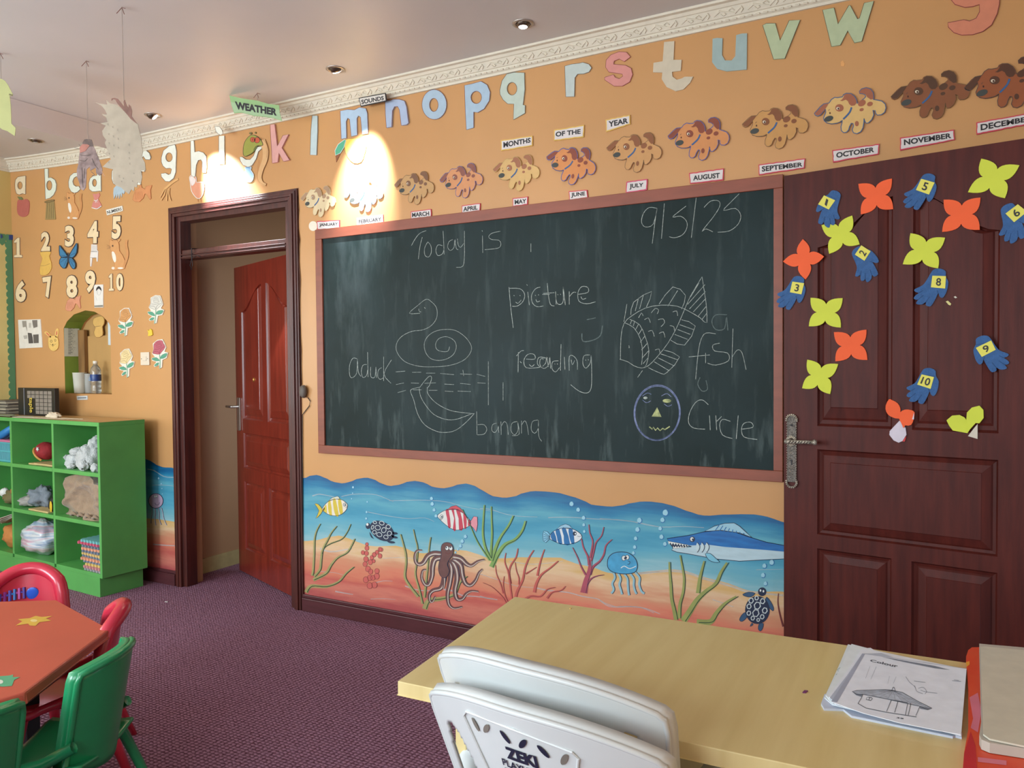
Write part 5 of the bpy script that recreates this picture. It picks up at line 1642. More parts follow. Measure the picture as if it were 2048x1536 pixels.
# ------------------------------------------------------------------ left wall board
bb = empty('notice_board', LWALL.at(complex(-0.5, 1.6)), label='yellow paper notice board with a green scalloped border on the left wall', cat='notice board')
b = MB()
b.box((X0 + 0.001, -1.3, 1.02), (X0 + 0.006, -0.004, 2.35), mat('board_paper', (212, 196, 128), 0.7, 0.06, 4))
b.build('backing_paper', bb)
b = MB()
SG = mat('border_green', (86, 140, 102), 0.6, 0.05)
for k in range(26):
    z0 = 1.02 + k * 0.0512
    pts = [(-0.005, z0), (-0.005, z0 + 0.0512), (-0.042, z0 + 0.0512), (-0.054, z0 + 0.036), (-0.054, z0 + 0.015), (-0.042, z0)]
    b.add([(X0 + 0.008, y, z) for y, z in pts] + [(X0 + 0.005, y, z) for y, z in pts], [(0, 1, 2, 3, 4, 5), (2, 3, 9, 8), (3, 4, 10, 9), (4, 5, 11, 10)], SG)
for k in range(24):
    y0 = -0.05 - k * 0.05
    for zz, sgn in ((2.35, -1), (1.02, 1)):
        b.add([(X0 + 0.0082, y, z) for y, z in ((y0, zz), (y0, zz + sgn * 0.06), (y0 - 0.025, zz + sgn * 0.085), (y0 - 0.05, zz + sgn * 0.06), (y0 - 0.05, zz))], [(0, 1, 2, 3, 4)], SG)
b.build('scalloped_border', bb)
a = Art(LWALL, 'A2').poly('0,762 15,770 18,790 8,802 0,800', (48, 70, 130), 0.012, 0.006).poly('85,770 122,768 122,818 85,818', (48, 70, 130), 0.012, 0.012)
a.build('pinned_ornament', 'blue ornaments at the top of the notice board', 'ornament')

# ------------------------------------------------------------------ downlights
CHR2 = mat('downlight_ring', (170, 160, 150), 0.35, 0.1, 60, metal=0.7)
LITM = mat('lamp_lit', (255, 250, 244), 0.5, 0, emit=14)
OFFM = mat('lamp_glass_off', (176, 168, 158), 0.15, 0, coat=0.5)
for k, (px, py, lit, tgt, lab) in enumerate([(1046, 47, 1, None, 'round recessed ceiling lamp, brightest and farthest right'), (671, 138, 1, (-2.625, 0, 2.36), 'round recessed ceiling lamp above the letter m glare'),
                                             (306, 230, 1, (-3.68, 0, 2.42), 'round recessed ceiling lamp above the doorway'), (72, 284, 0, None, 'unlit recessed ceiling lamp at the far left')]):
    zz = hz(ZC).uv(px, py)
    x, y = zz.real, zz.imag
    t = empty('ceiling_lamp', (x, y, ZC + dz(x)), label=lab, cat='ceiling lamp', group='recessed ceiling lamps')
    b = MB()
    b.lathe([(0.047, 0.0), (0.047, -0.003), (0.040, -0.006), (0.034, -0.004), (0.033, 0.0)], CHR2, 28)
    b.build('trim_ring', t, smooth=True, local=True)
    b = MB()
    M4 = Matrix.Identity(4)
    if tgt:
        d = (Vector(tgt) - Vector((x, y, ZC))).normalized()
        M4 = d.to_track_quat('-Z', 'Y').to_matrix().to_4x4()
    b.lathe([(0.0, -0.016), (0.020, -0.014), (0.026, -0.008), (0.030, 0.0), (0.030, 0.012)], mat('lamp_housing', (92, 80, 70), 0.3, 0.1, metal=0.8), 24, M4)
    b.build('lamp_housing', t, smooth=True, local=True)
    b = MB()
    b.lathe([(0.0, -0.0185), (0.014, -0.0180), (0.019, -0.0150)], LITM if lit else OFFM, 20, M4)
    b.build('lamp_lens', t, smooth=True, local=True)
    if lit and tgt:
        d = (Vector(tgt) - Vector((x, y, ZC))).normalized()
        spot(Vector((x, y, ZC)) + d * 0.03, tgt, 300 if k == 1 else 380, 46, 1.0, (0.88, 0.94, 1.0))
    elif lit:
        spot((x, y, ZC - 0.03), (x - 0.02, y, 0), 9, 70, 0.9)

# ------------------------------------------------------------------ things hanging from the ceiling
THR = mat('thread', (150, 136, 124), 0.8, 0)


def hang_plane(px, py, y):
    """upright sheet plane facing roughly the room, at depth y"""
    d = ray(px, py)
    t = (y - EYE.y) / d.y
    return EYE + d * t


def hung(name, label, px, py, y, turn, build, strpx, cat='hanging decoration'):
    p = hang_plane(px, py, y)
    U = Vector((cos(turn), sin(turn), 0))
    pl = Plane(p, U, (0, 0, 1))
    t = empty(name, p, label=label, cat=cat, group='paper decorations hanging from the ceiling')
    build(pl, t)
    if strpx:
        z = pl.uv(*strpx)
        q = pl.at(z)
        b = MB()
        b.tube([q, (q.x, q.y, ZC - 0.001 + dz(q.x))], 0.0012, THR, 5)
        b.build('thread', t)
        b = MB()
        for k in range(5):
            b.tube([(q.x, q.y, ZC - 0.004), (q.x + 0.02 * cos(k * 2.1), q.y + 0.02 * sin(k * 2.1), ZC - 0.012 - 0.01 * (k % 3))], 0.0015, mat('knot_brown', (130, 92, 84), 0.8, 0), 4)
        b.build('knot', t)


def b_pine(pl, t):
    a = Art(pl, 'D2')
    a.poly('1040,463 1100,480 1180,490 1165,435 1205,475 1280,490 1330,530 1400,600 1470,660 1512,705 1525,770 1548,850 1552,940 1568,1000 1555,1060 1590,1130 1597,1210 1545,1212 1560,1280 1545,1360 1510,1340 1500,1400 1475,1390 1468,1440 1440,1420 1415,1472 1370,1440 1330,1400 1270,1378 1240,1340 1235,1230 1240,1200 1125,1172 1190,1110 1215,1090 1200,1060 1145,1030 1180,1000 1170,960 1150,910 1165,880 1130,830 1120,780 1160,720 1100,695 1180,680 1165,630 1115,595 1175,600 1150,545 1110,500', mat('pineapple_back', (166, 152, 132), 0.8, 0.1, 18), 0.0, 0.002)
    for x, y, s in ((1185, 710, 22), (1238, 738, 20), (1292, 768, 22), (1195, 815, 20), (1245, 840, 20), (1298, 868, 20), (1198, 915, 18), (1250, 940, 18), (1300, 965, 18), (1200, 1030, 16), (1250, 1060, 18), (1418, 935, 22), (1418, 1020, 20), (1420, 1080, 20), (1425, 1140, 20), (1195, 1125, 20), (1308, 1278, 24), (1355, 1300, 14), (1335, 1335, 14), (1455, 1330, 12), (1470, 1245, 12)):
        a.line([(x - s * .4, y - s * .4), (x + s * .4, y - s * .5), (x - s * .2, y + s * .2), (x + s * .5, y + s * .4)], 2.6, (96, 88, 80), 0.0008, sm=0)
    a.build('paper_body', parent=t)
    a = Art(pl, 'D2')
    for s in ('1230,450 1232,425 1265,418 1300,430 1340,480 1370,520 1330,520 1295,480 1270,440 1245,430', '1370,520 1362,460 1375,440 1395,500 1415,530 1420,490 1440,510 1455,560 1450,620 1480,660 1510,705 1440,650 1400,600 1330,520'):
        a.poly(s, mat('pineapple_crown', (128, 92, 80), 0.8, 0.2, 30), 0.004, 0.002)
    a.build('paper_crown', parent=t, label='curling brown paper leaves at the top')


pz = hz(ZC).uv(243, 12)
hung('hanging_pineapple', 'grey paper pineapple with spiky edges hanging from the ceiling on a long thread', 245, 300, pz.imag, 0.35, b_pine, (248, 205))


def b_bird(pl, t):
    a = Art(pl, 'D2')
    BD = mat('bird_dark', (92, 76, 70), 0.8, 0.4, 30)
    BL = mat('bird_grey', (150, 128, 122), 0.8, 0.35, 30, c2=(106, 86, 82))
    a.poly('905,910 925,875 960,868 1005,875 1025,945 1050,1000 1090,1100 1120,1190 1125,1240 1090,1270 1055,1240 1050,1180 990,1215 985,1170 950,1200 948,1300 940,1400 915,1432 885,1415 870,1350 845,1280 842,1210 858,1150 868,1050 880,980', BL, 0.0, 0.002)
    a.poly('905,910 925,873 960,866 1005,873 1028,948 960,950 915,940', BD, 0.0008, 0.001)
    for s in ('880,1040 930,1050 1000,1040', '875,1100 930,1110 960,1080', '900,1180 905,1300 910,1400', '930,1190 925,1300', '1010,1080 1040,1150 1080,1200'):
        a.line(s, 7, BD, 0.0008)
    a.line('1000,1225 1040,1260 1010,1270', 6, BD, 0.001).line('1120,1220 1140,1260 1155,1280', 7, mat('claw', (176, 130, 96), 0.8, 0), 0.001).line('1125,1230 1130,1275', 4, mat('claw', (176, 130, 96), 0.8, 0), 0.001)
    a.build('paper_body', parent=t)
    a = Art(pl, 'D2').poly('875,960 905,925 960,925 985,940 940,1000 880,1020', mat('bird_beak', (160, 104, 90), 0.8, 0.2, 20), 0.0015, 0.001).line('880,975 820,965', 4, INK, 0.002).line('885,945 868,925', 3, INK, 0.002)
    a.build('paper_beak', parent=t)


hung('hanging_bird', 'grey-brown paper bird hanging in front of the letters c and d', 180, 330, -0.95, 0.3, b_bird, (176, 279))


def b_green(pl, t):
    a = Art(pl, 'D2').poly('-160,220 -60,195 10,203 50,225 85,270 115,330 140,375 135,395 105,395 118,500 122,640 125,700 170,745 162,835 80,780 20,760 -60,700 -160,690', mat('green_paper', (168, 168, 112), 0.8, 0.06, 12), 0, 0.002).line('100,378 138,388', 18, (110, 104, 70), 0.001)
    a.build('paper_body', parent=t)


hung('hanging_paper', 'pale green paper cutout hanging at the left picture edge', 5, 215, -1.2, 0.45, b_green, (2, 158))


def b_weather(pl, t):
    a = Art(pl, 'B1').poly('872,150 960,172 1060,190 1140,200 1190,215 1260,235 1355,245 1362,320 1385,400 1300,372 1200,358 1110,350 1040,330 990,318 918,325 890,240', mat('weather_green', (142, 176, 120), 0.75, 0.06, 20), 0, 0.002)
    a.poly('885,215 960,225 1060,240 1190,265 1355,290 1362,320 1380,392 1300,368 1200,352 1110,344 1040,326 990,312 920,318 895,250', (156, 182, 140), 0.0005, 0)
    a.text('WEATHER', '925,208 1338,280 1335,350 935,285', INK, 0.0012, 0.05)
    a.build('word_sheet', parent=t)


hung('hanging_sign', 'green wavy card reading WEATHER hanging below the ceiling', 512, 215, hz(ZC).uv(521, 183).imag, 0.25, b_weather, (515, 200))

# ------------------------------------------------------------------ niche contents
NP = wy(ND - 0.004)
SIDE = Plane((NX0 + NI + 0.0005, 0, 0), (0, 1, 0), (0, 0, 1))
a = Art(SIDE, 'A3').poly('657,462 812,475 802,782 660,782', paper((206, 208, 190)), 0.0012, 0.0012)
for k in range(18):
    yy = 480 + k * 16.2
    a.line([(697, yy), (722 + (k * 37) % 26, yy + 1)], 6, paper((96, 98, 92)), 0.0016, sm=0)
    a.line([(728 + (k * 37) % 26, yy + 1), (742 + (k * 53) % 30, yy + 2)], 4, paper((140, 142, 132)), 0.0016, sm=0)
a.build('printed_list', 'white printed list on the green left side of the niche', 'paper', 'sheets on the left wall part')
a = Art(wy(ND), 'A3')
a.poly('965,400 1000,380 1050,370 1075,400 1072,450 1055,480 1062,540 1050,575 1010,588 980,575 970,530 985,490 960,450', (214, 170, 96), 0.006, sm=2, line=(140, 104, 52), lw=3).line('975,480 1040,470', 3, OL, 0.0066)
a.build('foot_cutout', 'yellow paper foot-shaped cutout at the top right inside the niche', 'cutout', 'animal cutouts by the niche')
a = Art(wy(ND), 'A3').poly('1108,405 1145,405 1142,668 1112,664', paper((196, 206, 208)), 0.003)
a.build('paper_strip', 'pale paper strip at the right edge inside the niche', 'paper')
CUP = mat('cup_plastic', (208, 206, 192), 0.4, 0.03)


def on_niche(px, y):
    d = ray(px, 780)
    t = (y - EYE.y) / d.y
    return (EYE + d * t).x


b = MB()
x = on_niche(160, 0.05) * 1.0
b.lathe([(0.0, 0), (0.034, 0.0), (0.036, 0.004), (0.044, 0.138), (0.047, 0.142), (0.044, 0.143), (0.041, 0.138), (0.033, 0.008), (0, 0.008)], CUP, 28, Matrix.Translation((x, 0.050, NZ0 + 0.002)))
tag(b.build('plastic_cup', smooth=True), 'tall grey-white plastic cup on the left of the niche sill', 'cup')
b = MB()
b.lathe([(0.0, 0), (0.026, 0.0), (0.028, 0.004), (0.030, 0.13), (0.032, 0.135), (0.029, 0.13), (0.024, 0.01), (0, 0.01)], mat('cup_clear', (190, 190, 184), 0.25, 0.03, alpha=0.75), 24, Matrix.Translation((on_niche(178, 0.085), 0.088, NZ0 + 0.002)))
tag(b.build('plastic_cup', smooth=True), 'translucent cup behind and between the tall cup and the bottle', 'cup')
x = on_niche(192, 0.045)
bt = empty('water_bottle', (x, 0.045, NZ0 + 0.002), label='clear plastic water bottle with a blue label in the niche', cat='bottle')
PET = mat('pet_plastic', (222, 226, 224), 0.08, 0, trans=0.85, alpha=0.9, spec=0.6)
b = MB()
b.lathe([(0, 0.004), (0.026, 0), (0.033, 0.006), (0.034, 0.03), (0.031, 0.036), (0.034, 0.044), (0.031, 0.052), (0.034, 0.06), (0.034, 0.085), (0.0335, 0.13), (0.034, 0.155), (0.028, 0.175), (0.016, 0.192), (0.013, 0.196), (0.013, 0.206)], PET, 28)
b.build('bottle_body', bt, smooth=True, local=True)
b = MB()
b.lathe([(0.0345, 0.085), (0.0350, 0.087), (0.0350, 0.128), (0.0345, 0.130)], mat('label_blue', (26, 58, 120), 0.35, 0.1, 40), 28)
bl_ = b.build('bottle_label', bt, smooth=True, local=True, label='dark blue label with a light mountain mark')
b = MB()
for s in (-1, 1):
    b.add([(-0.012 + s * 0.000, -0.0362, 0.118), (-0.012 + s * 0.012, -0.0362, 0.098), (-0.012 + s * 0.006, -0.0362, 0.098)], [(0, 1, 2)], mat('label_light', (120, 170, 214), 0.4, 0))
b.box((-0.024, -0.0358, 0.089), (0.0, -0.0352, 0.093), mat('label_light', (120, 170, 214), 0.4, 0))
b.build('label_mark', bl_, local=True)
b = MB()
b.lathe([(0.0135, 0.203), (0.0155, 0.204), (0.0155, 0.219), (0.014, 0.222), (0, 0.222)], mat('cap_white', (226, 220, 206), 0.4, 0), 20)
b.build('bottle_cap', bt, smooth=True, local=True)

# ------------------------------------------------------------------ green cabinet
CA = radians(-3.2)
cab = empty('cubby_shelf', (-4.334, -0.391, 0), CA, label='bright green open cubby shelf with three rows of square compartments', cat='shelf')
G1 = mat('cabinet_green', (86, 160, 82), 0.42, 0.08, 6, coat=0.1)
GT = mat('cabinet_top_tan', (198, 160, 104), 0.35, 0.08, 8)
CM = Matrix.Translation((-4.334, -0.391, 0)) @ Matrix.Rotation(CA, 4, 'Z')
CWd, CDp = 1.54, 0.292
T = 0.022


def cb(a, c, m=G1):
    b = MB()
    b.box(a, c, m)
    return b


b = cb((-CWd, 0.0, 1.028), (0, CDp, 1.052))
b.add([(-CWd, 0.003, 1.0526), (-0.002, 0.003, 1.0526), (-0.002, CDp, 1.0526), (-CWd, CDp, 1.0526)], [(0, 1, 2, 3)], GT)
b.build('top_board', cab, local=True)
cb((-T, 0.0, 0.118), (0, CDp, 1.028)).build('side_panel', cab, bevel=0.002, local=True)
cb((-CWd, 0.0, 0.118), (-CWd + T, CDp, 1.028)).build('side_panel', cab, bevel=0.002, local=True)
for u in (-0.532, -1.05):
    cb((u, 0.002, 0.14), (u + T, CDp - 0.008, 1.028)).build('divider', cab, bevel=0.0015, local=True)
cb((-CWd + T, CDp - 0.008, 0.118), (-T, CDp, 1.028), mat('cabinet_back', (74, 140, 74), 0.5, 0.08, 6)).build('back_panel', cab, local=True)
SH = (0.118, 0.425, 0.724)
for z in SH:
    for u0, u1 in ((-CWd + T, -1.05), (-1.05 + T, -0.532), (-0.532 + T, -T)):
        cb((u0, 0.001, z), (u1, CDp - 0.008, z + 0.024)).build('shelf_board', cab, bevel=0.0015, local=True)
cb((-CWd, 0.004, 0.0), (-0.034, CDp - 0.01, 0.118)).build('plinth', cab, bevel=0.002, local=True)


def cw(u, v, z):
    return CM @ Vector((u, v, z))


def ca(px, py, v):
    """shelf coordinates (u, z) of a pixel on the plane a depth v inside the shelf"""
    o = cw(0, v, 0)
    n = (CM.to_3x3() @ Vector((0, 1, 0)))
    d = ray(px, py)
    p = EYE + d * ((o - EYE).dot(n) / d.dot(n))
    q = CM.inverted() @ p
    return q.x, q.z


def inshelf(b, name, label, cat, group='things stored in the green cubby shelf', **k):
    """vertices were given in shelf coordinates"""
    b.v = [CM @ p for p in b.v]
    return b.build(name, label=label, cat=cat, group=group, **k)


FZ = mat('plush_white', (190, 192, 190), 0.9, 0.12, 25, bump=0.6, bscale=140, sheen=0.4)
b = MB()
zz = 0.7481
for px, py, v, r, sd in ((148, 931, 0.10, (0.050, 0.05, 0.045), 1), (132, 916, 0.09, (0.030, 0.04, 0.026), 2), (170, 920, 0.07, (0.060, 0.05, 0.060), 3), (186, 915, 0.10, (0.055, 0.07, 0.08), 4), (193, 895, 0.12, (0.040, 0.05, 0.06), 5), (172, 897, 0.09, (0.026, 0.03, 0.024), 6), (155, 903, 0.09, (0.050, 0.04, 0.026), 7), (195, 886, 0.13, (0.035, 0.05, 0.04), 8), (143, 938, 0.045, (0.032, 0.025, 0.016), 9), (192, 937, 0.04, (0.028, 0.03, 0.028), 10), (168, 933, 0.035, (0.036, 0.028, 0.036), 11)):
    u, z = ca(px, py, v)
    u = min(u, -0.03 - r[0])
    b.blob((u, v, max(z, zz + r[2] * 0.8)), (r[0] * 1.12, r[1], r[2]), FZ, 0.30, 1.6, 16, sd, zflat=zz)
u, z = ca(164, 938, 0.005)
b.blob((u, 0.006, z), (0.008, 0.005, 0.005), INK, 0, 1, 6)
inshelf(b, 'plush_toy', 'heap of white and grey plush toy in the top right compartment', 'plush toy', smooth=True)
b = MB()
RP = mat('plush_red', (142, 28, 34), 0.8, 0.15, 20, bump=0.3)
RV = 0.13
ru, rz_ = ca(92, 902, RV)
rz_ = max(rz_, 0.764 + 0.058)
b.blob((ru, RV, rz_), (0.075, 0.065, 0.060), RP, 0.05, 1.5, 16, 4)
r1 = inshelf(b, 'plush_toy', 'red plush ball toy with a gold band and a star', 'plush toy', smooth=True)
b = MB()
ringp = [(ru - 0.055 + 0.085 * t, RV - 0.066 * math.sqrt(max(0.02, 1 - (1.45 * t - 0.72) ** 2)), rz_ + 0.020 - 0.075 * t) for t in [k / 12 for k in range(13)]]
b.tube(ringp, 0.007, mat('gold_band', (196, 140, 70), 0.6, 0.1), 6)
b.v = [CM @ p for p in b.v]
b.build('gold_band', r1)
b = MB()
sp = [(ru + 0.02 + (0.016 if k % 2 else 0.007) * sin(k * pi / 5), rz_ + 0.02 + (0.016 if k % 2 else 0.007) * cos(k * pi / 5)) for k in range(10)]
b.prism(sp, -(RV - 0.066), -(RV - 0.060), WH, Matrix.Rotation(pi / 2, 4, 'X'))
b.v = [CM @ p for p in b.v]
b.build('star', r1)
CBD = mat('cardboard', (196, 168, 116), 0.8, 0.1, 20)
cu0 = ca(57, 925, 0.03)[0]
b = cb((cu0, 0.03, 0.7481), (-0.535, 0.20, 0.756), CBD)
b.box((cu0 + 0.10, 0.012, 0.7562), (-0.535, 0.18, 0.7635), CBD)
inshelf(b, 'cardboard_piece', 'flat tan cardboard under the red plush ball', 'cardboard', bevel=0.001)

# brown blanket
b = MB()
BK = mat('blanket_brown', (150, 126, 102), 0.95, 0.12, 30, bump=0.5, bscale=160, sheen=0.3)


def blanket(s, t):
    u = -0.508 + 0.482 * s
    z = 0.450 + 0.264 * t
    fold = 0.045 * noise.noise(Vector((s * 2.6 + 3, t * 2.2, 1.3))) + 0.02 * sin(s * 7 + t * 5 + 2 * sin(t * 4)) + 0.012 * noise.noise(Vector((s * 9, t * 8, 4)))
    edge = min(1, 0.25 + min(s, 1 - s) * 9) * min(1, (1 - t) * 6)
    fold += 0.022 * math.exp(-((t - 0.25 - 0.75 * math.sin(min(1, s * 1.1) * 1.5)) / 0.10) ** 2) * -1
    v = 0.042 + fold + (1 - edge) * 0.03
    top = 0.264 * (0.86 + 0.14 * sin(pi * min(1, s * 1.2)))
    return (u, max(0.006, v), 0.4492 + top * t + 0.0005)


b.grid(blanket, 44, 30, BK)
b.grid(lambda s, t: (lambda p, q: (p[0], p[1] + (0.24 - p[1]) * q, p[2] - 0.015 * q))(blanket(s, 1.0), t), 44, 6, BK)
for q in range(4):
    x0 = -0.36 + q * 0.08
    b.tube([(x0, 0.035, 0.458), (x0 + 0.012, 0.014, 0.470), (x0 + 0.035, 0.012, 0.482), (x0 + 0.062, 0.03, 0.462)], [0.006, 0.010, 0.011, 0.005], BK, 8)
inshelf(b, 'blanket', 'brown fleece blanket stuffed in the middle right compartment', 'blanket', smooth=True)
b = MB()
cu1 = ca(84, 1000, 0.12)
b.blob((min(cu1[0], -0.66), 0.13, 0.51), (0.11, 0.08, 0.075), mat('cloth_grey', (120, 128, 136), 0.9, 0.15, 20, bump=0.4), 0.3, 2.0, 18, 5, zflat=0.4595)
b.blob((min(cu1[0], -0.66) - 0.10, 0.09, 0.485), (0.09, 0.06, 0.035), mat('cloth_grey2', (158, 154, 148), 0.9, 0.1, 20), 0.3, 2.4, 14, 6, zflat=0.4595)
inshelf(b, 'folded_cloth', 'crumpled grey cloth in the middle compartment beside the blanket', 'cloth', smooth=True)
b = cb((-0.86, 0.015, 0.4492), (-0.62, 0.21, 0.459), CBD)
inshelf(b, 'cardboard_piece', 'flat tan cardboard under the crumpled grey cloth', 'cardboard', bevel=0.001)
b = MB()
b.blob((-0.582, 0.035, 0.505), (0.042, 0.03, 0.048), mat('toy_black', (26, 26, 28), 0.6, 0.1), 0.1, 2, 14, 7)
b.lathe([(0.0, 0.002), (0.010, 0.002), (0.022, 0.0)], mat('toy_yellow', (206, 172, 44), 0.5, 0.05), 18, Matrix.Translation((-0.562, 0.003, 0.500)) @ Matrix.Rotation(pi / 2, 4, 'X') @ Matrix.Diagonal((0.7, 1.6, 1, 1)))
b.v = [p if p.z > 0.4492 else Vector((p.x, p.y, 0.4492)) for p in b.v]
inshelf(b, 'round_toy', 'round black toy with a yellow ring beside the crumpled grey cloth', 'toy', smooth=True)
# plastic wrapped bedding
b = MB()


def bst(name, cols):
    m = mat(name, cols[0], 0.3, 0, coat=0.4)
    nt = m.node_tree
    tc = nt.nodes.new('ShaderNodeTexCoord')
    w = nt.nodes.new('ShaderNodeTexNoise')
    w.inputs['Scale'].default_value = 4
    mp = nt.nodes.new('ShaderNodeMapping')
    mp.inputs['Scale'].default_value = (0.4, 0.4, 5.5)
    nt.links.new(tc.outputs['Object'], mp.inputs[0])
    nt.links.new(mp.outputs[0], w.inputs['Vector'])
    rp = nt.nodes.new('ShaderNodeValToRGB')
    e = rp.color_ramp.elements
    while len(e) < len(cols):
        e.new(0.5)
    for k, c in enumerate(cols):
        e[k].position = 0.34 + 0.32 * k / (len(cols) - 1)
        e[k].color = lin(c)
    nt.links.new(w.outputs['Fac'], rp.inputs[0])
    nt.links.new(rp.outputs[0], nt.nodes['Principled BSDF'].inputs['Base Color'])
    return m


BED = bst('wrapped_bedding', [(150, 168, 184), (206, 160, 176), (214, 220, 222), (140, 160, 186), (206, 208, 210), (188, 164, 164), (160, 176, 170)])
b.blob((ca(82, 1085, 0.1)[0], 0.12, 0.245), (0.17, 0.115, 0.115), BED, 0.16, 1.7, 22, 8, zflat=0.1425)
b.v = [Vector((min(p.x, -0.535), max(0.008, p.y), p.z + max(0, (p.x + 0.72)) * 0.45 if p.z > 0.25 else p.z)) for p in b.v]
b.v = [Vector((p.x, p.y, min(p.z, 0.418))) for p in b.v]
inshelf(b, 'bedding_bundle', 'clear-wrapped bundle of pastel striped bedding in the bottom compartment', 'bedding', smooth=True)
# foam mats
MC = [(150, 146, 150), (188, 128, 130), (206, 180, 104), (120, 130, 146), (214, 150, 116), (112, 124, 140), (206, 176, 110), (108, 118, 134), (216, 152, 120), (104, 116, 130), (196, 84, 108), (112, 176, 176)]
for k, c in enumerate(MC):
    zz = 0.1425 + k * 0.0155
    rnd = random.Random(k + 3)
    x0 = -0.255 + rnd.random() * 0.03 + (0.03 if k < 3 else 0) + (-0.04 if k == 10 else 0)
    y0 = 0.012 + rnd.random() * 0.012
    pts = []
    S = 0.225
    n = 7
    for e in range(4):
        for q in range(n):
            for (t, o) in ((0.15, 0), (0.30, -0.010), (0.70, -0.010), (0.85, 0)):
                u = (q + t) / n * S
                oo = o if q % 1 == 0 else 0
                pts.append({0: (u, oo), 1: (S - oo - 0.0, u), 2: (S - u, S - oo), 3: (oo, S - u)}[e])
    b = MB()
    rot = Matrix.Translation((x0 + S / 2, y0 + S / 2, 0)) @ Matrix.Rotation((rnd.random() - 0.5) * 0.12, 4, 'Z') @ Matrix.Translation((-S / 2, -S / 2, 0))
    b.prism(pts, zz, zz + 0.0148, mat('foam_%d' % k, c, 0.85, 0.06, 30), rot)
    b.v = [Vector((min(p.x, -0.023), min(p.y, 0.28), p.z)) for p in b.v]
    inshelf(b, 'foam_mat', {11: 'teal foam mat on top of the mat stack in the bottom right compartment', 10: 'pink foam mat second from the top of the mat stack', 0: 'grey foam mat at the bottom of the mat stack'}.get(k, 'thin %s foam mat in the mat stack, %s from the bottom' % (['grey', 'dusty pink', 'yellow', 'blue-grey', 'peach', 'blue-grey', 'yellow', 'blue-grey', 'peach', 'dark grey', 'pink', 'teal'][k], ['first', 'second', 'third', 'fourth', 'fifth', 'sixth', 'seventh', 'eighth', 'ninth', 'tenth', 'eleventh', 'twelfth'][k])), 'foam mat', 'foam mats stacked in the cubby shelf')
# left column
b = MB()
BT = mat('basket_turquoise', (84, 170, 178), 0.5, 0.06)
bx0, bx1, by0, by1, bz0, bz1 = -1.42, -1.075, 0.02, 0.24, 0.7481, 0.88
for z in (bz0 + 0.006, bz0 + 0.07, bz1 - 0.005):
    for (p, q) in (((bx0, by0), (bx1, by0)), ((bx1, by0), (bx1, by1)), ((bx1, by1), (bx0, by1)), ((bx0, by1), (bx0, by0))):
        b.tube([(p[0], p[1], z), (q[0], q[1], z)], 0.006, BT, 6)
for k in range(30):
    x = bx0 + (bx1 - bx0) * k / 29
    for y in (by0, by1):
        b.tube([(x, y, bz0), (x + 0.006, y, bz1)], 0.0028, BT, 5)
for k in range(20):
    y = by0 + (by1 - by0) * k / 19
    for x in (bx0, bx1):
        b.tube([(x, y, bz0), (x, y, bz1)], 0.0028, BT, 5)
b.box((bx0, by0, bz0), (bx1, by1, bz0 + 0.004), BT)
inshelf(b, 'plastic_basket', 'turquoise slatted basket in the top left compartment', 'basket')
b = cb((-1.40, 0.035, 0.754), (-1.095, 0.225, 0.893), mat('pink_lid', (196, 110, 140), 0.6, 0.05))
inshelf(b, 'pink_box', 'pink box standing inside the turquoise basket', 'box', bevel=0.01)
b = MB()
b.tube([(-1.33, 0.05, 0.90), (-1.25, 0.06, 0.93), (-1.14, 0.08, 0.99)], [0.02, 0.028, 0.02], mat('toy_blue', (40, 120, 180), 0.5, 0.1), 8)
b.tube([(-1.30, 0.09, 0.905), (-1.20, 0.10, 0.95)], [0.02, 0.02], mat('toy_skyblue', (110, 170, 200), 0.5, 0.1), 8)
inshelf(b, 'toy_piece', 'blue plastic toy pieces on top of the pink box', 'toy', smooth=True)
b = MB()
b.blob((-1.18, 0.10, 0.50), (0.09, 0.08, 0.05), mat('toy_olive', (120, 96, 62), 0.8, 0.3, 20, c2=(96, 104, 62)), 0.3, 3, 14, 9, zflat=0.4492)
b.box((-1.14, 0.04, 0.53), (-1.10, 0.08, 0.56), mat('block_orange', (206, 120, 60), 0.5, 0))
b.blob((-1.24, 0.05, 0.53), (0.03, 0.03, 0.03), WH, 0.2, 3, 10, 2)
inshelf(b, 'toy_heap', 'olive heap of small toys in the left middle compartment', 'toys', smooth=True)
b = MB()
b.blob((-1.20, 0.12, 0.22), (0.13, 0.09, 0.085), mat('bag_orange', (190, 124, 66), 0.7, 0.15, 12, bump=0.3), 0.2, 2, 16, 11, zflat=0.1425)
inshelf(b, 'cloth_bag', 'orange-brown soft bag in the bottom left compartment', 'bag', smooth=True)
b = MB()
for k in range(4):
    b.box((-0.10, -0.08, k * 0.006), (0.10, 0.08, k * 0.006 + 0.004), mat('sheet_grey_%d' % k, (150 + 14 * k, 144 + 12 * k, 128 + 12 * k), 0.7, 0.1), Matrix.Translation((-1.19, 0.12, 0.345)) @ Matrix.Rotation(-0.35 - 0.05 * k, 4, 'Y') @ Matrix.Rotation(0.3 * k, 4, 'Z'))
inshelf(b, 'paper_bundle', 'grey papers slumped on top of the orange-brown bag', 'papers')

# things on top of the cabinet
ZT = 1.053


def top_at(px, py):
    z = hz(ZT).uv(px, py)
    return Vector((z.real, z.imag, ZT))


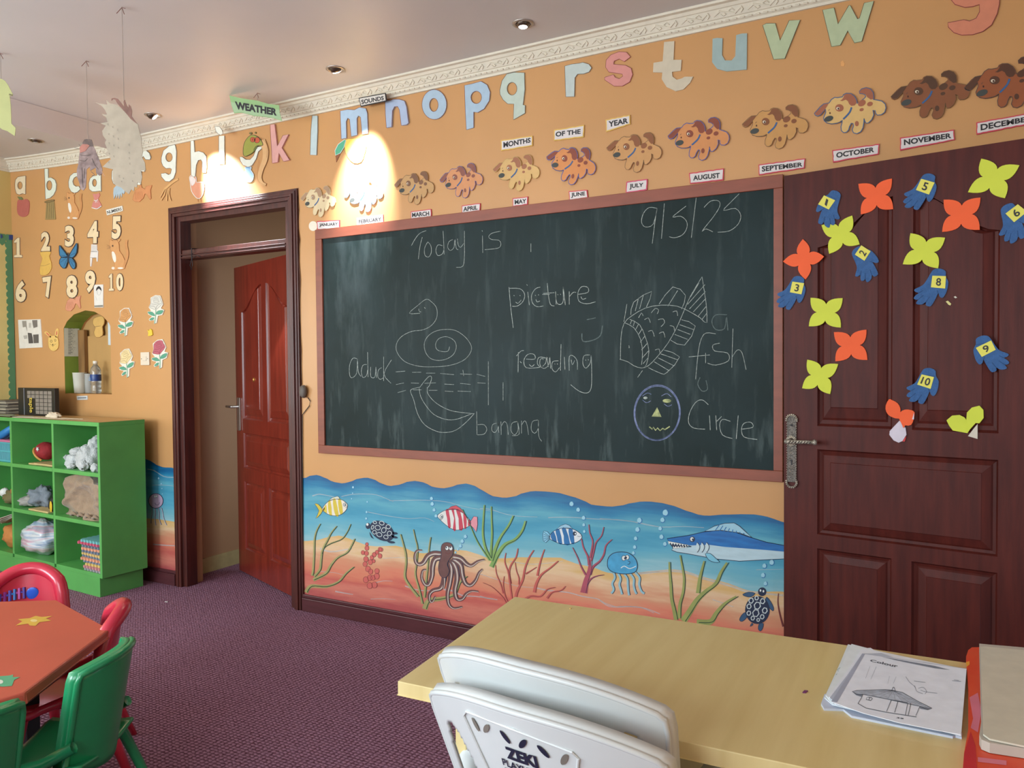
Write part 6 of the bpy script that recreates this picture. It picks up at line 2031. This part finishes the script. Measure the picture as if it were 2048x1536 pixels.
bu0, bu1 = ca(37, 828, 0.17)[0], ca(110, 826, 0.17)[0]
BW = bu1 - bu0
p = cw(bu0, 0.17, ZT)
bk = empty('storage_box', p, CA, label='black box with a grey grid and yellow lettering on the cabinet top', cat='box')
b = MB()
BKM = mat('box_black', (34, 32, 32), 0.4, 0.1, 20)
b.box((0, 0, 0), (BW, 0.03, 0.19), BKM)
bb_ = b.build('box_body', bk, bevel=0.002, local=True)
b = MB()
GM = mat('box_grid', (136, 126, 116), 0.5, 0.12, 30)
for i in range(6):
    for j in range(6):
        if i < 2 and j < 4:
            continue
        b.box((BW * (0.27 + i * 0.112), -0.002, 0.014 + j * 0.0265), (BW * (0.365 + i * 0.112), 0.0, 0.037 + j * 0.0265), GM)
b.build('grid_print', bb_, local=True)
b = MB()
b.box((BW * 0.17, -0.003, 0.002), (BW * 0.185, 0.0, 0.188), mat('box_seam', (120, 122, 128), 0.4, 0))
v, f = text_shape('taple', 0.02)
b.add([(BW * 0.30 + y * BW * 0.13, -0.0035, 0.125 - x * 0.105) for x, y in v], f, mat('box_yellow', (200, 172, 70), 0.5, 0))
b.build('lettering', bb_, local=True)
mg = []
for k in range(9):
    b = MB()
    rnd = random.Random(k)
    b.box((-0.17, -0.10, 0), (0.14, 0.10, 0.0105), mat('magazine_%d' % (k % 4), ((104, 98, 88), (150, 142, 126), (84, 78, 72), (176, 166, 146))[k % 4], 0.6, 0.1, 20),
          Matrix.Translation((p.x - 0.21, p.y + 0.07, ZT + k * 0.0112)) @ Matrix.Rotation(radians(-3 + rnd.random() * 8 - 4), 4, 'Z'))
    tag(b.build('magazine', bevel=0.002), 'grey magazine in the stack on the left of the cabinet top, %s from the bottom' % ['first', 'second', 'third', 'fourth', 'fifth', 'sixth', 'seventh', 'eighth', 'ninth'][k], 'magazine', 'magazines stacked on the cabinet')
PT = mat('loose_paper', (214, 200, 172), 0.75, 0.08, 20)


def top_sheet(pts, z, m, label):
    b = MB()
    q = [(ca(px, 830, v)[0], v) for px, v in pts]
    b.prism(q, ZT + z, ZT + z + 0.0022, m)
    b.v = [CM @ p for p in b.v]
    tag(b.build('paper_sheet'), label, 'paper', 'papers on the cabinet')


top_sheet([(66, 0.004), (66, 0.085), (112, 0.13), (166, 0.09), (122, 0.03)], 0.0030, PT, 'cream paper sheet lying on the cabinet top near its front edge')
top_sheet([(24, 0.012), (36, 0.10), (66, 0.13), (72, 0.04)], 0.0003, paper((204, 200, 182)), 'pale paper strip on the cabinet top in front of the black box')
top_sheet([(-10, 0.005), (-6, 0.10), (26, 0.12), (34, 0.06), (20, 0.004)], 0.0062, paper((150, 160, 138)), 'grey-green paper on the cabinet top by the magazines')
b = MB()
q0 = cw(ca(108, 832, 0.08)[0], 0.08, ZT)
b.blob((q0.x, q0.y, ZT + 0.018), (0.060, 0.03, 0.020), mat('crumpled', (214, 198, 174), 0.8, 0.05), 0.35, 3, 14, 4, zflat=ZT + 0.0054)
tag(b.build('crumpled_paper', smooth=True), 'crumpled beige paper on the cabinet top', 'paper')

# ------------------------------------------------------------------ gloves and paper flowers on the right door
GLV = mat('glove_blue', (52, 92, 142), 0.85, 0.12, 60, bump=0.4, bscale=200, sheen=0.3)
NOTE = mat('note_yellow', (222, 212, 92), 0.7, 0.04)
GC, GT_ = (1290, 200), (1170, 480)


def glove(n, crop, cu, tip, quad, label, mirror=False, bold=0.02):
    xf = sim(DOORP, 'C1', GC, GT_, cu, tip, crop, mirror)
    a = Art(DOORP, 'C1', xf)
    a.poly('1245,200 1290,192 1332,212 1330,255 1345,300 1325,370 1300,410 1282,418 1268,405 1262,382 1240,420 1200,478 1175,482 1160,472 1163,450 1135,466 1105,468 1088,458 1105,432 1090,432 1075,420 1090,398 1115,380 1095,372 1085,362 1092,348 1150,320 1185,280 1215,235', GLV, 0.006, sm=3)
    for s in ('1262,382 1255,360', '1163,450 1195,410', '1105,432 1150,398', '1115,380 1150,360'):
        a.line(s, 4, mat('glove_crease', (36, 66, 108), 0.9, 0), 0.0064)
    a.line('1230,262 1250,250 1330,262', 3, mat('glove_crease', (36, 66, 108), 0.9, 0), 0.0064)
    g = a.build('glove_cutout', label, 'glove', 'blue numbered gloves on the door')
    c = Art(DOORP, crop).poly(quad, NOTE, 0.0072, 0.0006)
    v = P(quad)
    cx, cy = sum(p[0] for p in v) / 4, sum(p[1] for p in v) / 4
    k = 0.36 if len(n) == 1 else 0.66
    q = []
    for i, p in enumerate(v):
        # shrink across the reading direction more than down it
        ex, ey = v[1][0] - v[0][0], v[1][1] - v[0][1]
        L = hypot(ex, ey)
        ex, ey = ex / L, ey / L
        d = (p[0] - cx) * ex + (p[1] - cy) * ey
        rx, ry = p[0] - cx - ex * d, p[1] - cy - ey * d
        q.append((cx + ex * d * k + rx * 0.66, cy + ey * d * k + ry * 0.66))
    if n == '1':
        c.poly([(cx + (p[0] - cx) * 0.5, cy + (p[1] - cy)) for p in q], INK, 0.0078, 0)
    else:
        c.text(n, q, INK, 0.0078, bold)
    c.build('number_note', parent=g, label='yellow note with the number %s' % n)


glove('1', 'C1', (540, 340), (410, 600), '440,368 530,408 478,482 392,440', 'blue paper glove numbered 1, topmost on the left, thumb to the left', True)
glove('2', 'C1', (692, 800), (855, 1018), '688,845 740,770 815,818 765,895', 'blue paper glove numbered 2, fingers spread to the lower right')
glove('3', 'C1', (240, 1025), (140, 1285), '185,1062 280,1075 258,1165 165,1148', 'blue paper glove with the number 3 by the door edge')
glove('5', 'C1', GC, GT_, '1222,235 1330,265 1285,362 1180,325', 'blue paper glove numbered 5, at the top between two flowers')
glove('6', 'C1', (1905, 450), (2035, 715), '1900,515 2000,440 2075,500 1970,585', 'blue paper glove with the number 6 at the right picture edge')
glove('8', 'C1', (1370, 965), (1270, 1258), '1312,1015 1422,1018 1415,1118 1300,1108', 'blue paper glove numbered 8, above two torn scraps')
glove('9', 'C2', (1710, 135), (1815, 415), '1662,225 1785,165 1822,240 1710,298', 'blue paper glove numbered 9, lying over the right panel edge, thumb to the left', True)
glove('10', 'C2', (1290, 395), (1210, 672), '1225,438 1325,460 1298,555 1190,520', 'blue paper glove numbered 10, lowest of the gloves')


def flower(crop, tips, col, label):
    t = P(tips)
    c = (sum(p[0] for p in t) / 4, sum(p[1] for p in t) / 4)
    pts = []
    for i in range(4):
        T, Pn, Nn = t[i], t[i - 1], t[(i + 1) % 4]
        mp, mn = ((T[0] + Pn[0]) / 2, (T[1] + Pn[1]) / 2), ((T[0] + Nn[0]) / 2, (T[1] + Nn[1]) / 2)
        n0 = (c[0] + (mp[0] - c[0]) * 0.56, c[1] + (mp[1] - c[1]) * 0.56)
        n1 = (c[0] + (mn[0] - c[0]) * 0.56, c[1] + (mn[1] - c[1]) * 0.56)
        for a0, m0, b0, rv in ((n0, mp, T, 0), (T, mn, n1, 1)):
            ctl = (m0[0] * 0.86 + T[0] * 0.14, m0[1] * 0.86 + T[1] * 0.14)
            for k in range(6):
                s = k / 6
                pts.append(tuple((1 - s) ** 2 * a0[j] + 2 * s * (1 - s) * ctl[j] + s * s * b0[j] for j in (0, 1)))
    return Art(DOORP, crop).poly(pts, col, 0.005).build('flower_cutout', label, 'paper flower', 'paper flowers on the door')


ORG = mat('flower_orange', (236, 92, 40), 0.7, 0.04)
YGR = mat('flower_lime', (202, 208, 62), 0.7, 0.04)
flower('C1', '715,275 985,232 995,478 735,520', ORG, 'orange four-petal paper flower between gloves 1 and 5')
flower('C1', '418,608 665,530 725,762 480,838', YGR, 'lime four-petal paper flower between gloves 1 and 2')
flower('C1', '268,720 438,860 290,1045 108,900', ORG, 'orange four-petal paper flower overhanging the door edge above glove 3')
flower('C1', '330,1192 588,1195 573,1432 316,1422', YGR, 'lime four-petal paper flower right of glove 3')
flower('C1', '1135,672 1413,708 1357,955 1073,922', YGR, 'lime four-petal paper flower just above glove 8')
flower('C1', '1402,402 1698,385 1692,645 1390,662', ORG, 'orange four-petal paper flower left of glove 6')
flower('C1', '1705,72 2012,125 1895,390 1598,342', YGR, 'largest lime paper flower at the top right of the door')
flower('C2', '518,98 780,78 787,322 530,333', ORG, 'orange four-petal paper flower in the middle of the left door panel')
flower('C2', '303,320 552,355 487,597 262,550', YGR, 'lime four-petal paper flower above the door handle')
a = Art(DOORP, 'C2').poly('960,640 985,645 1030,670 1052,710 1052,745 1045,795 975,778 940,740 935,690', ORG, 0.005, sm=2).poly('1052,745 1090,722 1140,725 1168,745 1160,800 1140,845 1095,848 1060,825 1045,790', ORG, 0.008, sm=2).poly('1048,810 1075,850 1095,870 1102,925 1070,975 1040,988 1000,970 965,925 968,895 1000,860', (206, 196, 206), 0.006, sm=0).poly('1060,825 1095,850 1080,870', ORG, 0.009, 0.001).poly('1165,745 1165,800 1150,800', (206, 196, 206), 0.009, 0.001).poly('1102,935 1088,980 1062,978', (200, 60, 60), 0.005)
a.build('flower_cutout', 'half-folded orange paper flower showing its white back below glove 10', 'paper flower', 'paper flowers on the door')
a = Art(DOORP, 'C2').poly('1425,808 1470,770 1530,765 1570,785 1595,820 1600,870 1595,912 1530,900 1475,890 1445,850', YGR, 0.005, sm=0).poly('1585,800 1590,745 1630,705 1690,690 1722,725 1724,790 1690,832 1660,830 1615,880 1598,905', YGR, 0.007, sm=0).poly('1675,838 1675,958 1598,935 1640,880', (206, 194, 176), 0.006, sm=0)
a.build('flower_cutout', 'half-folded lime paper flower showing its white back on the right door panel', 'paper flower', 'paper flowers on the door')
a = Art(DOORP, 'C1').poly('1418,1222 1435,1215 1462,1240 1455,1254 1440,1248', (206, 196, 130), 0.003).poly('1482,1185 1495,1178 1510,1190 1495,1196', (206, 200, 180), 0.003)
a.build('tape_scrap', 'two tiny torn scraps below glove 8', 'scrap')

# ------------------------------------------------------------------ desk
M_DSK = mat('desk_beech', (228, 208, 150), 0.38, 0.10, 3, c2=(217, 194, 134), stretch=(9, 0.7, 1), coat=0.15)
desk = empty('desk', (-0.25, -1.7, 0), label='light beech desk along the lower right', cat='desk')
b = MB()
b.prism([(-0.985, -1.41), (-0.93, -2.005), (0.46, -1.955), (0.46, -1.375)], 0.722, 0.75, M_DSK)
b.build('desk_top', desk, bevel=0.002)
b = MB()
b.box((-0.83, -1.95, 0), (-0.805, -1.45, 0.722), M_DSK)
b.build('side_panel', desk, bevel=0.002)
b = MB()
b.box((0.38, -1.92, 0), (0.405, -1.42, 0.722), M_DSK)
b.build('side_panel', desk, bevel=0.002)
b = MB()
b.box((-0.80, -1.50, 0.30), (0.38, -1.482, 0.722), M_DSK)
b.build('modesty_panel', desk, bevel=0.002)
DT = hz(0.75)


def sheet(crop, pts, z, label, col=(228, 234, 244), h=0.0012, extra=None, name='paper_sheet', g='loose papers on the desk'):
    a = Art(hz(0.75 + z), crop).poly(pts, paper(col), h, h)
    if extra:
        extra(a)
    return a.build(name, label, 'paper', g)


sheet('C8', '345,800 375,720 440,745 540,840 1525,1085 1530,1050 1450,1080 600,905 530,850 370,845', 0.0, 'crumpled lowest sheet sticking out at the front of the paper pile', (200, 210, 230), 0.004)
sheet('C8', '505,450 570,295 800,345 1560,510 1520,1060 440,800 372,740 385,715', 0.004, 'pale sheet fanned out to the left under the paper pile', (222, 230, 234), 0.002)
sheet('C8', '520,470 600,292 860,360 1565,510 1520,1058 450,800 385,722', 0.006, 'sheet with green scribbles along its left edge in the paper pile', (228, 236, 240), 0.002,
      lambda a: a.line('505,490 480,510 500,530 470,548 488,565 462,582 478,600 450,622', 4, (110, 160, 150), 0.0016, sm=0))
sheet('C8', '590,480 690,330 760,325 800,350 1565,505 1522,1056 470,800 410,735', 0.008, 'white sheet with a wavy far edge in the paper pile', (232, 237, 246), 0.002)
sheet('C8', '560,560 690,372 780,372 850,368 960,410 1567,500 1521,1054 480,800 418,745', 0.010, 'sheet with a grey printed edge just under the hut drawing', (184, 192, 208), 0.002)


def hut(a):
    LN = mat('print_line', (74, 82, 96), 0.6, 0)
    SHD = mat('print_grey', (128, 138, 154), 0.6, 0.1, 60)
    a.text('Colour', '760,420 992,468 985,490 755,438', LN, 0.0016, 0.02)
    a.poly('605,690 640,683 880,675 940,680 1030,700 1150,770 1275,832 1240,845 1170,815 900,755 700,715 640,712', mat('print_hatch', (186, 196, 212), 0.6, 0.2, 90), 0.0014, 0, line=LN, lw=4)
    for k in range(10):
        t = k / 9
        a.line([(950, 682), (640 + t * 590, 698 + t * 125)], 1.2, LN, 0.0017, sm=0)
    a.poly('605,692 640,712 690,715 680,735 640,722', SHD, 0.0016, 0).poly('1170,812 1272,832 1240,846 1175,835', SHD, 0.0016, 0)
    a.line('940,678 948,657 958,658 968,684', 4, LN, 0.0018)
    for s in ('695,715 680,750 655,792', '655,792 720,830 890,865 1060,892 1145,905', '1172,820 1140,895', '935,760 895,858', '990,772 962,868', '1072,790 1052,888', '1098,790 1076,892', '935,762 990,772 1072,785', '730,740 722,758 760,768 775,752 768,742 735,738', '752,742 745,765'):
        a.line(s, 4.5, LN, 0.0017, sm=0)
    a.text('39', '980,905 1040,915 1035,926 975,916', LN, 0.0016, 0.02)
    for s in ('755,480 718,580', '808,482 762,588', '920,560 905,625', '975,565 950,625'):
        a.line(s, 1.6, SHD, 0.0016)
    for s in ('1055,565 1085,610 1130,650 1150,690 1200,710', '1130,640 1140,672', '1160,665 1200,655 1230,690 1215,712', '1180,680 1230,695 1320,705', '1125,602 1220,615', '1445,600 1520,606', '1460,592 1500,598'):
        a.line(s, 3, SHD, 0.0016)
    a.poly('690,372 712,376 480,780 432,772', mat('copy_shadow', (168, 176, 196), 0.6, 0.1), 0.0014, 0)
    a.poly('850,398 960,415 1100,440 1300,475 1430,510 1300,495 1100,455 960,425', SHD, 0.0014, 0)


sheet('C8', '690,372 1565,500 1520,1050 1300,1010 1000,950 700,870 430,775', 0.012, 'white worksheet headed Colour with a drawing of a round hut, top of the pile', (232, 238, 250), 0.0012, hut, 'worksheet')
bk2 = DT
RC = mat('folder_red', (222, 62, 34), 0.45, 0.25, 8, c2=(226, 86, 50))
RCP = mat('folder_pink', (220, 120, 140), 0.5, 0.1)
a = Art(hz(0.752), 'C8').poly('1562,430 1580,375 1610,352 1680,350 2300,420 2300,1500 1525,1500 1545,1250 1580,1050 1580,700', RC, 0.010, 0.011)
a.poly('1590,780 1660,740 1690,900 1660,1080 1600,1040 1620,960', RCP, 0.0103, 0).poly('1545,1260 1600,1070 1640,1190 1660,1500 1530,1500', mat('folder_crimson', (200, 40, 50), 0.5, 0.1), 0.0103, 0).poly('1560,480 1590,470 1592,500 1566,520', (236, 160, 50), 0.0104, 0).poly('1660,1290 1900,1320 1900,1360 1660,1330', RCP, 0.0104, 0)
a.build('picture_folder', 'red and pink glossy folder lying under the cream notebook', 'folder')
a = Art(hz(0.763), 'C8').poly('1672,345 2300,400 2300,1330 2048,1245 1760,1200 1690,1170 1672,1130 1690,1000', paper((186, 178, 166)), 0.016, 0.016)
nb = a.build('notebook', 'thick cream notebook on top of the red folder', 'notebook')
a = Art(hz(0.779), 'C8').poly('1680,325 1720,322 2048,352 2300,380 2300,1230 2048,1160 1760,1100 1705,1060 1690,640', (206, 200, 182), 0.004, 0.003)
a.build('front_cover', parent=nb)
a = Art(DT, 'C8').poly('188,698 205,680 235,684 215,700', (120, 60, 110), 0.002)
a.build('petal_scrap', 'tiny purple scrap on the desk', 'scrap')
a = Art(DT, 'C7').poly('1150,182 1156,178 1160,184 1154,188', (226, 190, 120), 0.002)
a.build('crumb', 'tiny pale crumb at the far side of the desk', 'scrap')

# ------------------------------------------------------------------ white plastic chairs
PW = mat('white_plastic', (212, 216, 216), 0.32, 0.03, 8, coat=0.15)
NVY = mat('print_navy', (28, 32, 56), 0.5, 0)


def plastic_chair(name, label, loc, rz, letters):
    t = empty(name, loc, rz, label=label, cat='chair', group='stacked white plastic chairs')
    # backrest shell: local x across, y forward (seat), z up. u across -1..1, w up 0..1
    W0, W1 = 0.185, 0.232

    def bp(u, w, off=0.0):
        hw = W0 + (W1 - W0) * w ** 0.8
        arch = 0.052 * (1 - abs(u) ** 2.4) * w
        z = 0.455 + 0.375 * w + arch - 0.052
        y = 0.085 - 0.16 * w + 0.075 * (abs(u) ** 2) * (0.6 + 0.4 * w)
        return Vector((u * hw, y + off, z))
    b = MB()
    NU, NV = 96, 70

    def inside(u, w):
        # openings left and right of the middle panel, plus little slots
        for s in (-1, 1):
            uu = u * s
            if w < 0.86:
                c = 0.64 + 0.13 * (w - 0.30) / 0.55
                wd = 0.19 * math.sqrt(max(0, 1 - ((w - 0.34) / 0.52) ** 2))
                if w < 0.34:
                    wd = 0.19
                if abs(uu - c) < wd and w > 0.06:
                    return True
        return False

    us = [-1 + 2 * i / NU for i in range(NU + 1)]
    ws = [j / NV for j in range(NV + 1)]
    V = [bp(u, w) for u in us for w in ws]
    f = []
    for i in range(NU):
        for j in range(NV):
            if not inside((us[i] + us[i + 1]) / 2, (ws[j] + ws[j + 1]) / 2):
                k = i * (NV + 1) + j
                f.append((k, k + NV + 1, k + NV + 2, k + 1))
    b.add(V, f, PW)
    br = b.build('backrest', t, smooth=True, solid=0.006, local=True)
    b = MB()
    rim = [bp(-1, w) for w in [0.0, 0.2, 0.4, 0.6, 0.8, 0.92]] + [bp(-0.985, 0.985)] + [bp(u, 1.0) for u in [-0.94 + 1.88 * k / 20 for k in range(21)]] + [bp(0.985, 0.985)] + [bp(1, w) for w in [0.92, 0.8, 0.6, 0.4, 0.2, 0.0]]
    rim2 = [p + Vector((0, 0.010, 0.0)) for p in rim]
    b.tube(rim, 0.0036, PW, 8)
    V = []
    for p in rim:
        n = Vector((p.x, 0, p.z - 0.5)).normalized()
        V += [p + n * 0.001, p + Vector((0, 0.022, 0.0)) + n * 0.010]
    b.add(V, [(2 * k, 2 * k + 1, 2 * k + 3, 2 * k + 2) for k in range(len(rim) - 1)], PW)
    b.build('backrest_rim', br, smooth=True, solid=0.003, local=True)
    b = MB()
    b.grid(lambda s, q: Vector(((s - 0.5) * (0.40 + 0.04 * q), 0.09 + 0.40 * q, 0.395 + 0.025 * (2 * s - 1) ** 2 + 0.02 * q - (0.03 if q > 0.97 else 0) - 0.01 * sin(pi * q))), 20, 16, PW)
    b.build('seat', t, smooth=True, solid=0.006, local=True)
    for s in (-1, 1):
        b = MB()
        b.tube([(s * 0.205, 0.085, 0.50), (s * 0.235, 0.12, 0.605), (s * 0.25, 0.22, 0.625), (s * 0.245, 0.36, 0.615), (s * 0.235, 0.45, 0.58), (s * 0.225, 0.48, 0.48), (s * 0.22, 0.47, 0.40)], [0.018, 0.024, 0.027, 0.027, 0.024, 0.020, 0.018], PW, 10, flat=0.45)
        b.build('armrest', t, smooth=True, local=True)
        for (x0, y0, z0, x1, y1) in ((0.18, 0.11, 0.42, 0.225, 0.02), (0.205, 0.46, 0.41, 0.235, 0.50)):
            b = MB()
            b.add([(s * x0, y0, z0), (s * (x0 - 0.045), y0, z0), (s * x0, y0 + 0.045, z0), (s * x1, y1, 0), (s * (x1 - 0.03), y1, 0), (s * x1, y1 + 0.03, 0)], [(0, 1, 4, 3), (0, 2, 5, 3)], PW)
            b.build('leg', t, solid=0.005, local=True)
    if letters:
        b = MB()

        def onb(px, pz, off=-0.0052):
            # px across in metres seen from behind (right = +x), pz height
            w = (pz - 0.455) / 0.40
            for _ in range(4):
                hw = W0 + (W1 - W0) * max(w, 0) ** 0.8
                u = px / hw
                w = (pz - 0.455 + 0.052) / (0.375 + 0.052 * (1 - abs(u) ** 2.4))
            return bp(u, w, off)
        for s, x0, x1, z0, z1, bo in (('ZEKI', -0.030, 0.032, 0.734, 0.758, 0.05), ('PLAYHOUSE', -0.044, 0.056, 0.715, 0.729, 0.02), ('TEL', -0.042, -0.022, 0.703, 0.711, 0.0)):
            v, f = text_shape(s, bo)
            b.add([onb(x0 + (x1 - x0) * p[0], z0 + (z1 - z0) * p[1]) for p in v], f, NVY)
        b.build('lettering', br, local=True, label='dark blue lettering ZEKI PLAYHOUSE')
        b = MB()
        SLT = mat('slot_shadow', (120, 112, 104), 0.7, 0.05)
        for k, (x, z, r) in enumerate(((-0.088, 0.778, -20), (-0.062, 0.780, 38), (-0.022, 0.778, -35), (0.012, 0.776, 40), (0.048, 0.772, -40), (0.082, 0.766, 30))):
            e = ell(x, z, 0.0048, 0.013, -r, 14)
            V = [onb(p[0], p[1], -0.0055) for p in e]
            b.add(V, [tuple(range(len(V)))], SLT if k in (0, 1, 5) else NVY)
        b.tube([onb(-0.07, 0.60), onb(-0.085, 0.68), onb(-0.115, 0.785), onb(-0.105, 0.797), onb(0.0, 0.799), onb(0.098, 0.783), onb(0.106, 0.773), onb(0.08, 0.68), onb(0.066, 0.60)], 0.0022, PW, 6)
        b.build('slot', br, local=True, label='slanted oval slots across the top of the back panel')
    return t


ch1 = plastic_chair('plastic_chair', 'lower white plastic chair of the two stacked, printed ZEKI PLAYHOUSE on its back', (-0.572, -2.10, 0.0), radians(-6), True)
ch2 = plastic_chair('plastic_chair', 'upper white plastic chair stacked on the lettered one', (-0.590, -2.045, 0.045), radians(-6), False)

# ------------------------------------------------------------------ children's table and chairs
TR = mat('table_red', (190, 84, 66), 0.42, 0.05, 4)
TRD = mat('table_red_edge', (140, 46, 42), 0.5, 0.1)
V2, V3 = Vector((-2.421, -1.621)), Vector((-2.154, -2.046))
S = (V3 - V2).length
a0 = math.atan2(V3.y - V2.y, V3.x - V2.x)
oct_ = [V2, V3]
for k in range(1, 7):
    an = a0 - k * pi / 4
    oct_.append(oct_[-1] + Vector((cos(an), sin(an))) * S)
tc = sum(oct_, Vector((0, 0))) / 8
tb = empty('childrens_table', (tc.x, tc.y, 0), label='red octagonal childrens table with painted flowers', cat='table')
b = MB()
b.prism([(p.x, p.y) for p in oct_], 0.475, 0.50, TR)
o = b.build('table_top', tb, bevel=0.006)
a = Art(hz(0.5), 'A5')
a.poly('105,578 150,550 120,535 200,528 240,512 280,520 355,513 310,530 345,545 265,555 240,580 200,578 190,565', (206, 164, 62), 0.0008, 0).dot(228, 545, 24, 9, (220, 196, 130), 0.0012, th=0)
a.build('painted_flower', parent=o, label='yellow flower painted on the table top')
a = Art(hz(0.5), 'A5')
a.poly('-60,960 -10,920 60,915 90,908 85,925 135,925 95,945 80,985 20,990 -40,985', (86, 158, 116), 0.0008, 0).dot(0, 958, 22, 14, (206, 206, 190), 0.0012, th=0)
a.build('painted_flower', parent=o, label='green flower painted on the table top')
b = MB()
b.prism([(tc.x + (p.x - tc.x) * 0.86, tc.y + (p.y - tc.y) * 0.86) for p in oct_], 0.40, 0.475, TRD)
b.build('apron', tb)
for k in range(4):
    an = a0 + radians(10) + k * pi / 2 + pi / 8
    b = MB()
    x, y = tc.x + 0.42 * cos(an), tc.y + 0.42 * sin(an)
    b.box((x - 0.022, y - 0.022, 0), (x + 0.022, y + 0.022, 0.40), mat('table_leg', (26, 40, 44), 0.5, 0.1))
    b.build('leg', tb, bevel=0.004)


def kid_chair(name, label, loc, rz, m, red=False):
    """moulded nursery chair, local: x across, +y forwards, back at y<0"""
    t = empty(name, loc, rz, label=label, cat='chair', group='childrens plastic chairs round the table')

    def bp(u, w):
        if red:
            hw = 0.142 * (1 - 0.16 * w ** 3)
            z = 0.27 + 0.215 * w + 0.05 * (1 - abs(u) ** 2.2) * w ** 2
            y = -0.13 - 0.045 * w + 0.05 * u * u
        else:
            hw = 0.142 - 0.014 * (1 - w)
            z = 0.26 + 0.275 * w + 0.018 * (1 - u * u) * w - 0.03 * (1 - w) * (1 - u * u)
            y = -0.13 - 0.055 * w + 0.055 * u * u
        return Vector((u * hw, y, z))
    b = MB()
    b.grid(lambda s, q: bp(2 * s - 1, q), 22, 14, m)
    br = b.build('backrest', t, smooth=True, solid=0.008, local=True)
    b = MB()
    us = [-0.97 + 1.94 * k / 18 for k in range(19)]
    rim = [bp(-1, w) for w in (0.0, 0.25, 0.5, 0.75, 0.92)] + [bp(u, 1) for u in us] + [bp(1, w) for w in (0.92, 0.75, 0.5, 0.25, 0.0)]
    if red:
        b.tube([p + Vector((0, -0.004, 0)) for p in rim], 0.026, m, 12)
        b.build('backrest_rim', br, smooth=True, local=True)
        b = MB()
        import itertools
        for k, c in enumerate(((70, 70, 160), (150, 60, 150), (90, 90, 190), (60, 120, 190), (180, 80, 160), (80, 60, 150))):
            u0 = 0.72 - k * 0.12
            b.tube([bp(u0, 0.60) + Vector((0, 0.008, 0)), bp(u0 + 0.02, 0.76) + Vector((0, 0.008, 0))], 0.006, mat('decal_%d' % k, c, 0.5, 0), 5)
            b.tube([bp(u0, 0.69) + Vector((0, 0.008, 0)), bp(u0 + 0.10, 0.70) + Vector((0, 0.008, 0))], 0.005, mat('decal_%d' % k, c, 0.5, 0), 5)
        b.blob(bp(-0.10, 0.66) + Vector((0, 0.006, 0)), (0.024, 0.004, 0.026), mat('decal_blue', (40, 90, 200), 0.3, 0.1), 0, 1, 10)
        b.build('sticker', br, local=True, label='colourful sticker with a blue ball on the chair back')
    else:
        V = []
        for p in rim:
            V += [p + Vector((0, -0.004, 0.002)), p + Vector((0, 0.032, 0.006))]
        b.add(V, [(2 * k, 2 * k + 1, 2 * k + 3, 2 * k + 2) for k in range(len(rim) - 1)], m)
        b.tube(rim, 0.007, m, 8)
        b.build('backrest_rim', br, smooth=True, solid=0.006, local=True)
    b = MB()
    b.grid(lambda s, q: Vector(((2 * s - 1) * (0.15 + 0.01 * q), -0.13 + 0.28 * q, 0.265 - 0.012 * sin(pi * q) + 0.018 * (2 * s - 1) ** 2 - (0.02 if q > 0.95 else 0))), 16, 12, m)
    b.build('seat', t, smooth=True, solid=0.010, local=True)
    for s in (-1, 1):
        b = MB()
        b.tube([(s * 0.145, 0.11, 0.25), (s * 0.152, 0.13, 0.16), (s * 0.165, 0.145, 0.0)], [0.026, 0.024, 0.018], m, 8, flat=0.6)
        b.build('leg', t, smooth=True, local=True)
        b = MB()
        b.tube([(s * 0.135, -0.10, 0.255), (s * 0.152, -0.145, 0.14), (s * 0.172, -0.195, 0.0)], [0.026, 0.024, 0.018], m, 8, flat=0.6)
        b.build('leg', t, smooth=True, local=True)
        b = MB()
        b.tube([(s * 0.148, -0.115, 0.34), (s * 0.156, -0.04, 0.30), (s * 0.155, 0.06, 0.272), (s * 0.150, 0.12, 0.245)], [0.016, 0.017, 0.015, 0.012], m, 8)
        b.build('side_rail', t, smooth=True, local=True)
    return t


KR = mat('chair_red', (196, 44, 66), 0.28, 0.04, coat=0.3)
KG = mat('chair_green', (28, 138, 88), 0.3, 0.04, coat=0.25)
kid_chair('childrens_chair', 'red plastic childrens chair behind the table with a sticker on its back', (-3.21, -1.49, 0), radians(-135), KR, True)
kid_chair('childrens_chair', 'red plastic childrens chair at the right corner of the table', (-2.61, -1.655, 0), radians(143), KR, True)
kid_chair('childrens_chair', 'green plastic childrens chair seen from behind at the front edge of the table', (-2.227, -1.900, 0), radians(118.4), KG)
kid_chair('childrens_chair', 'green plastic childrens chair cut off at the bottom left corner', (-2.16, -2.245, 0), radians(77), KG)

# bits on the carpet
for px, py, lab in ((333, 1204, 'tiny white scrap on the carpet in front of the doorway'), (251, 1431, 'tiny white scrap on the carpet beside the green chair')):
    z = hz(0).uv(px, py)
    b = MB()
    b.prism([(z.real - 0.010, z.imag - 0.004), (z.real + 0.010, z.imag - 0.002), (z.real + 0.006, z.imag + 0.006)], 0.0, 0.003, WH)
    tag(b.build('paper_scrap'), lab, 'scrap')
